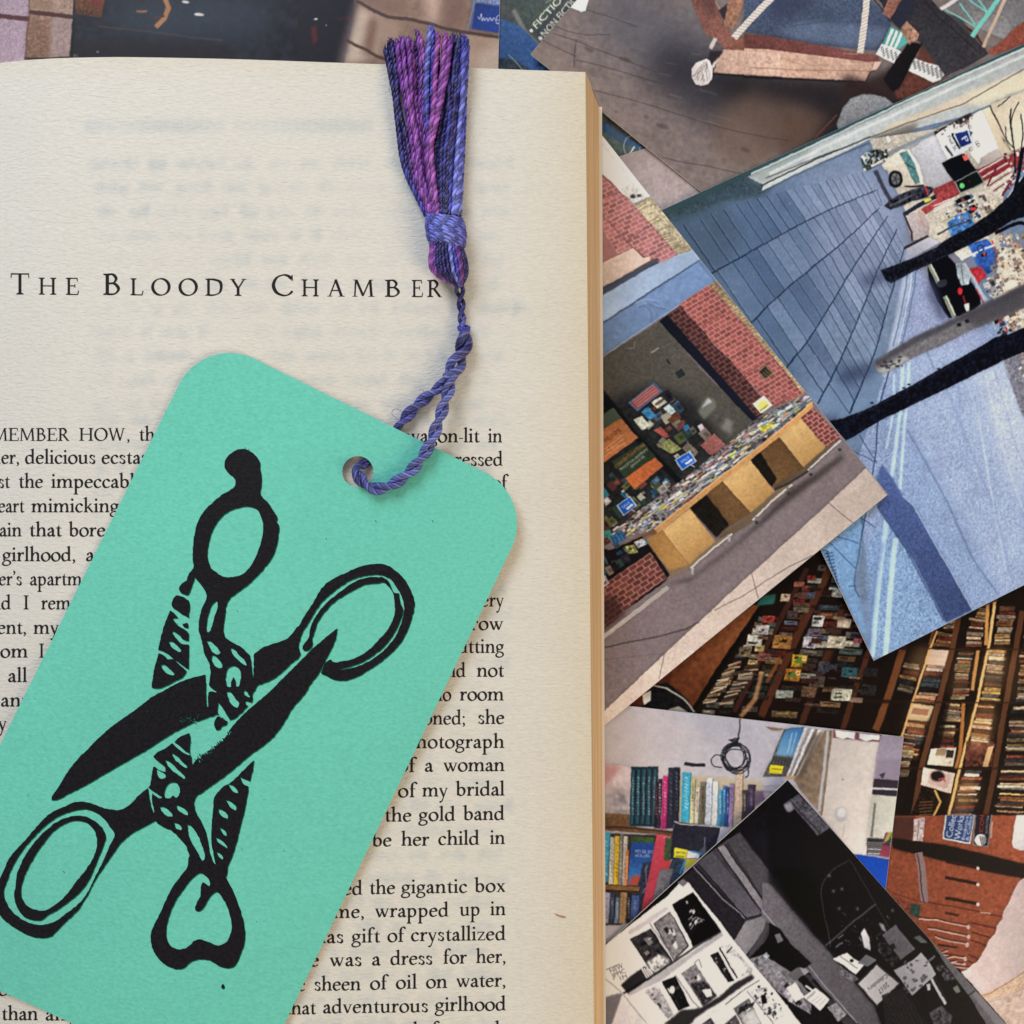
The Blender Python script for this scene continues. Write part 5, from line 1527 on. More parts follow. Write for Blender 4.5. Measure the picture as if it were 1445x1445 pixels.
def rope(z, pts, wd, c1, c2):
    q = resample(np.array(z(pts), float), wd * .55)
    p.line(q, wd, c1)
    d = np.gradient(q, axis=0)
    d /= np.linalg.norm(d, axis=1)[:, None]
    n = np.stack([-d[:, 1], d[:, 0]], 1)
    for a, nn, dd in zip(q, n, d):
        p.line([a - nn * wd * .5 - dd * wd * .3, a + nn * wd * .5 + dd * wd * .3], wd * .16, c2, .8)


rope(C1, [(1410, -20), (1300, 90), (1190, 212)], 9, (214, 196, 182), (160, 134, 120))
rope(C1, [(1080, 220), (1054, 276)], 5, (206, 188, 178), (150, 130, 120))
p.line(C1([(1096, 330), (1064, 384)]), 4, (206, 186, 172))
p.poly(C1([(1050, 290), (1130, 290), (1100, 330), (1060, 370), (1040, 330)]), (48, 38, 42), .9, soft=1)
p.poly(C1([(1030, 335), (1050, 350), (1066, 395), (1062, 450), (1040, 478), (1000, 490), (968, 480), (948, 440), (944, 395), (970, 360)]), (206, 188, 178))
for k in range(26):
    a = r5.uniform(-.9, 1.2)
    x0, y0 = 1030 + r5.uniform(-20, 10), 350 + r5.uniform(0, 20)
    x1, y1 = 1005 - 66 * math.sin(a) * r5.uniform(.6, 1), 420 + 62 * math.cos(a) * r5.uniform(.5, 1)
    p.line(C1([(x0, y0), ((x0 + x1) / 2 + r5.uniform(-14, 14), (y0 + y1) / 2), (x1, y1)]), 1.1, r5.choice([(120, 100, 96), (236, 222, 212), (150, 130, 122)]), .8, sm=3)
rope(C2, [(556, -20), (542, 120), (520, 296)], 9, (222, 200, 182), (160, 132, 114))
# behind: dark seat, basket, tube frame
p.poly(C2([(420, 420), (560, 460), (720, 372), (900, 470), (1000, 560), (420, 660)]), (52, 36, 36), .9, soft=5)
p.poly(C2([(860, 250), (960, 330), (1020, 420), (960, 470), (840, 560), (720, 560), (700, 470), (840, 330)]), (98, 52, 42), .95, soft=1.5, tex=.06)
p.poly(C2([(690, 150), (775, 190), (790, 240), (720, 290), (640, 255)]), (70, 150, 140))
for k in range(3):
    p.line(C2([(700 + k * 26, 170 + k * 8), (664 + k * 24, 258 + k * 10)]), 4, (214, 204, 190))
p.poly(C2([(640, 250), (700, 268), (860, 345), (985, 382), (1000, 415), (975, 450), (930, 468), (760, 385), (605, 310)]), (220, 212, 204))
for i in range(14):
    for j in range(5):
        u = i / 13
        x, y = 640 + u * 330 + j * 3, 268 + u * 130 + j * 12
        if .34 < u < .5:
            continue
        p.line(C2([(x - 5, y + 6), (x + 8, y - 5)]), 1.5, (60, 56, 56), .9)
p.poly(C2([(600, -40), (880, -40), (960, 40), (1050, 110), (1140, 190), (1245, 305), (1100, 390), (1000, 428), (930, 340), (850, 235), (740, 165), (690, 110)]), (54, 50, 54), tex=.06, ts=1)
p.poly(C2([(680, 0), (800, -40), (830, 40), (780, 120), (730, 160), (690, 118)]), (40, 42, 56), .9, soft=2)
p.line(C2([(880, -10), (950, 90), (1060, 180), (1180, 290)]), 1.4, (36, 32, 36), .8)
p.poly(C2([(688, -40), (776, -40), (690, 108), (644, 78)]), (134, 84, 68), tex=.08)
p.poly(C2([(795, 235), (868, 250), (800, 380), (740, 500), (700, 520), (648, 450), (720, 340)]), (28, 24, 27), soft=.5)
p.poly(C2([(780, 118), (810, 150), (852, 192), (840, 225), (795, 252), (765, 205), (745, 165)]), (150, 104, 82), tex=.12)
p.poly(C2([(985, 20), (1480, -60), (1480, 150), (1330, 225), (1180, 150)]), (112, 106, 106), tex=.04)
p.poly(C2([(1150, 60), (1340, 90), (1380, 160), (1330, 222), (1170, 150)]), (128, 120, 118), tex=.04, ts=1)
p.poly(C2([(1080, 120), (1170, 180), (1240, 300), (1160, 200)]), (70, 34, 32), .9)
p.poly(C2([(1010, 80), (1090, 100), (1150, 210), (1120, 190)]), (64, 60, 62), .9)
p.poly(C2([(1480, 100), (1480, 245), (1262, 312), (1240, 290), (1330, 225), (1400, 150)]), (140, 66, 50), tex=.06)
teal = (98, 184, 166)
p.line(C2([(1310, -20), (1240, 80), (1150, 205)]), 6, teal)
for a, b in [((1000, 55), (1170, 150)), ((1080, 20), (1170, 140)), ((1120, -10), (1235, 72)), ((1180, -10), (1235, 66))]:
    p.line(C2([a, b]), 2, teal)
rope(C2, [(975, 50), (1020, 25), (1080, -20)], 5, (216, 202, 192), (150, 130, 120))
rope(C2, [(1344, -20), (1280, 120), (1215, 265)], 4.5, (206, 172, 142), (140, 106, 84))
p.poly(C2([(385, 700), (420, 610), (460, 560), (530, 535), (600, 538), (660, 555), (720, 600), (600, 700), (400, 780)]), (124, 121, 122), soft=.6, tex=.06, ts=.7)
p.line(C2([(385, 650), (330, 710), (262, 780)]), 1.6, (130, 54, 40), .9)
p.finish(.4, .025, .03, gain=(1.1, 1.1, 1.1), con=1.08, sat=.78)
photo('photo print of a wooden floor with ropes and a blue chair seat', [(748.7, 79.2), (1594, 750), (2060, 200), (1215, -469)], .95, p, [(745, -30), (1460, -30), (1460, 330), (745, 330)], 1.1, lambda x, y: .9 * np.exp(-((x - 749) ** 2 + (y - 79) ** 2) / 200 ** 2))

# ================= white room with books on shelves
H1 = Z(845, 980, 3.284)
p = Pic(830, 960, 1300, 1460, (188, 178, 184), 6)
p.poly(H1([(-60, 0), (1450, 0), (1450, 420), (-60, 420)]), (190, 182, 190), tex=.015, ts=2, col2=(206, 194, 194), frm=H1([(500, 60)])[0], to=H1([(200, 340)])[0])
p.poly(H1([(-60, 40), (300, 60), (500, 180), (300, 330), (-60, 330)]), (200, 186, 186), .7, soft=12)
p.poly(H1([(330, 60), (700, 100), (700, 170), (480, 190)]), (172, 168, 178), .6, soft=10)
p.line(H1([(330, 296), (400, 310), (560, 350)]), 1, (170, 166, 170), .6)
p.poly(H1([(-60, 325), (110, 330), (162, 348), (140, 555), (-60, 555)]), (206, 186, 186), tex=.03, ts=2)
p.poly(H1([(-60, 325), (110, 330), (20, 440), (-60, 440)]), (196, 130, 128), .7, soft=3)
p.poly(H1([(50, 460), (140, 440), (135, 550), (60, 545)]), (120, 116, 124), .6, soft=6, tex=.3, ts=2)
p.poly(H1([(-60, 545), (142, 556), (142, 612), (345, 636), (345, 655), (-60, 622)]), (112, 80, 56), tex=.08, ts=1)
p.line(H1([(-60, 612), (140, 618), (342, 638)]), 3, (66, 44, 32), .9)
p.poly(H1([(380, 370), (760, 400), (740, 560), (600, 660), (340, 600)]), (196, 176, 140), .8, soft=2)
bk = lambda x0, x1, y0, y1, c, m=None: (p.poly(H1([(x0, y0), (x1, y0 + 2), (x1 - 8, y1), (x0 - 8, y1)]), c, tex=.05), p.line(H1([(x1 - 1, y0 + 4), (x1 - 9, y1)]), 1.1, [v * .4 for v in c], .8))


def title(x0, x1, y0, y1, c, n=9):
    for k in range(n):
        y = y0 + (y1 - y0) * (k + .2) / n
        p.line(H1([(x0 - 3, y), (x1 - 3, y + (y1 - y0) / n * .6)]), p.r.uniform(.8, 2), c, p.r.uniform(.4, .9))


for k in range(5):
    x = 150 + k * 25
    bk(x, x + 24, 334, 612, (24 + 3 * k, 48, 60))
    p.line(H1([(x + 10, 350), (x + 4, 600)]), 3, (60, 110, 126), .6)
    title(x + 8, x + 14, 380, 560, (160, 190, 196), 14)
for x0, x1, y0, y1, c, t in [(262, 275, 400, 620, (40, 36, 44), (170, 80, 80)), (276, 294, 390, 622, (60, 40, 60), (200, 200, 200)), (297, 322, 378, 625, (186, 48, 106), (235, 190, 210)), (322, 350, 338, 622, (46, 44, 60), (120, 120, 140)), (350, 378, 336, 600, (38, 40, 50), (110, 120, 130)), (388, 428, 360, 590, (66, 166, 196), (220, 236, 240)),
                            (428, 450, 390, 600, (206, 196, 150), (90, 80, 60)), (450, 470, 430, 604, (216, 206, 186), (120, 60, 60)), (472, 500, 405, 606, (110, 100, 84), (40, 36, 36)), (500, 530, 385, 606, (206, 206, 214), (150, 160, 190)), (530, 556, 402, 608, (222, 222, 220), (180, 190, 210)), (558, 574, 440, 614, (60, 140, 186), (220, 230, 236)), (576, 592, 422, 612, (48, 110, 160), (210, 220, 226)), (592, 608, 428, 614, (44, 66, 130), (180, 190, 210)), (608, 630, 412, 612, (150, 120, 156), (90, 60, 100)),
                            (640, 672, 346, 600, (202, 174, 152), (180, 150, 130)), (668, 690, 440, 600, (70, 60, 58), (190, 180, 160)), (692, 726, 416, 580, (66, 52, 74), (170, 150, 170))]:
    bk(x0, x1, y0, y1, c)
    title(x0 + (x1 - x0) * .35, x0 + (x1 - x0) * .65, y0 + 20, y1 - 60, t, 10)
p.poly(H1([(722, 446), (830, 452), (720, 520)]), (120, 90, 110), .9, soft=1)
p.poly(H1([(760, 452), (820, 455), (770, 490)]), (200, 180, 180), .8, soft=1)
p.line(H1([(398, 322), (440, 328), (490, 326)]), 4.4, (34, 32, 38))
wire = (28, 28, 36)
p.line(H1([(656, 108), (650, 170), (642, 240)]), 1.6, wire)
for k in range(9):
    cx, cy = 632 + r5.uniform(-14, 14), 296 + r5.uniform(-12, 12)
    e = ell(cx, cy, r5.uniform(50, 72), r5.uniform(50, 66), 18, r5.uniform(0, 2))
    p.line(H1([(x + r5.uniform(-3, 3), y + r5.uniform(-3, 3)) for x, y in e + e[:1]]), 1.35, wire, .95)
p.line(H1([(570, 340), (530, 330), (520, 300), (545, 280), (580, 290)]), 1.4, wire, sm=4)
p.line(H1([(690, 330), (694, 370), (680, 385)]), 1.4, wire, sm=4)
for k in range(5):
    p.line(H1([(600 + 6 * k, 210 + 3 * k), (652 - 4 * k, 202 + 8 * k), (612 + 3 * k, 238)]), 1.4, wire)
# big books, top
p.poly(H1([(770, 150), (860, 158), (845, 166), (800, 166)]), (130, 104, 84))
p.poly(H1([(858, 160), (955, 150), (936, 250), (880, 380), (758, 382), (800, 300)]), (84, 80, 76), tex=.1)
p.poly(H1([(868, 162), (952, 152), (940, 215), (900, 290), (820, 282), (840, 220)]), (60, 116, 176), .95, soft=1.5, col2=(120, 170, 206), frm=H1([(920, 160)])[0], to=H1([(850, 280)])[0])
p.line(H1([(896, 180), (876, 270)]), 2, (170, 190, 206), .8)
p.line(H1([(916, 176), (892, 270)]), 2, (150, 176, 200), .8)
for k in range(7):
    p.line(H1([(812 + 14 * k, 286 + 2 * k), (800 + 14 * k, 320 + 2 * k)]), 2.4, (46, 46, 50), .8, soft=.5)
p.poly(H1([(795, 326), (856, 332), (846, 368), (788, 364)]), (228, 208, 40))
p.line(H1([(802, 344), (846, 348)]), 1.4, (90, 80, 30), .7)
for k, c in enumerate([(214, 206, 206), (150, 140, 146), (228, 222, 220), (120, 104, 96), (222, 212, 200), (190, 170, 150)]):
    x = 952 + k * 16
    p.poly(H1([(x, 152 + k * 3), (x + 17, 154 + k * 3), (895 + k * 10, 388), (868 + k * 11, 380)]), c, tex=.05)
p.poly(H1([(870, 372), (945, 385), (925, 396), (866, 384)]), (196, 150, 110))
p.poly(H1([(1048, 166), (1086, 168), (1060, 420), (1038, 565), (930, 440), (905, 395), (1000, 260)]), (134, 112, 92), tex=.06, ts=2)
p.poly(H1([(990, 190), (1040, 170), (940, 390), (920, 388)]), (80, 66, 60), .7, soft=2)
p.line(H1([(1062, 170), (1046, 330), (1020, 540)]), 4, (196, 190, 196), .9, soft=.5)
# door
p.poly(H1([(1084, 166), (1310, 190), (1240, 745), (1180, 742), (1036, 566)]), (222, 206, 196), tex=.012, ts=2)
p.poly(H1([(1090, 165), (1312, 186), (1306, 220), (1084, 200)]), (126, 70, 76))
p.poly(H1([(1098, 166), (1190, 176), (1186, 208), (1150, 200), (1130, 206), (1100, 196)]), (236, 230, 232))
p.poly(H1([(1206, 178), (1302, 188), (1298, 212), (1270, 208), (1240, 214), (1210, 204)]), (236, 230, 232))
p.poly(H1([(1306, 190), (1420, 190), (1396, 480), (1270, 420), (1284, 300)]), (168, 152, 168), tex=.02, ts=1.5)
p.poly(H1([(1296, 298), (1400, 300), (1394, 420), (1276, 400)]), (150, 132, 150), .9, soft=2)
p.poly(H1([(1276, 390), (1398, 400), (1390, 442), (1270, 430)]), (54, 42, 50), soft=.4)
p.line(H1([(1268, 434), (1388, 440)]), 2.4, (220, 214, 216))
p.poly(H1([(1268, 440), (1390, 446), (1386, 472), (1266, 462)]), (46, 40, 46))
p.poly(H1([(1300, 372), (1326, 360), (1318, 392)]), (40, 34, 40), .8)
p.poly(H1([(1264, 466), (1388, 474), (1352, 720), (1236, 700)]), (214, 206, 190), tex=.015)
p.line(H1([(1280, 504), (1264, 660)]), 3.4, (110, 104, 100), .9, soft=.4)
p.poly(H1([(1244, 664), (1320, 670), (1330, 640), (1358, 640), (1350, 750), (1240, 740)]), (60, 54, 60))
for k in range(7):
    p.line(H1([(1246, 676 + 10 * k), (1316, 680 + 10 * k)]), 1.8, r5.choice([(206, 200, 200), (120, 112, 110), (40, 40, 46)]))
for k in range(4):
    p.line(H1([(1322 + 9 * k, 690 - 8 * k), (1338 + 8 * k, 640)]), 2, r5.choice([(170, 180, 60), (90, 110, 50), (190, 90, 110)]))
p.poly(H1([(1310, 700), (1352, 700), (1345, 755), (1300, 748)]), (150, 60, 80), .9)
p.poly(H1([(1180, 738), (1350, 764), (1332, 905), (1180, 860)]), (24, 76, 184), tex=.02)
p.poly(H1(ell(1120, 556, 30, 36, 18)), (196, 184, 182), soft=1)
p.poly(H1(ell(1124, 548, 20, 22, 18)), (228, 220, 216), soft=1)
p.line(H1([(1138, 596), (1128, 660)]), 1.2, (196, 180, 170))
p.poly(H1(ell(1130, 394, 5, 5, 8)), (150, 140, 136))
# second shelf
p.poly(H1([(-60, 640), (345, 655), (330, 760), (200, 1000), (100, 1070), (-60, 1070)]), (60, 50, 46))
for x0, x1, y0, y1, c, t in [(20, 54, 640, 870, (70, 160, 196), (220, 230, 236)), (54, 76, 660, 880, (206, 200, 186), (120, 110, 100)), (76, 98, 655, 882, (226, 186, 60), (120, 90, 30)), (98, 116, 645, 884, (130, 124, 116), (200, 196, 190)), (116, 136, 655, 886, (196, 186, 176), (110, 100, 96)), (128, 142, 720, 886, (216, 120, 60), (250, 220, 200))]:
    bk(x0, x1, y0, y1, c)
    title(x0 + (x1 - x0) * .3, x0 + (x1 - x0) * .6, y0 + 30, y1 - 30, t, 9)
p.poly(H1([(148, 655), (256, 665), (256, 700), (146, 690)]), (62, 84, 48), tex=.1)
p.poly(H1([(150, 684), (262, 690), (246, 885), (134, 884)]), (38, 70, 140), tex=.04, col2=(60, 120, 186), frm=H1([(200, 740)])[0], to=H1([(190, 850)])[0])
p.poly(H1([(150, 846), (190, 836), (190, 884), (136, 884)]), (190, 72, 50), .9, soft=1)
p.text('PETER BOY', H1([(168, 734)])[0], H1([(262, 738)])[0], 4.6, (226, 226, 232))
p.text('HOUSES', H1([(168, 754)])[0], H1([(236, 756)])[0], 4.6, (226, 226, 232))
p.poly(H1([(205, 780), (250, 775), (230, 900), (190, 990), (160, 1045), (180, 900)]), (46, 48, 66), tex=.12)
p.line(H1([(225, 792), (215, 810), (222, 890), (205, 920)]), 1.4, (150, 150, 166), .7)
p.poly(H1([(268, 648), (336, 656), (300, 800), (262, 960), (195, 1010), (240, 800)]), (186, 64, 80), tex=.03)
p.line(H1([(300, 662), (334, 662)]), 3, (214, 110, 120))
p.poly(H1([(310, 660), (345, 665), (330, 770), (300, 780)]), (62, 84, 56), .95, tex=.1)
p.poly(H1([(348, 588), (562, 612), (556, 700), (500, 760), (330, 764)]), (40, 38, 50), tex=.06)
p.line(H1([(348, 588), (380, 600), (562, 614)]), 2, (190, 186, 186), .9)
p.line(H1([(492, 660), (488, 730)]), 1, (170, 170, 180), .8)
p.poly(H1([(470, 720), (495, 700), (500, 745), (460, 745)]), (110, 110, 120), .8, soft=1)
p.poly(H1([(565, 616), (610, 620), (560, 690), (545, 690)]), (176, 170, 180))
p.poly(H1([(350, 708), (412, 720), (404, 762), (345, 755)]), (222, 208, 60))
p.text('arta', H1([(356, 734)])[0], H1([(400, 738)])[0], 4, (40, 36, 40))
p.text('man', H1([(352, 754)])[0], H1([(394, 757)])[0], 4, (40, 36, 40))
p.poly(H1([(412, 722), (470, 735), (466, 760), (405, 760)]), (226, 220, 216))
p.line(H1([(430, 726), (480, 740)]), 2.6, (60, 130, 186))
p.poly(H1([(405, 762), (460, 764), (420, 800), (395, 800)]), (196, 180, 50), .95)
p.poly(H1([(340, 762), (400, 764), (390, 840), (330, 900), (320, 820)]), (48, 60, 80), tex=.1)
p.line(H1([(400, 770), (378, 830)]), 3, (60, 130, 186))
p.poly(H1([(298, 768), (334, 772), (325, 812), (290, 810)]), (190, 60, 66))
p.poly(H1([(282, 812), (345, 806), (320, 900), (250, 960)]), (110, 104, 110), tex=.06)
p.text('L', H1([(296, 908)])[0], H1([(306, 908)])[0], 8, (210, 196, 60))
p.poly(H1([(20, 882), (190, 892), (186, 912), (20, 905)]), (134, 96, 60), tex=.08)
p.line(H1([(20, 906), (186, 914)]), 2, (50, 34, 28))
for x0, x1, y0, y1, c, t in [(28, 54, 918, 1060, (170, 166, 190), (110, 100, 120)), (54, 78, 920, 1060, (50, 56, 76), (160, 160, 170)), (80, 100, 940, 1060, (100, 120, 150), (200, 200, 200)), (102, 132, 916, 1060, (160, 126, 90), (120, 90, 60)), (134, 150, 920, 1060, (40, 36, 40), (200, 200, 200)), (152, 190, 930, 1060, (60, 80, 130), (150, 160, 180))]:
    bk(x0, x1, y0, y1, c)
    title(x0 + (x1 - x0) * .3, x0 + (x1 - x0) * .6, y0 + 20, y1 - 20, t, 8)
p.finish(.4, .02, .015)
photo('photo print of a white room with a black cable and colourful books on wooden shelves', [(201, 919), (1275, 1040.2), (1190, 1755), (116, 1634)], .95, p, [(846, 985), (1280, 985), (1280, 1420), (846, 1420)], 1.05)

# ================= street with slabs, bare trees and parked cars (lying on its side)
F1, F2, F3 = Z(940, 140, 2.861), Z(1205, 140, 4.25), Z(1085, 480, 3.142)
p = Pic(920, 40, 1500, 950, (112, 124, 156), 7)
p.poly([(920, 40), (1500, 40), (1500, 950), (920, 950)], (108, 124, 156), tex=.03, ts=1.5)
p.poly(F1([(-60, 380), (500, 330), (700, 700), (500, 1250), (200, 1100)]), (84, 104, 138), .9, soft=26)
p.poly(F1([(-60, 420), (220, 380), (330, 560), (200, 720), (60, 640)]), (74, 92, 116), .9, soft=14)
p.poly(F1([(620, 300), (900, 300), (980, 560), (800, 900), (640, 700)]), (146, 150, 184), .9, soft=30)
p.poly(F1([(560, 1150), (900, 1000), (900, 1300), (700, 1445)]), (108, 130, 168), .8, soft=14)
p.poly(F1([(-60, 470), (0, 430), (320, 300), (430, 350), (380, 395), (220, 420), (100, 470), (0, 500)]), (64, 80, 92), .95, soft=4, tex=.06, ts=.8)
# slab joints
L = [[(40, 520), (300, 420), (480, 372), (800, 290)], [(170, 710), (300, 640), (450, 555), (640, 455), (860, 362)], [(335, 910), (480, 770), (590, 680), (740, 555), (872, 428)], [(485, 1085), (590, 950), (700, 770), (800, 610), (898, 468)], [(612, 1230), (690, 1080), (770, 900), (850, 700), (934, 520)], [(740, 1270), (790, 1150), (850, 1000), (905, 800), (965, 590)]]
L = [resample(catmull(np.array(F1(l)), 8), 1.0) for l in L]
dk = (38, 50, 76)
for l in L[1:]:
    for i in range(0, len(l) - 8, 6):
        p.line(l[i:i + 8:7], 2.0 * (1.2 - .6 * i / len(l)), dk, .8 + .2 * p.r.random(), soft=.35)
at = lambda l, t: l[min(len(l) - 1, int(t * (len(l) - 1)))]


def across(a_, l):
    d = np.array((.5, .87)) if a_[0] > 1150 else np.array((.56, .83))
    q = l - a_
    cr = np.abs(q[:, 0] * d[1] - q[:, 1] * d[0]) + 1e3 * ((q @ d) < 0)
    i = int(cr.argmin())
    return l[i] if cr[i] < 6 else None


for k in range(5):
    s, ds, prev = -20.0 - 60 * k, 25.0, None
    base = L[k]
    ext = np.vstack([base[0] + (base[0] - base[12]) / 12 * np.arange(160, 0, -1)[:, None], base])
    i = p.r.randrange(10)
    while i < len(ext) - 2:
        a_ = ext[i]
        far = max(0, min(1, (i - 160) / len(base)))
        b_ = across(a_, L[k + 1])
        if b_ is not None:
            if prev is not None and p.r.random() < .8:
                v = p.r.uniform(-1, 1)
                p.poly([prev[0], a_, b_, prev[1]], (60, 78, 112) if v < 0 else (150, 164, 196), .3 * abs(v), h=False, soft=.4, tex=.05)
            p.line([a_, b_], 1.5 * (1.2 - .6 * far), dk, (.5 + .35 * p.r.random()) * (1 - .3 * far), soft=.3)
            p.line([a_ + np.array((1.5, -.6)), b_ + np.array((1.5, -.6))], .8, (160, 174, 204), .3, soft=.3)
        prev = (a_, b_) if b_ is not None else None
        i += max(4, int((25 - 17 * far ** .7) * p.r.uniform(.85, 1.15)))
for k in range(130):
    a_ = at(L[p.r.randrange(5)], p.r.random())
    x, y = a_ + np.array((p.r.uniform(0, 40), p.r.uniform(-10, 40)))
    p.poly(ell(x, y, p.r.uniform(.6, 2.2), p.r.uniform(.5, 1.4), 7), p.r.choice([(70, 84, 110), (150, 160, 186), (90, 104, 134)]), .4, soft=.4)
# road
road = F1([(985, 610), (1060, 560), (1160, 640), (1380, 900), (1600, 1000), (1600, 2300), (860, 2260), (760, 1500), (880, 1120), (940, 860)])
p.poly(road, (132, 148, 190), tex=.07, ts=.6)
p.poly(F3([(560, 60), (760, 0), (1000, 0), (1140, 300), (1140, 1110), (1040, 1150), (930, 940), (750, 620), (640, 420)]), (150, 164, 204), .9, soft=8, tex=.06, ts=.6)
p.poly(F3([(900, 120), (1150, 60), (1150, 700), (1040, 560)]), (176, 184, 216), .85, soft=12, tex=.05, ts=.7)
p.poly(F3([(540, 640), (620, 420), (900, 900), (1000, 1140), (720, 1260), (560, 1000)]), (132, 154, 200), .6, soft=10, tex=.08, ts=.6)
p.poly(F3([(430, 900), (540, 780), (800, 1240), (520, 1400), (440, 1400)]), (122, 150, 198), .9, soft=4, tex=.09, ts=.6)
p.poly(F1([(950, 300), (1100, 380), (1250, 700), (1180, 880), (1060, 760), (980, 580)]), (124, 120, 140), .9, soft=4)
p.poly(F1([(1000, 720), (1080, 700), (1150, 850), (1300, 950), (1240, 1000), (1040, 1020), (960, 980)]), (146, 152, 192), .8, soft=8, tex=.06, ts=.6)
for pts, wd, c, a_ in [([(700, 50), (735, 130)], 1.4, (80, 90, 126), .8), ([(615, 400), (780, 700), (900, 960), (1015, 1130)], 2.2, (84, 100, 146), .85), ([(930, 330), (960, 520), (1000, 760), (1050, 1010)], 1.6, (196, 206, 232), .8), ([(880, 190), (920, 330), (990, 700)], 2.4, (190, 196, 224), .5), ([(960, 160), (1060, 560), (1131, 760)], 2.4, (196, 200, 226), .6),
                       ([(1000, 130), (1100, 480), (1140, 560)], 1.6, (120, 120, 160), .6), ([(1040, 110), (1150, 350)], 3, (110, 110, 140), .7), ([(780, 200), (900, 500), (1000, 760), (1080, 1080)], 3, (120, 136, 184), .5), ([(1000, 60), (1080, 180), (1150, 330)], 1.4, (220, 222, 236), .7), ([(840, 180), (860, 420), (930, 700)], 3, (120, 134, 180), .4)]:
    p.line(F3(pts), wd, c, a_ * .75, soft=.8, sm=4)
# kerb, gutter and double lines
p.poly(F1([(972, 600), (992, 600), (985, 720), (950, 900), (905, 1120), (870, 1120), (930, 860)]), (170, 178, 206), .8, soft=1.5)
for o_ in (0, 18, 34):
    p.line(F1([(978 + o_, 660), (968 + o_, 760), (945 + o_, 880), (915 + o_, 1000)]), 1.8, (90, 104, 140) if o_ != 18 else (196, 202, 224), .8, soft=.5)
p.line(F3([(535, 130), (490, 300), (470, 520), (430, 760), (408, 870)]), 2, (60, 76, 112), .9, soft=.4, sm=4)
p.line(F3([(408, 760), (416, 830), (400, 920), (372, 1080), (380, 1110), (396, 1140)]), 2.2, (40, 58, 92), .95, soft=.3)
p.poly(F3([(236, 920), (270, 900), (420, 740), (405, 900), (372, 1090), (400, 1150), (430, 1320), (400, 1290), (300, 1070)]), (112, 148, 196), .9, soft=2, tex=.04, ts=1)
for a_, b_ in [((270, 900), (380, 1010)), ((300, 870), (395, 900)), ((350, 1090), (375, 1090)), ((384, 770), (470, 830)), ((330, 470), (470, 540)), ((400, 420), (478, 545))]:
    p.line(F3([a_, b_]), 1.5, (56, 76, 114), .8, soft=.3)
for k in range(11):
    y = 930 + k * 15
    p.line(F3([(240 + k * 6, y), (262 + k * 4, y + 6), (252 + k * 6, y + 14), (284 + k * 2, y + 12)]), 1.2, (40, 60, 92), .9, sm=3)
for pts, wd in [([(594, 110), (580, 330), (545, 600)], 5), ([(622, 100), (606, 330), (580, 660)], 4.4), ([(520, 800), (480, 1100), (450, 1400)], 7.5), ([(560, 880), (535, 1100), (510, 1400)], 7.5), ([(556, 150), (548, 330), (520, 480)], 3)]:
    p.line(F3(pts), wd, (176, 200, 232), .85, soft=.8, sm=4)
p.line(F3([(500, 900), (460, 1140), (436, 1390)]), 6, (90, 116, 168), .5, soft=2, sm=4)
p.poly(F3([(500, 548), (530, 590), (592, 690), (640, 735), (900, 1196), (780, 1250), (640, 980), (480, 740), (470, 640)]), (70, 86, 138), .97, soft=.8, tex=.06, ts=.7)
p.line(F3([(592, 690), (640, 735), (760, 950), (900, 1196)]), 1.6, (160, 180, 216), .8, soft=.4)
p.line(F3([(480, 740), (600, 920), (770, 1240)]), 1.4, (50, 66, 108), .8, soft=.4)
# strip of wall along the upper edge
p.poly(F1([(330, 312), (960, 0), (1445, -230), (1500, -200), (1360, 0), (1180, 75), (830, 160), (385, 372), (392, 345)]), (172, 174, 178), tex=.02, ts=1.5)
p.poly(F1([(320, 305), (600, 170), (560, 240), (392, 342)]), (140, 146, 148), .8, soft=4)
p.line(F1([(385, 348), (600, 244), (825, 152)]), 2, (44, 50, 58), .95, soft=.3)
p.line(F1([(380, 376), (600, 268), (820, 178)]), 2, (70, 84, 100), .8, soft=.5)
p.poly(C2([(580, 780), (830, 690), (1130, 590), (1424, 512), (1470, 500), (1470, 380), (1000, 580), (700, 700)]), (196, 178, 162), soft=1)
p.poly(C2([(1150, 520), (1460, 400), (1460, 520), (1250, 590), (1140, 600)]), (214, 200, 178), .8, soft=4)
p.poly(C2([(582, 778), (760, 715), (850, 690), (820, 760), (720, 830), (630, 870)]), (110, 100, 98), .9, soft=3)
p.poly(C2([(660, 775), (680, 770), (692, 805), (672, 812)]), (232, 232, 230))
p.line(C2([(-20, 1010), (300, 880), (575, 778), (800, 690), (1100, 590), (1445, 390)]), 1.6, (92, 88, 92), .9, soft=.3)
p.line(C2([(0, 985), (400, 790), (700, 655), (1100, 470), (1470, 305)]), 4, (204, 206, 212), .7, soft=.8)
p.poly(C2([(-700, 1230), (0, 905), (700, 575), (1470, 225), (1470, 262), (1000, 470), (600, 665), (0, 945), (-700, 1268)]), (58, 80, 88), .95, soft=.5)
p.line(C2([(-400, 1088), (0, 898), (700, 568), (1470, 218)]), 1.5, (170, 200, 200), .7)
p.line(C2([(-100, 985), (300, 800), (800, 560), (1470, 262)]), 2.4, (206, 214, 216), .8, soft=.4)
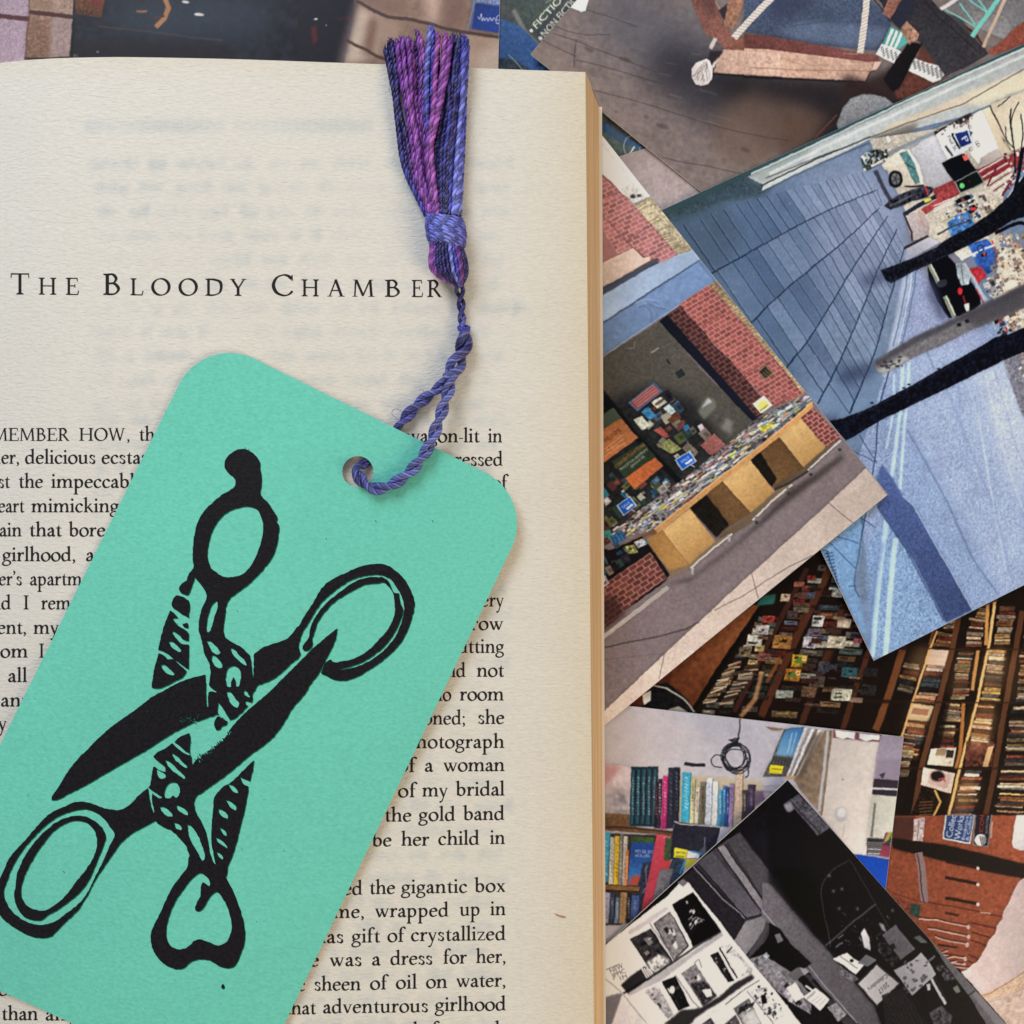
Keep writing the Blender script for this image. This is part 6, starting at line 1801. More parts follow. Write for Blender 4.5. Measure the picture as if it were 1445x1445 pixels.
# far end of the street
p.poly(F2([(90, 240), (130, 330), (180, 390), (260, 560), (320, 690), (440, 830), (520, 860), (1100, 900), (1100, 1400), (830, 1300), (900, 560), (1100, 100), (860, 0), (830, 40), (480, 180)]), (190, 178, 168), tex=.05, ts=1)
p.poly(F2([(340, 300), (480, 200), (560, 360), (600, 500), (480, 560), (420, 500)]), (176, 172, 184), tex=.02)
p.poly(F2([(470, 200), (700, 80), (715, 105), (640, 150), (490, 220)]), (60, 52, 54), tex=.25, ts=1)
p.poly(F2([(690, 110), (730, 80), (775, 60), (865, 290), (890, 340), (760, 405), (700, 330)]), (226, 222, 222))
p.poly(F2([(760, 350), (860, 295), (895, 340), (740, 410)]), (176, 160, 160))
p.poly(F2([(775, 60), (830, 40), (945, 315), (890, 345), (865, 290)]), (208, 188, 166))
p.line(F2([(815, 40), (870, 150), (950, 312)]), 2, (50, 42, 44))
p.poly(F2([(820, 30), (1100, -80), (1100, 280), (1000, 290), (945, 310)]), (208, 190, 172), tex=.02)
p.poly(F2([(880, 215), (930, 275), (940, 310), (900, 260)]), (170, 150, 134), tex=.2)
p.poly(F2([(490, 215), (520, 190), (590, 150), (680, 150), (725, 285), (640, 330), (560, 362)]), (206, 206, 214))
p.poly(F2([(606, 208), (680, 186), (704, 262), (640, 290)]), (34, 52, 116))
p.text('P', F2([(640, 232)])[0], F2([(662, 266)])[0], 9, (236, 238, 242), up=(.83, -.56))
p.text('Paul St.', F2([(556, 224)])[0], F2([(606, 314)])[0], 5.4, (40, 44, 60), up=(.83, -.56))
p.line(F2([(590, 216), (634, 298)]), 3, (34, 36, 50))
p.poly(F2([(584, 206), (602, 206), (592, 228)]), (34, 36, 50))
p.line(F2([(548, 280), (590, 340)]), 3, (60, 64, 76))
for x, y in [(695, 165), (738, 262), (700, 300), (745, 275)]:
    p.line(F2(ell(x, y, 10, 10, 9)), 1.2, (120, 104, 96), .9)
p.poly(F2([(690, 185), (715, 200), (700, 225)]), (60, 80, 130))
p.poly(F2([(330, 260), (480, 200), (470, 215), (330, 290)]), (150, 158, 170))
p.line(F2([(200, 330), (340, 262), (480, 205)]), 5, (128, 132, 146), .95)
p.poly(F2([(190, 228), (205, 222), (220, 252), (204, 262)]), (232, 232, 230))
# car, left
p.poly(F2([(165, 395), (240, 330), (290, 300), (330, 300), (390, 390), (415, 470), (415, 520), (350, 540), (290, 535), (215, 430), (180, 420)]), (204, 190, 178), tex=.03)
p.poly(F2([(272, 325), (322, 305), (370, 400), (398, 500), (372, 512), (345, 470), (310, 390)]), (84, 124, 130), tex=.1, ts=1)
p.line(F2([(325, 305), (380, 400), (412, 510)]), 3, (220, 214, 212))
p.line(F2([(300, 380), (370, 420)]), 1, (40, 60, 66))
p.poly(F2(ell(250, 480, 44, 52, 20)), (36, 34, 40))
p.poly(F2(ell(250, 478, 28, 34, 16)), (110, 108, 112))
for k in range(5):
    a_ = k * 1.257
    p.line(F2([(250, 478), (250 + 26 * math.cos(a_), 478 + 32 * math.sin(a_))]), 1.2, (50, 50, 56))
p.line(F2([(130, 430), (190, 560), (240, 640)]), 6, (60, 58, 74), .9, soft=.6)
p.poly(F2([(40, 350), (90, 310), (150, 300), (210, 330), (200, 360), (100, 420), (60, 430)]), (60, 66, 66), tex=.4, ts=1)
p.poly(F2([(40, 345), (75, 320), (100, 350), (70, 390)]), (190, 196, 200), .9, tex=.1)
p.line(F2([(60, 425), (130, 388), (210, 352)]), 4, (196, 192, 182))
# people and traffic lights
p.poly(F2([(300, 520), (420, 515), (420, 528), (310, 530)]), (50, 44, 48))
p.poly(F2([(180, 640), (260, 575), (350, 540), (440, 522), (484, 534), (470, 560), (440, 590), (340, 615), (220, 665)]), (52, 52, 64), tex=.25, ts=1.2)
p.line(F2([(215, 640), (300, 600), (350, 575)]), 3, (100, 100, 116), .7)
p.line(F2([(428, 522), (444, 575)]), 2.4, (190, 50, 70))
p.line(F2([(300, 690), (400, 630), (520, 570)]), 6, (44, 50, 70))
p.poly(F2([(420, 605), (460, 590), (468, 606), (428, 622)]), (216, 196, 70))
p.poly(F2([(470, 540), (940, 330), (1010, 290), (1040, 300), (1040, 370), (940, 420), (720, 520), (520, 630), (430, 690), (400, 660), (500, 600)]), (150, 62, 66), tex=.08, ts=1)
for k in range(9):
    p.line(F2([(740 + 14 * k, 440 + 16 * k), (900 + 10 * k, 350 + 16 * k)]), 1.7, (216, 206, 210) if k % 2 == 0 else (120, 40, 50), .95)
for k in range(3):
    p.line(F2([(480, 640 + 16 * k), (600, 590 + 14 * k)]), 1.8, (214, 200, 202), .9)
p.line(F2([(800, 520), (860, 395)]), 2.4, (120, 40, 60))
p.line(F2([(890, 580), (960, 450), (1000, 380)]), 3, (110, 36, 50))
p.poly(F2([(525, 382), (600, 345), (662, 328), (700, 380), (742, 430), (690, 470), (602, 492), (560, 440)]), (22, 27, 34), soft=.3)
p.poly(F2([(648, 342), (676, 332), (690, 356), (664, 372)]), (226, 90, 90))
p.poly(F2([(600, 494), (740, 424), (782, 500), (640, 570)]), (150, 150, 150))
p.poly(F2([(608, 496), (738, 432), (774, 498), (642, 560)]), (26, 34, 34))
p.poly(F2(ell(648, 519, 15, 15, 14)), (104, 206, 120), soft=.4)
p.poly(F2(ell(692, 494, 7, 7, 10)), (90, 30, 40))
p.poly(F2([(606, 610), (680, 570), (730, 610), (640, 655)]), (34, 36, 42), tex=.3)
for k in range(3):
    p.poly(F2(ell(632 + 28 * k, 610 - 12 * k, 12, 14, 10)), (20, 20, 24))
p.line(F2([(612, 636), (730, 590)]), 1.6, (190, 186, 180))
p.poly(F2([(660, 660), (720, 630), (744, 650), (700, 690)]), (28, 28, 34))
p.poly(F2([(700, 655), (730, 645), (734, 660), (706, 670)]), (216, 50, 60))
p.poly(F2([(745, 640), (850, 600), (900, 660), (800, 720)]), (206, 190, 174), tex=.12, ts=1)
p.poly(F2([(760, 640), (810, 640), (850, 680), (800, 690)]), (110, 96, 90), .8, soft=1)
p.poly(F2([(300, 700), (400, 680), (450, 740), (450, 820), (350, 850)]), (176, 160, 164), tex=.03)
p.line(F2([(300, 690), (345, 800), (352, 850)]), 3, (70, 60, 66))
p.line(F2([(390, 670), (420, 760)]), 3, (196, 130, 130), .7)
p.line(F2([(305, 895), (380, 855), (446, 822)]), 4, (60, 54, 56))
p.poly(F2([(312, 900), (446, 828), (520, 860), (330, 960)]), (176, 172, 190), .9)
p.poly(F2([(560, 740), (620, 690), (690, 678), (722, 745), (660, 800), (580, 822)]), (66, 112, 180), tex=.15, ts=1.5)
p.line(F2([(500, 810), (600, 760), (700, 725)]), 2.4, (70, 72, 84))
p.line(F2([(520, 740), (600, 700)]), 2, (150, 150, 120))
p.clutter(F2([(560, 640), (740, 560), (860, 620), (700, 740), (540, 740)]), 70, [(150, 140, 150), (70, 74, 96), (200, 190, 186), (110, 70, 76), (60, 90, 140)], 1.2, 5, -28)
p.clutter(F2([(500, 180), (720, 90), (720, 130), (520, 220)]), 40, [(100, 92, 94), (150, 140, 140), (200, 196, 190), (120, 80, 76)], 1.2, 4, -25)
p.clutter(F2([(900, 330), (1040, 290), (1040, 480), (900, 560)]), 50, [(150, 70, 76), (210, 200, 204), (90, 50, 60), (180, 170, 174)], 1.2, 5, -25)
p.clutter(F2([(60, 330), (200, 300), (210, 360), (80, 420)]), 50, [(60, 66, 66), (150, 160, 160), (90, 98, 100), (180, 184, 186)], 1.2, 5, -25)
# vans, black car
p.poly(F2([(580, 900), (680, 860), (720, 920), (650, 970)]), (206, 200, 192), tex=.05)
p.poly(F2([(680, 870), (800, 840), (850, 900), (872, 1000), (800, 1050), (740, 990)]), (52, 92, 176), tex=.1, ts=1.5)
p.line(F2([(830, 850), (850, 920), (870, 1000)]), 2.4, (196, 70, 84))
p.poly(F2([(690, 1020), (760, 1000), (800, 1060), (740, 1110)]), (176, 50, 60), tex=.1)
p.line(F2([(640, 960), (760, 910), (880, 860)]), 2.6, (206, 206, 210))
p.line(F2([(800, 1080), (900, 1040), (1000, 1000)]), 2.4, (200, 196, 190))
p.poly(F2([(760, 935), (792, 918), (800, 935), (770, 950)]), (40, 30, 36))
p.poly(F2(ell(785, 930, 8, 8, 8)), (236, 70, 50))
p.line(F2(ell(760, 897, 20, 22, 12)), 2, (40, 60, 120))
p.poly(F2(ell(718, 936, 12, 10, 10)), (220, 226, 236), soft=.8)
p.clutter(F2([(880, 800), (1050, 780), (1050, 1140), (860, 1200), (800, 1120)]), 170, [(196, 176, 156), (150, 130, 120), (210, 196, 180), (120, 104, 100), (180, 152, 132), (168, 150, 140)], 1.5, 7, -25)
p.poly(F2([(880, 1110), (960, 1080), (985, 1120), (900, 1160)]), (222, 206, 190))
p.clutter(F2([(760, 1110), (900, 1080), (880, 1170), (800, 1210)]), 40, [(200, 196, 196), (100, 96, 106), (150, 150, 160)], 1.5, 6, -25)
p.poly(F2([(440, 985), (500, 935), (550, 925), (600, 980), (680, 1060), (760, 1180), (760, 1230), (690, 1285), (570, 1315), (500, 1210), (450, 1090)]), (20, 22, 32), soft=.4)
p.poly(F2([(440, 1040), (490, 1120), (560, 1320), (520, 1330), (440, 1180)]), (70, 74, 104), .7, soft=4)
p.poly(F2([(610, 985), (650, 975), (700, 1060), (690, 1110), (645, 1115), (620, 1060)]), (150, 160, 172), tex=.08)
p.line(F2([(640, 990), (660, 1110)]), 1.2, (90, 96, 110))
p.line(F2([(660, 985), (720, 1080), (790, 1210)]), 4, (170, 176, 190), .9)
p.line(F2([(735, 1140), (780, 1225)]), 2, (196, 60, 70), .9)
for a_, b_ in [((452, 992), (505, 1098)), ((545, 1185), (600, 1305))]:
    p.line(F2([a_, b_]), 6, (132, 136, 124))
    p.line(F2([(a_[0] + 8, a_[1] - 4), (b_[0] + 6, b_[1] - 8)]), 1.6, (214, 216, 206))
p.poly(F2(ell(528, 1105, 34, 22, 14, -.4)), (60, 62, 74), .9)
p.poly(F2(ell(636, 1150, 15, 22, 12)), (222, 44, 56), soft=.4)
p.line(F2([(655, 1180), (680, 1260)]), 2.4, (150, 40, 56), .9)
p.poly(F2([(660, 1230), (690, 1222), (692, 1270), (675, 1275)]), (206, 210, 214))
p.clutter(F2([(830, 1300), (880, 1280), (920, 1400), (880, 1440)]), 60, [(70, 74, 96), (196, 196, 200), (40, 40, 50), (160, 70, 76), (120, 130, 150)], 1.5, 6, 60)
p.clutter(F2([(900, 1260), (1060, 1200), (1060, 1370), (940, 1400)]), 120, [(196, 176, 160), (150, 124, 116), (210, 196, 186), (110, 90, 88)], 1.5, 7, -25)
p.poly(F2([(900, 620), (960, 520), (1050, 430), (1050, 640), (950, 720), (860, 740)]), (226, 224, 222), .9, soft=1)
p.poly(F3([(1040, 90), (1131, 50), (1160, 60), (1160, 380), (1120, 330)]), (120, 116, 132), .9, soft=1, tex=.1)
p.clutter(F3([(1100, 60), (1160, 50), (1160, 170), (1120, 160)]), 16, [(206, 196, 186), (110, 100, 104), (170, 150, 140)], 3, 8, -30)
# soft shade round the tree feet, trunks, branches
for x, y, rx, ry in [(845, 722, 60, 26), (770, 1105, 86, 34), (660, 1300, 40, 24)]:
    p.poly(F1(ell(x, y, rx, ry, 20, -.3)), (58, 66, 96), .75, soft=7)
trunk = (28, 29, 40)
p.poly(F1([(868, 690), (935, 665), (1000, 640), (1090, 600), (1140, 560), (1200, 530), (1250, 500), (1340, 440), (1400, 392), (1460, 320), (1460, 470), (1400, 488), (1310, 545), (1250, 575), (1150, 625), (1060, 668), (1000, 695), (908, 742), (885, 728)]), trunk, tex=.2, ts=1)
p.line(F1([(905, 735), (1000, 690), (1150, 620)]), 1, (90, 92, 116), .4, soft=.5)
for pts, wd in [([(1330, 450), (1400, 380), (1425, 290), (1440, 200)], 5), ([(1400, 380), (1440, 330), (1470, 280)], 6), ([(1410, 300), (1405, 200), (1390, 100), (1392, 40)], 2), ([(1425, 260), (1440, 140), (1432, 60)], 1.6), ([(1405, 200), (1375, 160), (1370, 110)], 1.2), ([(1390, 120), (1400, 60), (1425, 10)], 1.2), ([(1340, 30), (1365, 10), (1390, -10)], 1.2), ([(1400, 480), (1450, 440)], 8), ([(1330, 540), (1420, 500), (1460, 510)], 5), ([(1380, 400), (1370, 470)], 6), ([(1425, 230), (1470, 150)], 2)]:
    p.line(F1(pts), wd, trunk, sm=4)
p.poly(F1([(838, 1062), (900, 1020), (1000, 962), (1100, 915), (1200, 868), (1330, 805), (1460, 745), (1460, 835), (1350, 885), (1250, 925), (1120, 990), (1000, 1042), (930, 1085), (880, 1108), (850, 1095)]), (112, 108, 116), tex=.05, ts=1.2)
p.poly(F1([(838, 1062), (1000, 962), (1200, 868), (1460, 745), (1460, 775), (1200, 892), (1000, 990), (850, 1080)]), (70, 68, 80), .8, soft=2)
p.poly(F1([(1180, 880), (1460, 745), (1460, 835), (1260, 920)]), (74, 70, 78), .8, soft=4)
p.poly(F1([(850, 1095), (960, 1035), (985, 1050), (880, 1108)]), (164, 162, 164), .9, soft=1.5)
for k in range(16):
    x, y = r5.uniform(870, 960), r5.uniform(1040, 1085)
    p.poly(F1(ell(x, y, r5.uniform(4, 12), r5.uniform(3, 7), 7)), (60, 56, 64), .8)
for x, y in [(1183, 912), (1215, 897)]:
    p.poly(F1([(x - 9, y - 6), (x + 6, y - 10), (x + 10, y + 4), (x - 6, y + 9)]), (40, 38, 44))
p.poly(F1([(660, 1298), (720, 1285), (780, 1265), (860, 1225), (1000, 1150), (1120, 1080), (1250, 1010), (1330, 960), (1380, 950), (1470, 910), (1470, 1010), (1360, 1055), (1250, 1110), (1120, 1175), (1000, 1232), (860, 1300), (760, 1360), (725, 1378), (690, 1340)]), (26, 28, 42), tex=.18, ts=1.2)
p.line(F1([(740, 1290), (900, 1215), (1100, 1100), (1250, 1020)]), 1, (80, 84, 110), .4, soft=.5)
for k in range(10):
    x = r5.uniform(800, 1400)
    p.poly(F1(ell(x, 1300 - (x - 740) * .56 + r5.uniform(-30, 40), 8, 5, 8)), (14, 14, 22), .7, soft=.4)
p.finish(.35, .03, .02, 5, gain=(1.06, 1.05, 1.0), con=1.18, sat=.82)
photo('photo print of a blue paved street with bare trees and parked cars', [(932, 297.5), (1914, -153), (2199, 451), (1231.2, 931.2)], 1.35, p, [(928, 50), (1460, 50), (1460, 935), (928, 935)], 1.1, lambda x, y: .8 * np.exp(-((x - 1231) ** 2 + (y - 931) ** 2) / 170 ** 2))

# ================= brick bookshop with carts on the pavement
D1, D2, D3 = Z(845, 180, 4.815), Z(845, 360, 3.44), Z(845, 640, 3.44)
p = Pic(830, 170, 1270, 1020, (126, 112, 114), 8)
p.poly([(830, 170), (1270, 170), (1270, 1020), (830, 1020)], (128, 113, 115), tex=.025, ts=1.2)
# upper wall
p.poly(D1([(-80, 60), (330, 480), (640, 870), (400, 960), (-80, 1250)]), (160, 112, 110))
p.bricks(D1([(-60, 300), (280, 540), (560, 880), (190, 1010)]), 1, 1, (150, 100, 98), (170, 128, 126))


def brickfield(z, o, du, dv, nu_, nv_, region, col, mortar, gap=.18, sub=3):
    """courses of bricks over a slanted wall, kept to the region"""
    rp = np.array(z(region))
    q = np.array(z([o, (o[0] + du[0], o[1] + du[1]), (o[0] + du[0] + dv[0], o[1] + du[1] + dv[1]), (o[0] + dv[0], o[1] + dv[1])]))
    sv = p.a.copy()
    p.bricks(q, nv_, nu_, col, mortar, gap)
    r = p.cover(rp, .4)
    sl, c = r
    new = p.a.copy()
    p.a[:] = sv
    p.a[sl] = sv[sl] * (1 - c[..., None]) + new[sl] * c[..., None]


brickfield(D1, (-200, 330), (620, -300), (560, 900), 12, 36, [(-80, 250), (130, 420), (240, 520), (380, 680), (545, 872), (400, 940), (405, 890), (330, 890), (240, 815), (-80, 990)], (164, 104, 104), (196, 158, 152))
for a_, b_ in [((-20, 500), (180, 420)), ((80, 640), (260, 540)), ((200, 760), (380, 650)), ((340, 870), (480, 790))]:
    p.line(D1([a_, b_]), 1.4, (110, 76, 80), .7, soft=.4)
p.line(D1([(-20, 560), (110, 680), (240, 830)]), 2.2, (110, 72, 78), .6, soft=.8)
p.edge(D1, [(230, 520), (330, 480), (640, 862), (560, 885), (480, 800), (380, 680)], (182, 168, 140), tex=.1, ts=1)
for k in range(22):
    u = k / 22
    x, y = 245 + 300 * u, 530 + 345 * u
    p.line(D1([(x, y), (x + 62, y - 26 + r5.uniform(-8, 8))]), r5.uniform(.8, 2), r5.choice([(140, 124, 100), (206, 194, 170), (120, 104, 84)]), .7)
p.edge(D1, [(-80, 20), (0, 95), (220, 365), (322, 486), (300, 505), (240, 524), (210, 480), (160, 450), (130, 420), (90, 370), (40, 330), (-10, 285), (-80, 240)], (226, 226, 230), tex=.01)
p.poly(D1([(150, 420), (230, 375), (320, 486), (240, 524)]), (204, 198, 188), .8, soft=1, tex=.08)
p.poly(D1(ell(232, 468, 18, 14, 10)), (70, 66, 70))
p.poly(D1([(255, 455), (285, 450), (292, 470), (262, 476)]), (80, 78, 84))
p.line(D1([(240, 522), (322, 488)]), 3, (130, 124, 120), .9)
# sill and canopy
p.poly(D1([(-60, 960), (235, 818), (300, 885), (340, 878), (352, 900), (-60, 1140)]), (206, 182, 168), tex=.02, ts=1.5)
p.poly(D1([(-60, 1130), (400, 888), (408, 940), (-60, 1200)]), (66, 70, 82), soft=.3)
p.edge(D1, [(-60, 1200), (300, 985), (500, 900), (632, 857), (672, 910), (300, 1150), (-60, 1380)], (164, 182, 208), tex=.015, ts=2)
p.poly(D1([(-60, 1210), (300, 1000), (300, 1080), (-60, 1300)]), (150, 168, 196), .6, soft=6)
p.line(D1([(-60, 1385), (300, 1150), (672, 912)]), 2.6, (70, 84, 110), .95, soft=.4)
p.edge(D1, [(-60, 1395), (300, 1162), (676, 916), (780, 1050), (620, 1160), (420, 1290), (180, 1450), (-60, 1600)], (112, 134, 170), tex=.025, ts=2)
for pts in [[(250, 1190), (330, 1170), (390, 1180), (430, 1215)], [(260, 1210), (330, 1190), (370, 1220), (390, 1270)], [(300, 1190), (340, 1230), (350, 1300)], [(320, 1160), (370, 1200), (440, 1220)]]:
    p.line(D1(pts), 3, (140, 162, 196), .7, soft=1, sm=4)
    p.line(D1([(a_ + 8, b_ + 14) for a_, b_ in pts]), 2.4, (82, 102, 138), .7, soft=1, sm=4)
p.line(D2([(15, 497), (200, 370), (390, 243), (552, 133)]), 1.6, (150, 166, 190), .9)
# lower wall
brickfield(D2, (330, 210), (260, -150), (480, 640), 9, 36, [(388, 240), (548, 134), (600, 190), (1005, 672), (850, 740), (700, 590)], (150, 82, 78), (190, 140, 130))
for k in range(7):
    x, y = 440 + 66 * k, 262 + 80 * k
    p.line(D2([(x, y), (x + 110, y - 70)]), 1.3, (100, 56, 54), .7, soft=.4)
p.edge(D2, [(536, 140), (560, 132), (600, 170), (740, 330), (880, 500), (1000, 655), (985, 672), (900, 560), (760, 400), (600, 215)], (166, 146, 112), (26, -20), a=.95, tex=.12, ts=1)
for k in range(40):
    u = k / 40
    x, y = 545 + 440 * u, 150 + 510 * u
    p.line(D2([(x, y), (x + 34, y - 18)]), 1.2, r5.choice([(120, 96, 74), (200, 180, 150), (140, 84, 76)]), .7)
brickfield(D2, (260, 280), (170, -100), (480, 640), 5, 36, [(328, 290), (398, 244), (440, 300), (520, 380), (560, 440), (640, 510), (700, 590), (790, 690), (750, 720), (800, 770), (760, 800)], (72, 42, 42), (116, 84, 80))
p.poly(D2([(770, 566), (806, 532), (848, 572), (806, 610)]), (150, 126, 100))
p.poly(D2([(776, 567), (806, 540), (840, 572), (806, 602)]), (48, 40, 38))
for k in range(4):
    p.line(D2([(788 + 9 * k, 578 - 9 * k), (812 + 8 * k, 598 - 8 * k)]), 1, (130, 112, 90), .9)
p.poly(D2([(290, 325), (330, 290), (420, 390), (770, 795), (735, 812), (560, 610), (400, 440)]), (24, 27, 38), soft=.4)
p.poly(D2([(-60, 540), (15, 498), (295, 322), (500, 560), (742, 805), (690, 870), (640, 915), (420, 1090), (150, 1300), (-60, 1420)]), (78, 74, 68), tex=.04, ts=1)
p.poly(D2([(-60, 900), (60, 690), (250, 640), (450, 700), (620, 930), (400, 1100), (120, 1300), (-60, 1420)]), (34, 34, 36), .95, soft=8, tex=.1, ts=1.5)
p.poly(D2([(-60, 600), (15, 640), (200, 880), (420, 1110), (400, 1130), (180, 900), (-60, 700)]), (18, 18, 22), soft=1)
p.poly(D2([(480, 760), (520, 690), (560, 700), (570, 740), (510, 800)]), (120, 120, 110), .8, soft=1.5)
p.poly(D2([(495, 745), (530, 692), (545, 715)]), (206, 206, 206), .8, soft=1)
p.poly(D2([(590, 840), (620, 790), (650, 810), (640, 870)]), (140, 138, 132), .7, soft=2)
p.poly(D2([(365, 570), (400, 545), (425, 580), (390, 605)]), (44, 46, 48))
p.line(D2([(365, 570), (400, 545), (425, 580), (390, 605), (365, 570)]), .8, (140, 140, 134), .6)
p.line(D2([(330, 505), (345, 530)]), 2, (30, 30, 32))
p.line(D2([(255, 475), (290, 450)]), 2, (160, 164, 150), .7)
p.line(D2([(140, 455), (170, 450), (175, 420)]), 1.2, (150, 150, 140), .6)
p.poly(D2([(142, 716), (268, 614), (312, 662), (186, 758)]), (70, 100, 140))
p.poly(D2([(150, 716), (264, 626), (302, 662), (188, 748)]), (136, 74, 72))
for k in range(4):
    p.line(D2([(164 + 8 * k, 722 + 9 * k - 12), (266 + 8 * k, 642 + 9 * k - 12)]), 1.2, (196, 150, 146), .7)
DIMC = [(70, 90, 110), (40, 60, 54), (120, 110, 100), (60, 50, 46), (190, 186, 176), (50, 100, 130), (100, 60, 60), (36, 36, 44), (84, 90, 60)]
p.clutter(D2([(180, 780), (330, 670), (560, 900), (420, 1060), (300, 950)]), 50, DIMC, 4, 14, -38)
p.clutter(D2([(0, 1060), (110, 1060), (330, 1060), (380, 1120), (120, 1290), (0, 1340)]), 60, DIMC, 4, 13, -38)
cv2 = lambda pts, c: p.poly(D2(pts), c, tex=.1)
cv2([(255, 715), (300, 688), (330, 715), (285, 745)], (196, 186, 166))
p.line(D2([(276, 726), (318, 698)]), 4, (60, 56, 54), .8)
cv2([(205, 760), (240, 738), (280, 780), (245, 800)], (60, 120, 160))
cv2([(168, 800), (205, 780), (250, 828), (210, 852)], (196, 196, 180))
cv2([(312, 742), (340, 722), (375, 760), (350, 778)], (176, 190, 190))
cv2([(265, 850), (300, 832), (345, 880), (320, 890)], (150, 80, 70))
cv2([(290, 930), (340, 890), (400, 940), (350, 965)], (130, 130, 84))
cv2([(330, 800), (380, 765), (400, 790), (350, 820)], (96, 60, 40))
p.poly(D2([(-60, 880), (15, 842), (110, 792), (190, 888), (25, 1006), (-60, 960)]), (170, 108, 70), tex=.05)
p.poly(D2([(-20, 800), (70, 740), (110, 792), (15, 850)]), (70, 78, 66), .95)
p.text('WELCOME', D2([(30, 912)])[0], D2([(108, 852)])[0], 5.4, (50, 36, 30))
for k in range(3):
    p.line(D2([(24, 944 + 18 * k), (118 + 6 * k, 872 + 18 * k)]), 1.3, (206, 160, 124), .7)
p.poly(D2([(62, 1002), (214, 908), (312, 1022), (172, 1138)]), (46, 58, 44), tex=.06)
p.poly(D2([(128, 1082), (270, 982), (312, 1022), (172, 1138)]), (178, 98, 58), tex=.05)
p.text('CONGRATULATIONS', D2([(82, 1034)])[0], D2([(226, 924)])[0], 4.6, (226, 130, 70))
p.text('PRINCETON UNIVERSITY', D2([(106, 1046)])[0], D2([(240, 946)])[0], 3.6, (222, 220, 210))
p.text('GRADUATES', D2([(156, 1034)])[0], D2([(222, 982)])[0], 3.6, (222, 220, 210))
p.poly(D2([(494, 924), (560, 864), (600, 905), (642, 950), (580, 985), (530, 965)]), (148, 92, 86), tex=.05)
p.poly(D2([(744, 722), (800, 682), (842, 730), (786, 770)]), (238, 234, 204))
p.poly(D2(ell(796, 728, 26, 20, 14, -.6)), (236, 220, 110), soft=1)
for k in range(8):
    p.line(D2([(782 + 5 * k, 752 - 4 * k), (786 + 5 * k, 758 - 4 * k)]), .8, (60, 50, 40))
# book tops on the carts, in rows
p.poly(D2([(40, 1380), (180, 1250), (420, 1080), (640, 900), (760, 800), (990, 680), (1032, 714), (862, 868), (590, 1082), (270, 1338)]), (104, 98, 98), tex=.3, ts=1.2)
edge = [(40, 1400), (270, 1240), (420, 1120), (590, 1000), (720, 880), (860, 790), (1000, 690)]
low = [(270, 1345), (580, 1090), (860, 870), (1030, 715)]
for x0, y0, x1, y1, n in [(60, 1350, 280, 1300, 30), (170, 1290, 440, 1150, 40), (280, 1250, 600, 1060, 60), (420, 1110, 640, 960, 40), (500, 1080, 760, 920, 46), (640, 930, 860, 800, 46), (700, 900, 870, 840, 36), (740, 860, 980, 710, 50), (860, 810, 1010, 700, 36)]:
    for k in range(int(n * 1.9)):
        u = p.r.random()
        x, y = x0 + (x1 - x0) * u + p.r.gauss(0, 8), y0 + (y1 - y0) * u + p.r.gauss(0, 13)
        l, wd = p.r.uniform(16, 46), p.r.uniform(5, 12)
        c = p.shade(p.r.choice(PALE), p.r.uniform(.75, 1.08))
        d = np.array((.82, -.57))
        nn = np.array((.57, .82))
        s = [np.array((x, y)) + d * a_ * l / 2 + nn * b_ * wd / 2 for a_, b_ in [(-1, -1), (1, -1), (1, 1), (-1, 1)]]
        p.poly(D2(s), c)
        p.line(D2([s[3], s[2]]), .8, [v * .45 for v in c], .8)
p.poly(D2([(770, 838), (850, 812), (850, 838), (790, 862)]), (206, 190, 60), .7, tex=.3)
p.poly(D2([(-10, 1345), (55, 1330), (70, 1376), (10, 1400)]), (70, 130, 126), tex=.1)
for a_, b_, c_, d_ in [((368, 994), (440, 948), (474, 1000), (402, 1046)), ((88, 1216), (150, 1168), (184, 1216), (120, 1266))]:
    p.poly(D2([a_, b_, c_, d_]), (206, 216, 230))
    i_ = lambda u, v: tuple(np.array(a_) + (np.array(b_) - a_) * u + (np.array(d_) - a_) * v)
    p.poly(D2([i_(.06, .06), i_(.94, .06), i_(.94, .94), i_(.06, .94)]), (36, 86, 176))
    p.text('SALE', D2([i_(.2, .52)])[0], D2([i_(.78, .5)])[0], 4, (226, 232, 240))
    p.line(D2([i_(.4, .72), i_(.84, .7)]), 3, (210, 222, 236))
    p.line(D2([i_(.6, 1), i_(.72, 1.3)]), 1.6, (150, 170, 200))
# carts
lit, litd, shd, blk = (212, 172, 116), (176, 134, 84), (104, 76, 50), (28, 24, 21)
brickfield(D2, (940, 780), (120, -80), (160, 190), 4, 12, [(970, 790), (1032, 738), (1172, 888), (1095, 935)], (120, 62, 58), (190, 140, 130), .2)
p.poly(D2([(720, 1000), (782, 955), (870, 880), (990, 1032), (850, 1128), (800, 1060)]), shd, tex=.04)
p.poly(D2([(720, 1000), (780, 955), (860, 1085), (838, 1126)]), blk, tex=.1)
p.poly(D2([(868, 882), (975, 790), (1096, 936), (988, 1032)]), lit, tex=.02, ts=1, col2=litd, frm=D2([(940, 850)])[0], to=D2([(1040, 990)])[0])
p.line(D2([(868, 882), (988, 1032)]), 1, (70, 50, 34), .8)
p.poly(D2([(845, 1126), (990, 1030), (1095, 936), (1160, 892), (1168, 902), (1015, 1052), (860, 1152)]), (96, 80, 66))
p.line(D2([(1010, 1046), (1090, 970), (1168, 900)]), 2.4, (206, 200, 196))
p.line(D2([(850, 1140), (930, 1100), (1010, 1050)]), 3, (60, 50, 44))
p.poly(D2([(440, 1226), (520, 1164), (596, 1094), (736, 1252), (640, 1312), (570, 1372)]), shd, tex=.04)
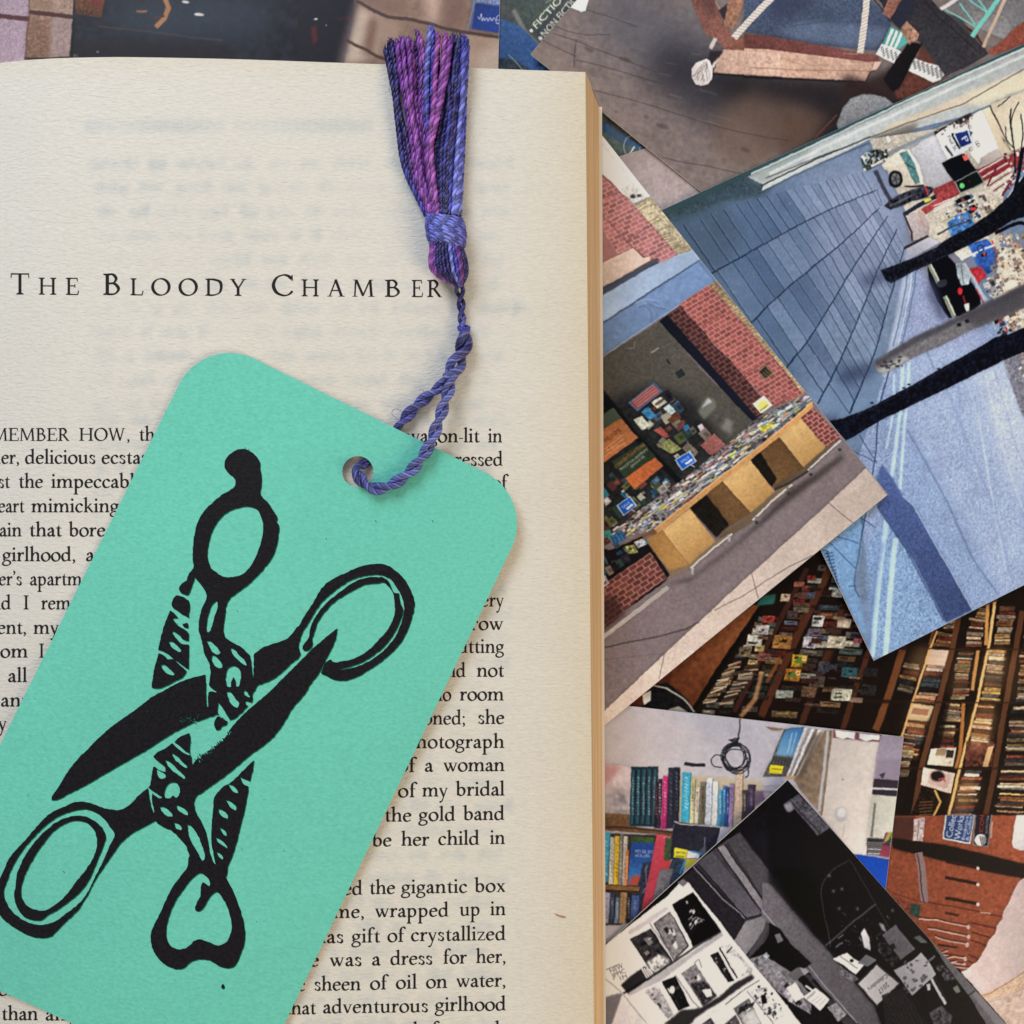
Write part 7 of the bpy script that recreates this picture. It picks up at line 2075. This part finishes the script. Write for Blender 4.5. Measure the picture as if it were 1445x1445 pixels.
p.poly(D2([(440, 1226), (522, 1164), (632, 1308), (570, 1372)]), blk, tex=.1)
p.poly(D2([(592, 1092), (728, 990), (852, 1150), (736, 1252)]), lit, tex=.02, ts=1, col2=litd, frm=D2([(670, 1050)])[0], to=D2([(790, 1200)])[0])
p.line(D2([(592, 1092), (736, 1252)]), 1, (70, 50, 34), .8)
p.poly(D2([(580, 1364), (736, 1252), (852, 1148), (930, 1108), (935, 1120), (750, 1290), (600, 1390)]), (110, 92, 74))
p.line(D2([(745, 1286), (840, 1190), (934, 1114)]), 2.4, (206, 200, 196))
p.poly(D3([(225, 420), (312, 372), (440, 545), (345, 574)]), (166, 124, 74), tex=.03)
p.poly(D3([(308, 372), (440, 266), (566, 426), (440, 540)]), lit, tex=.02, ts=1, col2=litd, frm=D3([(400, 330)])[0], to=D3([(500, 480)])[0])
p.poly(D3([(290, 600), (345, 570), (440, 540), (566, 426), (640, 384), (648, 392), (450, 560), (330, 612), (290, 622)]), (126, 106, 88))
p.line(D3([(446, 556), (560, 456), (646, 390)]), 2.4, (206, 202, 198))
p.poly(D2([(268, 1330), (590, 1076), (862, 864), (1034, 714), (1036, 738), (868, 890), (600, 1096), (285, 1352)]), (196, 144, 92), tex=.03)
p.line(D2([(268, 1330), (590, 1076), (862, 864), (1034, 714)]), 1.4, (228, 184, 134), .9)
p.poly(D3([(55, 470), (200, 400), (270, 370), (285, 384), (150, 432), (60, 478)]), (130, 84, 54))
for x, y in [(455, 585), (630, 425)]:
    p.line(D3([(x, y - 30), (x, y)]), 3, (176, 172, 170))
for x, y in [(912, 1150), (760, 1292), (1020, 1060), (1160, 940)]:
    p.line(D2([(x, y - 22), (x + 4, y + 4)]), 3, (120, 116, 116))
    p.poly(D2(ell(x + 4, y + 6, 9, 9, 8)), (60, 58, 60))
# lower left
p.poly(D3([(-60, 440), (55, 470), (210, 402), (300, 520), (345, 590), (300, 640), (130, 760), (20, 860), (-60, 900)]), (22, 20, 22), tex=.1)
p.clutter(D3([(0, 400), (150, 440), (235, 420), (130, 540), (0, 600)]), 22, DIMC, 4, 12, -30)
p.poly(D3([(120, 450), (170, 440), (190, 480), (140, 486)]), (150, 150, 90), .8, tex=.3)
p.poly(D3([(170, 430), (215, 410), (235, 440), (190, 460)]), (206, 206, 206), .8, tex=.2)
p.poly(D3([(52, 402), (110, 372), (135, 415), (75, 446)]), (58, 104, 150), tex=.1)
for k in range(4):
    p.line(D3([(60 + 16 * k, 404 - 8 * k), (80 + 16 * k, 440 - 8 * k)]), 1, (30, 56, 90))
brickfield(D3, (-80, 700), (330, -220), (130, 200), 9, 10, [(125, 565), (242, 470), (345, 590), (180, 715), (90, 800), (20, 860), (-60, 900), (-60, 690)], (104, 58, 54), (160, 116, 106), .2)
p.poly(D3([(-60, 720), (80, 690), (130, 780), (20, 860), (-60, 900)]), (52, 34, 34), .75, soft=4)
p.poly(D3([(-10, 600), (30, 590), (50, 630), (0, 660)]), (206, 200, 200), .8, tex=.3)
# pavement
p.poly(D3([(-60, 950), (15, 885), (330, 640), (345, 655), (30, 900), (-60, 960)]), (176, 166, 160))
p.poly(D3([(290, 640), (450, 600), (660, 440), (760, 345), (930, 170), (1030, 110), (1180, 0), (1180, 30), (900, 250), (640, 470), (440, 620)]), (56, 48, 46), .85, soft=3)
p.poly(D3([(1288, 68), (1392, 204), (1000, 524), (600, 852), (150, 1226), (-60, 1400), (-60, 1330), (70, 1210), (320, 968), (480, 820), (740, 578), (1108, 240)]), (206, 186, 174), tex=.02, ts=1.2)
for pts in [[(1288, 68), (1108, 240), (740, 578), (480, 820), (320, 968), (60, 1215)], [(1108, 240), (1226, 336)], [(740, 578), (772, 702)], [(318, 972), (292, 1094)], [(560, 760), (700, 690), (900, 560), (1060, 480)]]:
    p.line(D3(pts), 1.3, (104, 90, 86), .85, soft=.3)
p.line(D3([(-30, 958), (120, 920), (280, 890), (430, 850), (485, 818)]), 2, (66, 56, 56), .85, soft=.5)
p.line(D3([(15, 1000), (180, 985), (320, 970)]), 1.2, (100, 90, 90), .6)
for k in range(120):
    x, y = r5.uniform(20, 1100), r5.uniform(200, 1150)
    if y > 640 + (330 - x) * .8 and y < 1190 - x * .83:
        p.poly(D3(ell(x, y, r5.uniform(1.5, 5), r5.uniform(1, 3), 6)), r5.choice([(150, 136, 138), (90, 80, 82)]), .5)
p.finish(.35, .028, .02, 5, gain=(1.07, 1.06, 1.05))
photo('photo print of a brick bookshop with wooden book carts on the pavement', [(803.4, 132.6), (1250, 698), (415, 1383), (-31, 817)], 1.75, p, [(846, 195), (1255, 195), (1255, 1000), (846, 1000)], 1.05, lambda x, y: 1.0 * np.exp(-((x - 1250) ** 2 + (y - 698) ** 2) / 190 ** 2))

# ================= black and white print of a bookshop front
I1, I2 = Z(845, 1160, 4.817), Z(1085, 1085, 4.014)
p = Pic(830, 1080, 1470, 1470, (22, 19, 24), 9)
p.poly([(830, 1080), (1470, 1080), (1470, 1470), (830, 1470)], (22, 19, 24), tex=.1, ts=2)
p.poly(I1([(960, 60), (1280, 20), (1600, 300), (1500, 700), (1250, 500)]), (36, 33, 42), .8, soft=14)
p.poly(I1([(1200, 330), (1420, 300), (1600, 620), (1500, 820), (1300, 560)]), (10, 9, 12), .95, soft=5)
# posts and panels
p.poly(I1([(640, 290), (860, 120), (960, 60), (1000, 180), (1445, 720), (1760, 1100), (1760, 1500), (1560, 1240), (1170, 760), (1050, 900), (920, 840)]), (58, 53, 58), tex=.04, ts=1.5)
p.poly(I1([(560, 380), (660, 290), (1000, 660), (920, 800), (880, 830), (620, 440)]), (40, 36, 42), tex=.05)
p.poly(I1([(672, 282), (765, 190), (1118, 622), (1005, 656)]), (74, 70, 76), tex=.04, ts=1)
p.line(I1([(672, 282), (1000, 652), (1118, 624)]), 1.6, (24, 22, 26), .95)
p.line(I1([(640, 300), (840, 520), (940, 600), (990, 655)]), 1.4, (150, 146, 148), .8)
p.poly(I1([(800, 172), (850, 150), (1168, 606), (1120, 622)]), (116, 110, 114), tex=.03)
p.line(I1([(800, 172), (1118, 622)]), 1.4, (22, 20, 24))
p.line(I1([(850, 150), (1168, 606)]), 1.4, (28, 26, 30))
p.poly(I1([(868, 118), (960, 70), (1445, 690), (1445, 820), (1168, 600)]), (70, 66, 70), tex=.05, ts=1)
p.line(I1([(960, 70), (1200, 380), (1445, 700), (1750, 1100)]), 2.4, (40, 36, 42), .9)
p.poly(I1([(1000, 672), (1164, 622), (1130, 720), (1000, 905), (918, 805)]), (112, 107, 110), tex=.03)
p.line(I1([(1168, 620), (1120, 760), (1010, 930)]), 5, (64, 60, 64), .9)
p.poly(I1([(1180, 715), (1230, 720), (1445, 960), (1445, 1040), (1320, 1010), (1110, 850)]), (20, 17, 20))
p.poly(I1([(1200, 755), (1230, 760), (1260, 800), (1230, 815)]), (130, 124, 128))
# papers and boxes on the ledge
p.poly(I1([(1020, 930), (1120, 900), (1320, 1030), (1445, 1180), (1445, 1290), (1300, 1180), (1090, 1050)]), (110, 105, 108), tex=.08, ts=1.5)
p.clutter(I1([(1020, 920), (1130, 900), (1130, 1010), (1060, 1020)]), 20, [(170, 166, 168), (60, 56, 60), (100, 96, 98)], 3, 9, 40)
p.poly(I2([(100, 1165), (190, 1105), (225, 1150), (150, 1200)]), (86, 82, 86))
p.poly(I2([(160, 1110), (200, 1100), (235, 1140), (200, 1170)]), (140, 135, 138), soft=.6)
p.poly(I2([(-60, 1060), (60, 1150), (180, 1265), (240, 1390), (150, 1340), (-60, 1180)]), (120, 114, 118), .9, tex=.12, ts=1.2)
p.clutter(I2([(90, 1200), (170, 1230), (180, 1330), (110, 1300)]), 16, [(206, 200, 200), (50, 46, 50), (150, 146, 148)], 3, 10, 40)
p.poly(I2([(100, 1240), (150, 1210), (200, 1290), (150, 1320)]), (206, 200, 198))
p.poly(I2([(195, 1290), (262, 1240), (350, 1300), (290, 1370)]), (196, 190, 188))
p.line(I2([(215, 1300), (262, 1262)]), 4, (120, 116, 116), .7)
for k in range(3):
    p.line(I2([(240 + 22 * k, 1318 + 10 * k), (286 + 18 * k, 1284 + 8 * k)]), 1, (130, 126, 126), .8)
p.poly(I2([(330, 1350), (380, 1322), (440, 1390), (390, 1430)]), (120, 116, 118), tex=.1)
p.poly(I2([(240, 1200), (280, 1180), (360, 1270), (350, 1310), (270, 1230)]), (30, 27, 30))
p.line(I2([(210, 1230), (250, 1260)]), 2.4, (200, 196, 196))
# long bar across
p.poly(I2([(-40, 640), (0, 645), (300, 990), (600, 1345), (640, 1460), (520, 1460), (300, 1240), (-40, 830)]), (84, 79, 83), tex=.04, ts=1)
p.line(I2([(-40, 800), (150, 1020), (300, 1210), (500, 1440)]), 1.6, (160, 154, 158), .6)
p.poly(I2([(0, 870), (60, 900), (120, 985), (240, 1100), (200, 1130), (60, 1110), (0, 1010)]), (18, 16, 19), .95)
p.poly(I2([(30, 940), (60, 930), (80, 970), (50, 985)]), (96, 92, 96))
# dark window
p.poly(I2([(100, 60), (160, 130), (650, 690), (900, 980), (1340, 1445), (1340, 1470), (640, 1470), (600, 1345), (300, 985), (0, 640), (-20, 250)]), (20, 17, 22), .8, soft=3)
p.poly(I2([(75, 195), (160, 135), (340, 330), (270, 372), (140, 220), (110, 240)]), (78, 74, 82), .9, tex=.12, ts=1)
p.line(I2([(110, 170), (200, 270), (290, 365)]), 2.6, (46, 44, 50), .9)
p.poly(I2([(78, 200), (120, 180), (132, 225), (96, 238)]), (130, 126, 132), .8, soft=1)
p.poly(I2([(40, 560), (180, 590), (300, 800), (300, 980), (120, 760)]), (8, 7, 9), .95, soft=5)
gl = (86, 84, 88)
p.line(I2([(450, 515), (370, 560), (300, 650), (300, 760), (330, 900), (350, 1010)]), 1.5, gl, .5, soft=.5, sm=4)
p.line(I2([(455, 515), (520, 620), (600, 760), (680, 900)]), 1, gl, .55, soft=.3)
p.line(I2([(600, 765), (480, 860), (340, 985), (320, 1000)]), 2.4, (96, 94, 98), .6, soft=.6)
for x, y in [(365, 690), (412, 678), (395, 790), (498, 790), (340, 600), (700, 800)]:
    for k in range(7):
        a_ = k * .9
        p.line(I2([(x, y), (x + 13 * math.cos(a_), y + 13 * math.sin(a_))]), 1, (90, 88, 92), .6)
for k in range(46):
    x, y = r5.uniform(400, 680), r5.uniform(830, 1010)
    p.line(I2([(x, y), (x + r5.uniform(-36, 36), y + r5.uniform(-30, 30))]), r5.uniform(.7, 1.8), r5.choice([(120, 116, 120), (60, 58, 62), (34, 32, 36)]), .7, soft=.3)
p.poly(I2([(520, 930), (540, 900), (570, 960), (575, 1030), (540, 1010)]), (196, 190, 192), .9, soft=.6)
p.poly(I2([(620, 870), (650, 880), (670, 930), (640, 910)]), (150, 146, 150), .8, soft=1)
p.poly(I2([(640, 942), (716, 880), (770, 950), (830, 1020), (745, 1080), (690, 1010)]), (80, 76, 80), tex=.04, ts=1)
p.poly(I2([(680, 1000), (705, 985), (720, 1010), (700, 1030)]), (30, 28, 32), .9)
p.poly(I2([(600, 1000), (650, 970), (740, 1080), (700, 1130), (640, 1060)]), (34, 31, 35), tex=.4, ts=1.4)
p.poly(I2([(708, 1140), (820, 1080), (862, 1040), (905, 1090), (946, 1165), (860, 1240), (812, 1284)]), (132, 127, 130))
for k in range(26):
    x, y = 715 + r5.uniform(10, 200), 1080 + r5.uniform(0, 190)
    if abs((x - 830) * .9 + (y - 1160) * .4) < 95:
        p.poly(I2(ell(x, y, r5.uniform(6, 14), r5.uniform(5, 11), 8, r5.random() * 3)), (66, 62, 66), .85)
p.poly(I2([(360, 1075), (440, 1040), (480, 1075), (545, 1105), (490, 1165), (420, 1110)]), (206, 200, 196), soft=.3)
p.poly(I2(ell(468, 1085, 12, 11, 10)), (30, 28, 30))
p.line(I2([(400, 1060), (500, 1130)]), 2, (110, 106, 106), .8)
p.poly(I2([(500, 1100), (550, 1050), (610, 1080), (560, 1120)]), (100, 96, 100), .9)
p.poly(I2([(400, 1110), (480, 1170), (510, 1190), (480, 1210), (400, 1160)]), (96, 92, 94), .8, tex=.2)
p.poly(I2([(496, 1216), (610, 1098), (746, 1214), (612, 1348)]), (52, 48, 50))
p.poly(I2([(508, 1218), (610, 1110), (734, 1216), (612, 1336)]), (150, 144, 144))
p.text('Calendars', I2([(664, 1156)])[0], I2([(556, 1244)])[0], 6, (32, 30, 32), up=(.64, .77))
p.text('2017', I2([(668, 1206)])[0], I2([(612, 1256)])[0], 7, (32, 30, 32), up=(.64, .77))
p.line(I2([(920, 1190), (1000, 1330)]), 4, (150, 146, 148))
p.line(I2([(940, 1180), (1010, 1310)]), 1.4, (40, 38, 42))
p.poly(I2([(890, 1220), (912, 1215), (915, 1250), (898, 1255)]), (150, 146, 148))
p.poly(I2([(905, 1380), (980, 1340), (1040, 1400), (1030, 1460), (940, 1460)]), (60, 56, 60), tex=.15)
p.poly(I2([(640, 1280), (760, 1240), (900, 1460), (660, 1460)]), (34, 31, 35), .9, tex=.06)
for k in range(8):
    p.line(I2([(650 + 24 * k, 1300 - 4 * k), (740 + 22 * k, 1450)]), .8, (54, 50, 54), .6)
p.poly(I2([(940, 1120), (980, 1100), (1060, 1190), (1000, 1200)]), (60, 57, 60), .9, tex=.3, ts=1)
p.poly(I2([(1040, 1240), (1070, 1225), (1085, 1260), (1060, 1270)]), (130, 130, 120), .7)
p.line(I2([(890, 1100), (940, 1060)]), 3, (90, 86, 90), .9)
p.poly(I2([(820, 955), (850, 940), (900, 985), (860, 985)]), (84, 86, 84), .9)
p.poly(I2([(880, 910), (960, 1000), (1180, 1250), (1360, 1445), (1420, 1530), (1240, 1460), (1130, 1280), (1000, 1110)]), (86, 82, 85), tex=.04, ts=1)
p.line(I2([(1128, 1285), (1172, 1252)]), 1.2, (24, 22, 24))
p.poly(I2([(1150, 1275), (1180, 1255), (1360, 1445), (1300, 1470)]), (112, 107, 110), .8, soft=1)
# bright book rack
p.poly(I1([(-60, 900), (40, 835), (300, 630), (470, 500), (565, 390), (605, 408), (760, 600), (900, 780), (1060, 980), (1220, 1170), (1380, 1380), (1420, 1460), (-60, 1460)]), (212, 204, 200), tex=.02, ts=1.5)
p.poly(I1([(530, 410), (575, 385), (600, 410), (570, 440)]), (90, 86, 90), .9)
rk = [(24, 22, 24), (60, 56, 58), (120, 114, 114), (196, 190, 186)]


def cellq(pts, base, n, seed):
    g_ = random.Random(seed)
    q = I1(pts)
    p.poly(q, base, tex=.1, ts=1)
    for k in range(n):
        u, v = g_.uniform(.08, .7), g_.uniform(.1, .8)
        du, dv = g_.uniform(.08, .3), g_.uniform(.03, .16)
        p.poly(p.quad(q, u, v, min(.95, u + du), min(.95, v + dv)), g_.choice(rk), .8, soft=.35)


p.poly(I1([(500, 560), (640, 470), (830, 740), (640, 850)]), (16, 14, 16))
cellq([(505, 565), (610, 490), (720, 650), (620, 800)], (22, 20, 22), 9, 1)
p.text('HTF', I1([(600, 660)])[0], I1([(690, 690)])[0], 9, (190, 186, 184), up=(.75, -.66))
p.poly(I1([(370, 690), (490, 602), (612, 842), (512, 945)]), (60, 56, 58))
cellq([(378, 690), (486, 612), (600, 838), (515, 930)], (110, 104, 104), 16, 2)
p.poly(I1([(212, 795), (352, 722), (505, 945), (372, 1042)]), (36, 33, 35))
cellq([(220, 798), (345, 730), (490, 940), (375, 1030)], (50, 46, 48), 14, 3)
p.poly(I1([(320, 960), (420, 900), (490, 945), (375, 1030)]), (206, 200, 196), .8, soft=2, tex=.2, ts=1)
p.poly(I1([(150, 1110), (240, 1030), (310, 980), (380, 1045), (200, 1170)]), (44, 40, 43), soft=.6)
for k in range(4):
    p.line(I1([(290 + 18 * k, 990 + 4 * k), (330 + 16 * k, 1060 - 2 * k)]), 2.4, (190, 184, 182), .9)
p.poly(I1([(190, 745), (460, 570), (480, 590), (360, 680), (210, 770)]), (160, 150, 152), .85, soft=1)
p.line(I1([(345, 690), (520, 935)]), 2, (120, 114, 116), .8)
p.line(I1([(480, 590), (625, 820)]), 2.4, (230, 226, 222), .9)
p.poly(I1([(200, 1165), (380, 1045), (640, 880), (830, 745), (850, 770), (650, 905), (420, 1080), (210, 1180)]), (150, 143, 144), .9, soft=.8)
p.line(I1([(160, 1170), (420, 1010), (640, 860), (830, 740)]), 3, (26, 24, 26), .85, soft=.6)
for s_x, y0 in [(0, 0)]:
    p.text('NEW', I1([(80, 1030)])[0], I1([(168, 990)])[0], 7, (50, 46, 48))
    p.text('JPMC', I1([(96, 1064)])[0], I1([(186, 1024)])[0], 7, (50, 46, 48))
    p.text('1M', I1([(140, 1080)])[0], I1([(196, 1062)])[0], 6, (50, 46, 48))
p.line(I1([(50, 1004), (80, 990), (140, 966)]), 1.6, (100, 96, 98), .8)
p.poly(I1([(60, 850), (160, 780), (200, 830), (120, 900)]), (226, 216, 206), .8, soft=2)
p.poly(I1([(140, 900), (200, 870), (240, 960), (200, 980)]), (190, 182, 180), .8, soft=1.5)
p.poly(I1([(-60, 1120), (40, 1190), (165, 1160), (90, 1373), (-60, 1460)]), (96, 90, 94), .95, soft=1)
p.poly(I1([(90, 1373), (165, 1200), (260, 1460), (60, 1460)]), (186, 176, 184), .9, soft=1)
p.line(I1([(40, 1060), (165, 1170), (330, 1373)]), 2.4, (150, 143, 146), .9)
# second row
p.poly(I1([(200, 1190), (420, 1085), (520, 1010), (840, 780), (1050, 1010), (1060, 1050), (800, 1200), (560, 1373), (330, 1373)]), (206, 198, 194), .8)
cellq([(310, 1150), (400, 1105), (510, 1310), (470, 1335)], (150, 143, 144), 8, 4)
cellq([(428, 1085), (520, 1045), (620, 1250), (540, 1285)], (26, 24, 26), 7, 5)
p.poly(I1(ell(500, 1140, 18, 26, 12)), (200, 194, 190), soft=.6)
cellq([(560, 1030), (655, 960), (800, 1180), (710, 1255)], (110, 104, 105), 12, 6)
p.poly(I1([(620, 1100), (720, 1080), (800, 1180), (710, 1255)]), (40, 37, 40), .9, soft=1, tex=.3)
p.poly(I1([(700, 1140), (760, 1130), (770, 1180), (730, 1190)]), (210, 204, 200), .9)
cellq([(755, 905), (810, 880), (920, 1080), (880, 1090)], (34, 31, 33), 8, 7)
p.poly(I1([(820, 850), (890, 825), (1040, 1000), (1040, 1030), (940, 1060)]), (176, 170, 168), tex=.1, ts=1)
p.poly(I1([(870, 890), (960, 930), (1000, 1010), (950, 1050)]), (222, 216, 212), .9, soft=1.5)
p.line(I1([(820, 855), (940, 1060)]), 2, (30, 28, 30))
p.line(I1([(870, 890), (905, 850)]), 2, (44, 40, 42))
p.poly(I1([(440, 1373), (560, 1280), (700, 1260), (820, 1180), (930, 1090), (1040, 1030), (1060, 1060), (860, 1200), (660, 1330), (600, 1400)]), (28, 25, 27), .9, soft=1)
p.line(I1([(520, 1040), (640, 1220), (690, 1270)]), 2, (110, 104, 106), .8)
p.line(I1([(650, 960), (680, 930), (700, 990)]), 2, (110, 104, 106), .8)
# third row
p.poly(I1([(660, 1373), (900, 1220), (1090, 1060), (1120, 1080), (1360, 1373), (1380, 1460), (600, 1460)]), (206, 199, 195), .9)
cellq([(1030, 1160), (1120, 1090), (1265, 1310), (1190, 1373)], (190, 184, 182), 10, 8)
for k in range(70):
    x, y = r5.uniform(1050, 1250), r5.uniform(1110, 1350)
    if abs((x - 1150) * .82 - (y - 1230) * .57) < 62:
        p.poly(I1(ell(x, y, r5.uniform(4, 12), r5.uniform(3, 9), 7, r5.random() * 3)), r5.choice([(36, 33, 35), (60, 56, 58)]), .85)
p.poly(I1([(1100, 1180), (1130, 1170), (1145, 1230), (1110, 1240)]), (22, 20, 22))
cellq([(915, 1270), (1020, 1195), (1110, 1373), (990, 1400)], (90, 84, 86), 12, 9)
for k in range(9):
    p.line(I1([(950 + 12 * k, 1305 - 7 * k), (962 + 12 * k, 1260 - 5 * k)]), 1.8, (20, 18, 20), .9)
p.poly(I1([(960, 1310), (1060, 1270), (1110, 1373), (1000, 1400)]), (206, 200, 196), .7, soft=2)
p.poly(I1([(700, 1373), (760, 1330), (790, 1373), (740, 1420)]), (60, 56, 58), tex=.2)
p.poly(I1([(850, 1373), (930, 1310), (960, 1373), (900, 1440)]), (70, 66, 68), tex=.2)
p.line(I1([(860, 1240), (960, 1160), (1090, 1075)]), 2, (96, 90, 92), .8)
p.line(I1([(1010, 1150), (1190, 1373)]), 1.6, (96, 90, 92), .8)
p.line(I1([(620, 440), (900, 800), (1110, 1060), (1370, 1380)]), 1.4, (240, 236, 232), .8)
p.a = p.a * np.interp(p.a.mean(2, keepdims=True), [30, 60], [1.0, 1.25])
p.finish(.35, .03, .02, 11)
photo('black and white photo print of a bookshop front with a white book rack', [(579, 1588), (1109.8, 1099.2), (1830, 1906), (1300, 2394)], 1.45, p, [(848, 1095), (1430, 1095), (1430, 1460), (848, 1460)], 1.05, lambda x, y: .9 * np.exp(-((x - 1110) ** 2 + (y - 1099) ** 2) / 160 ** 2))
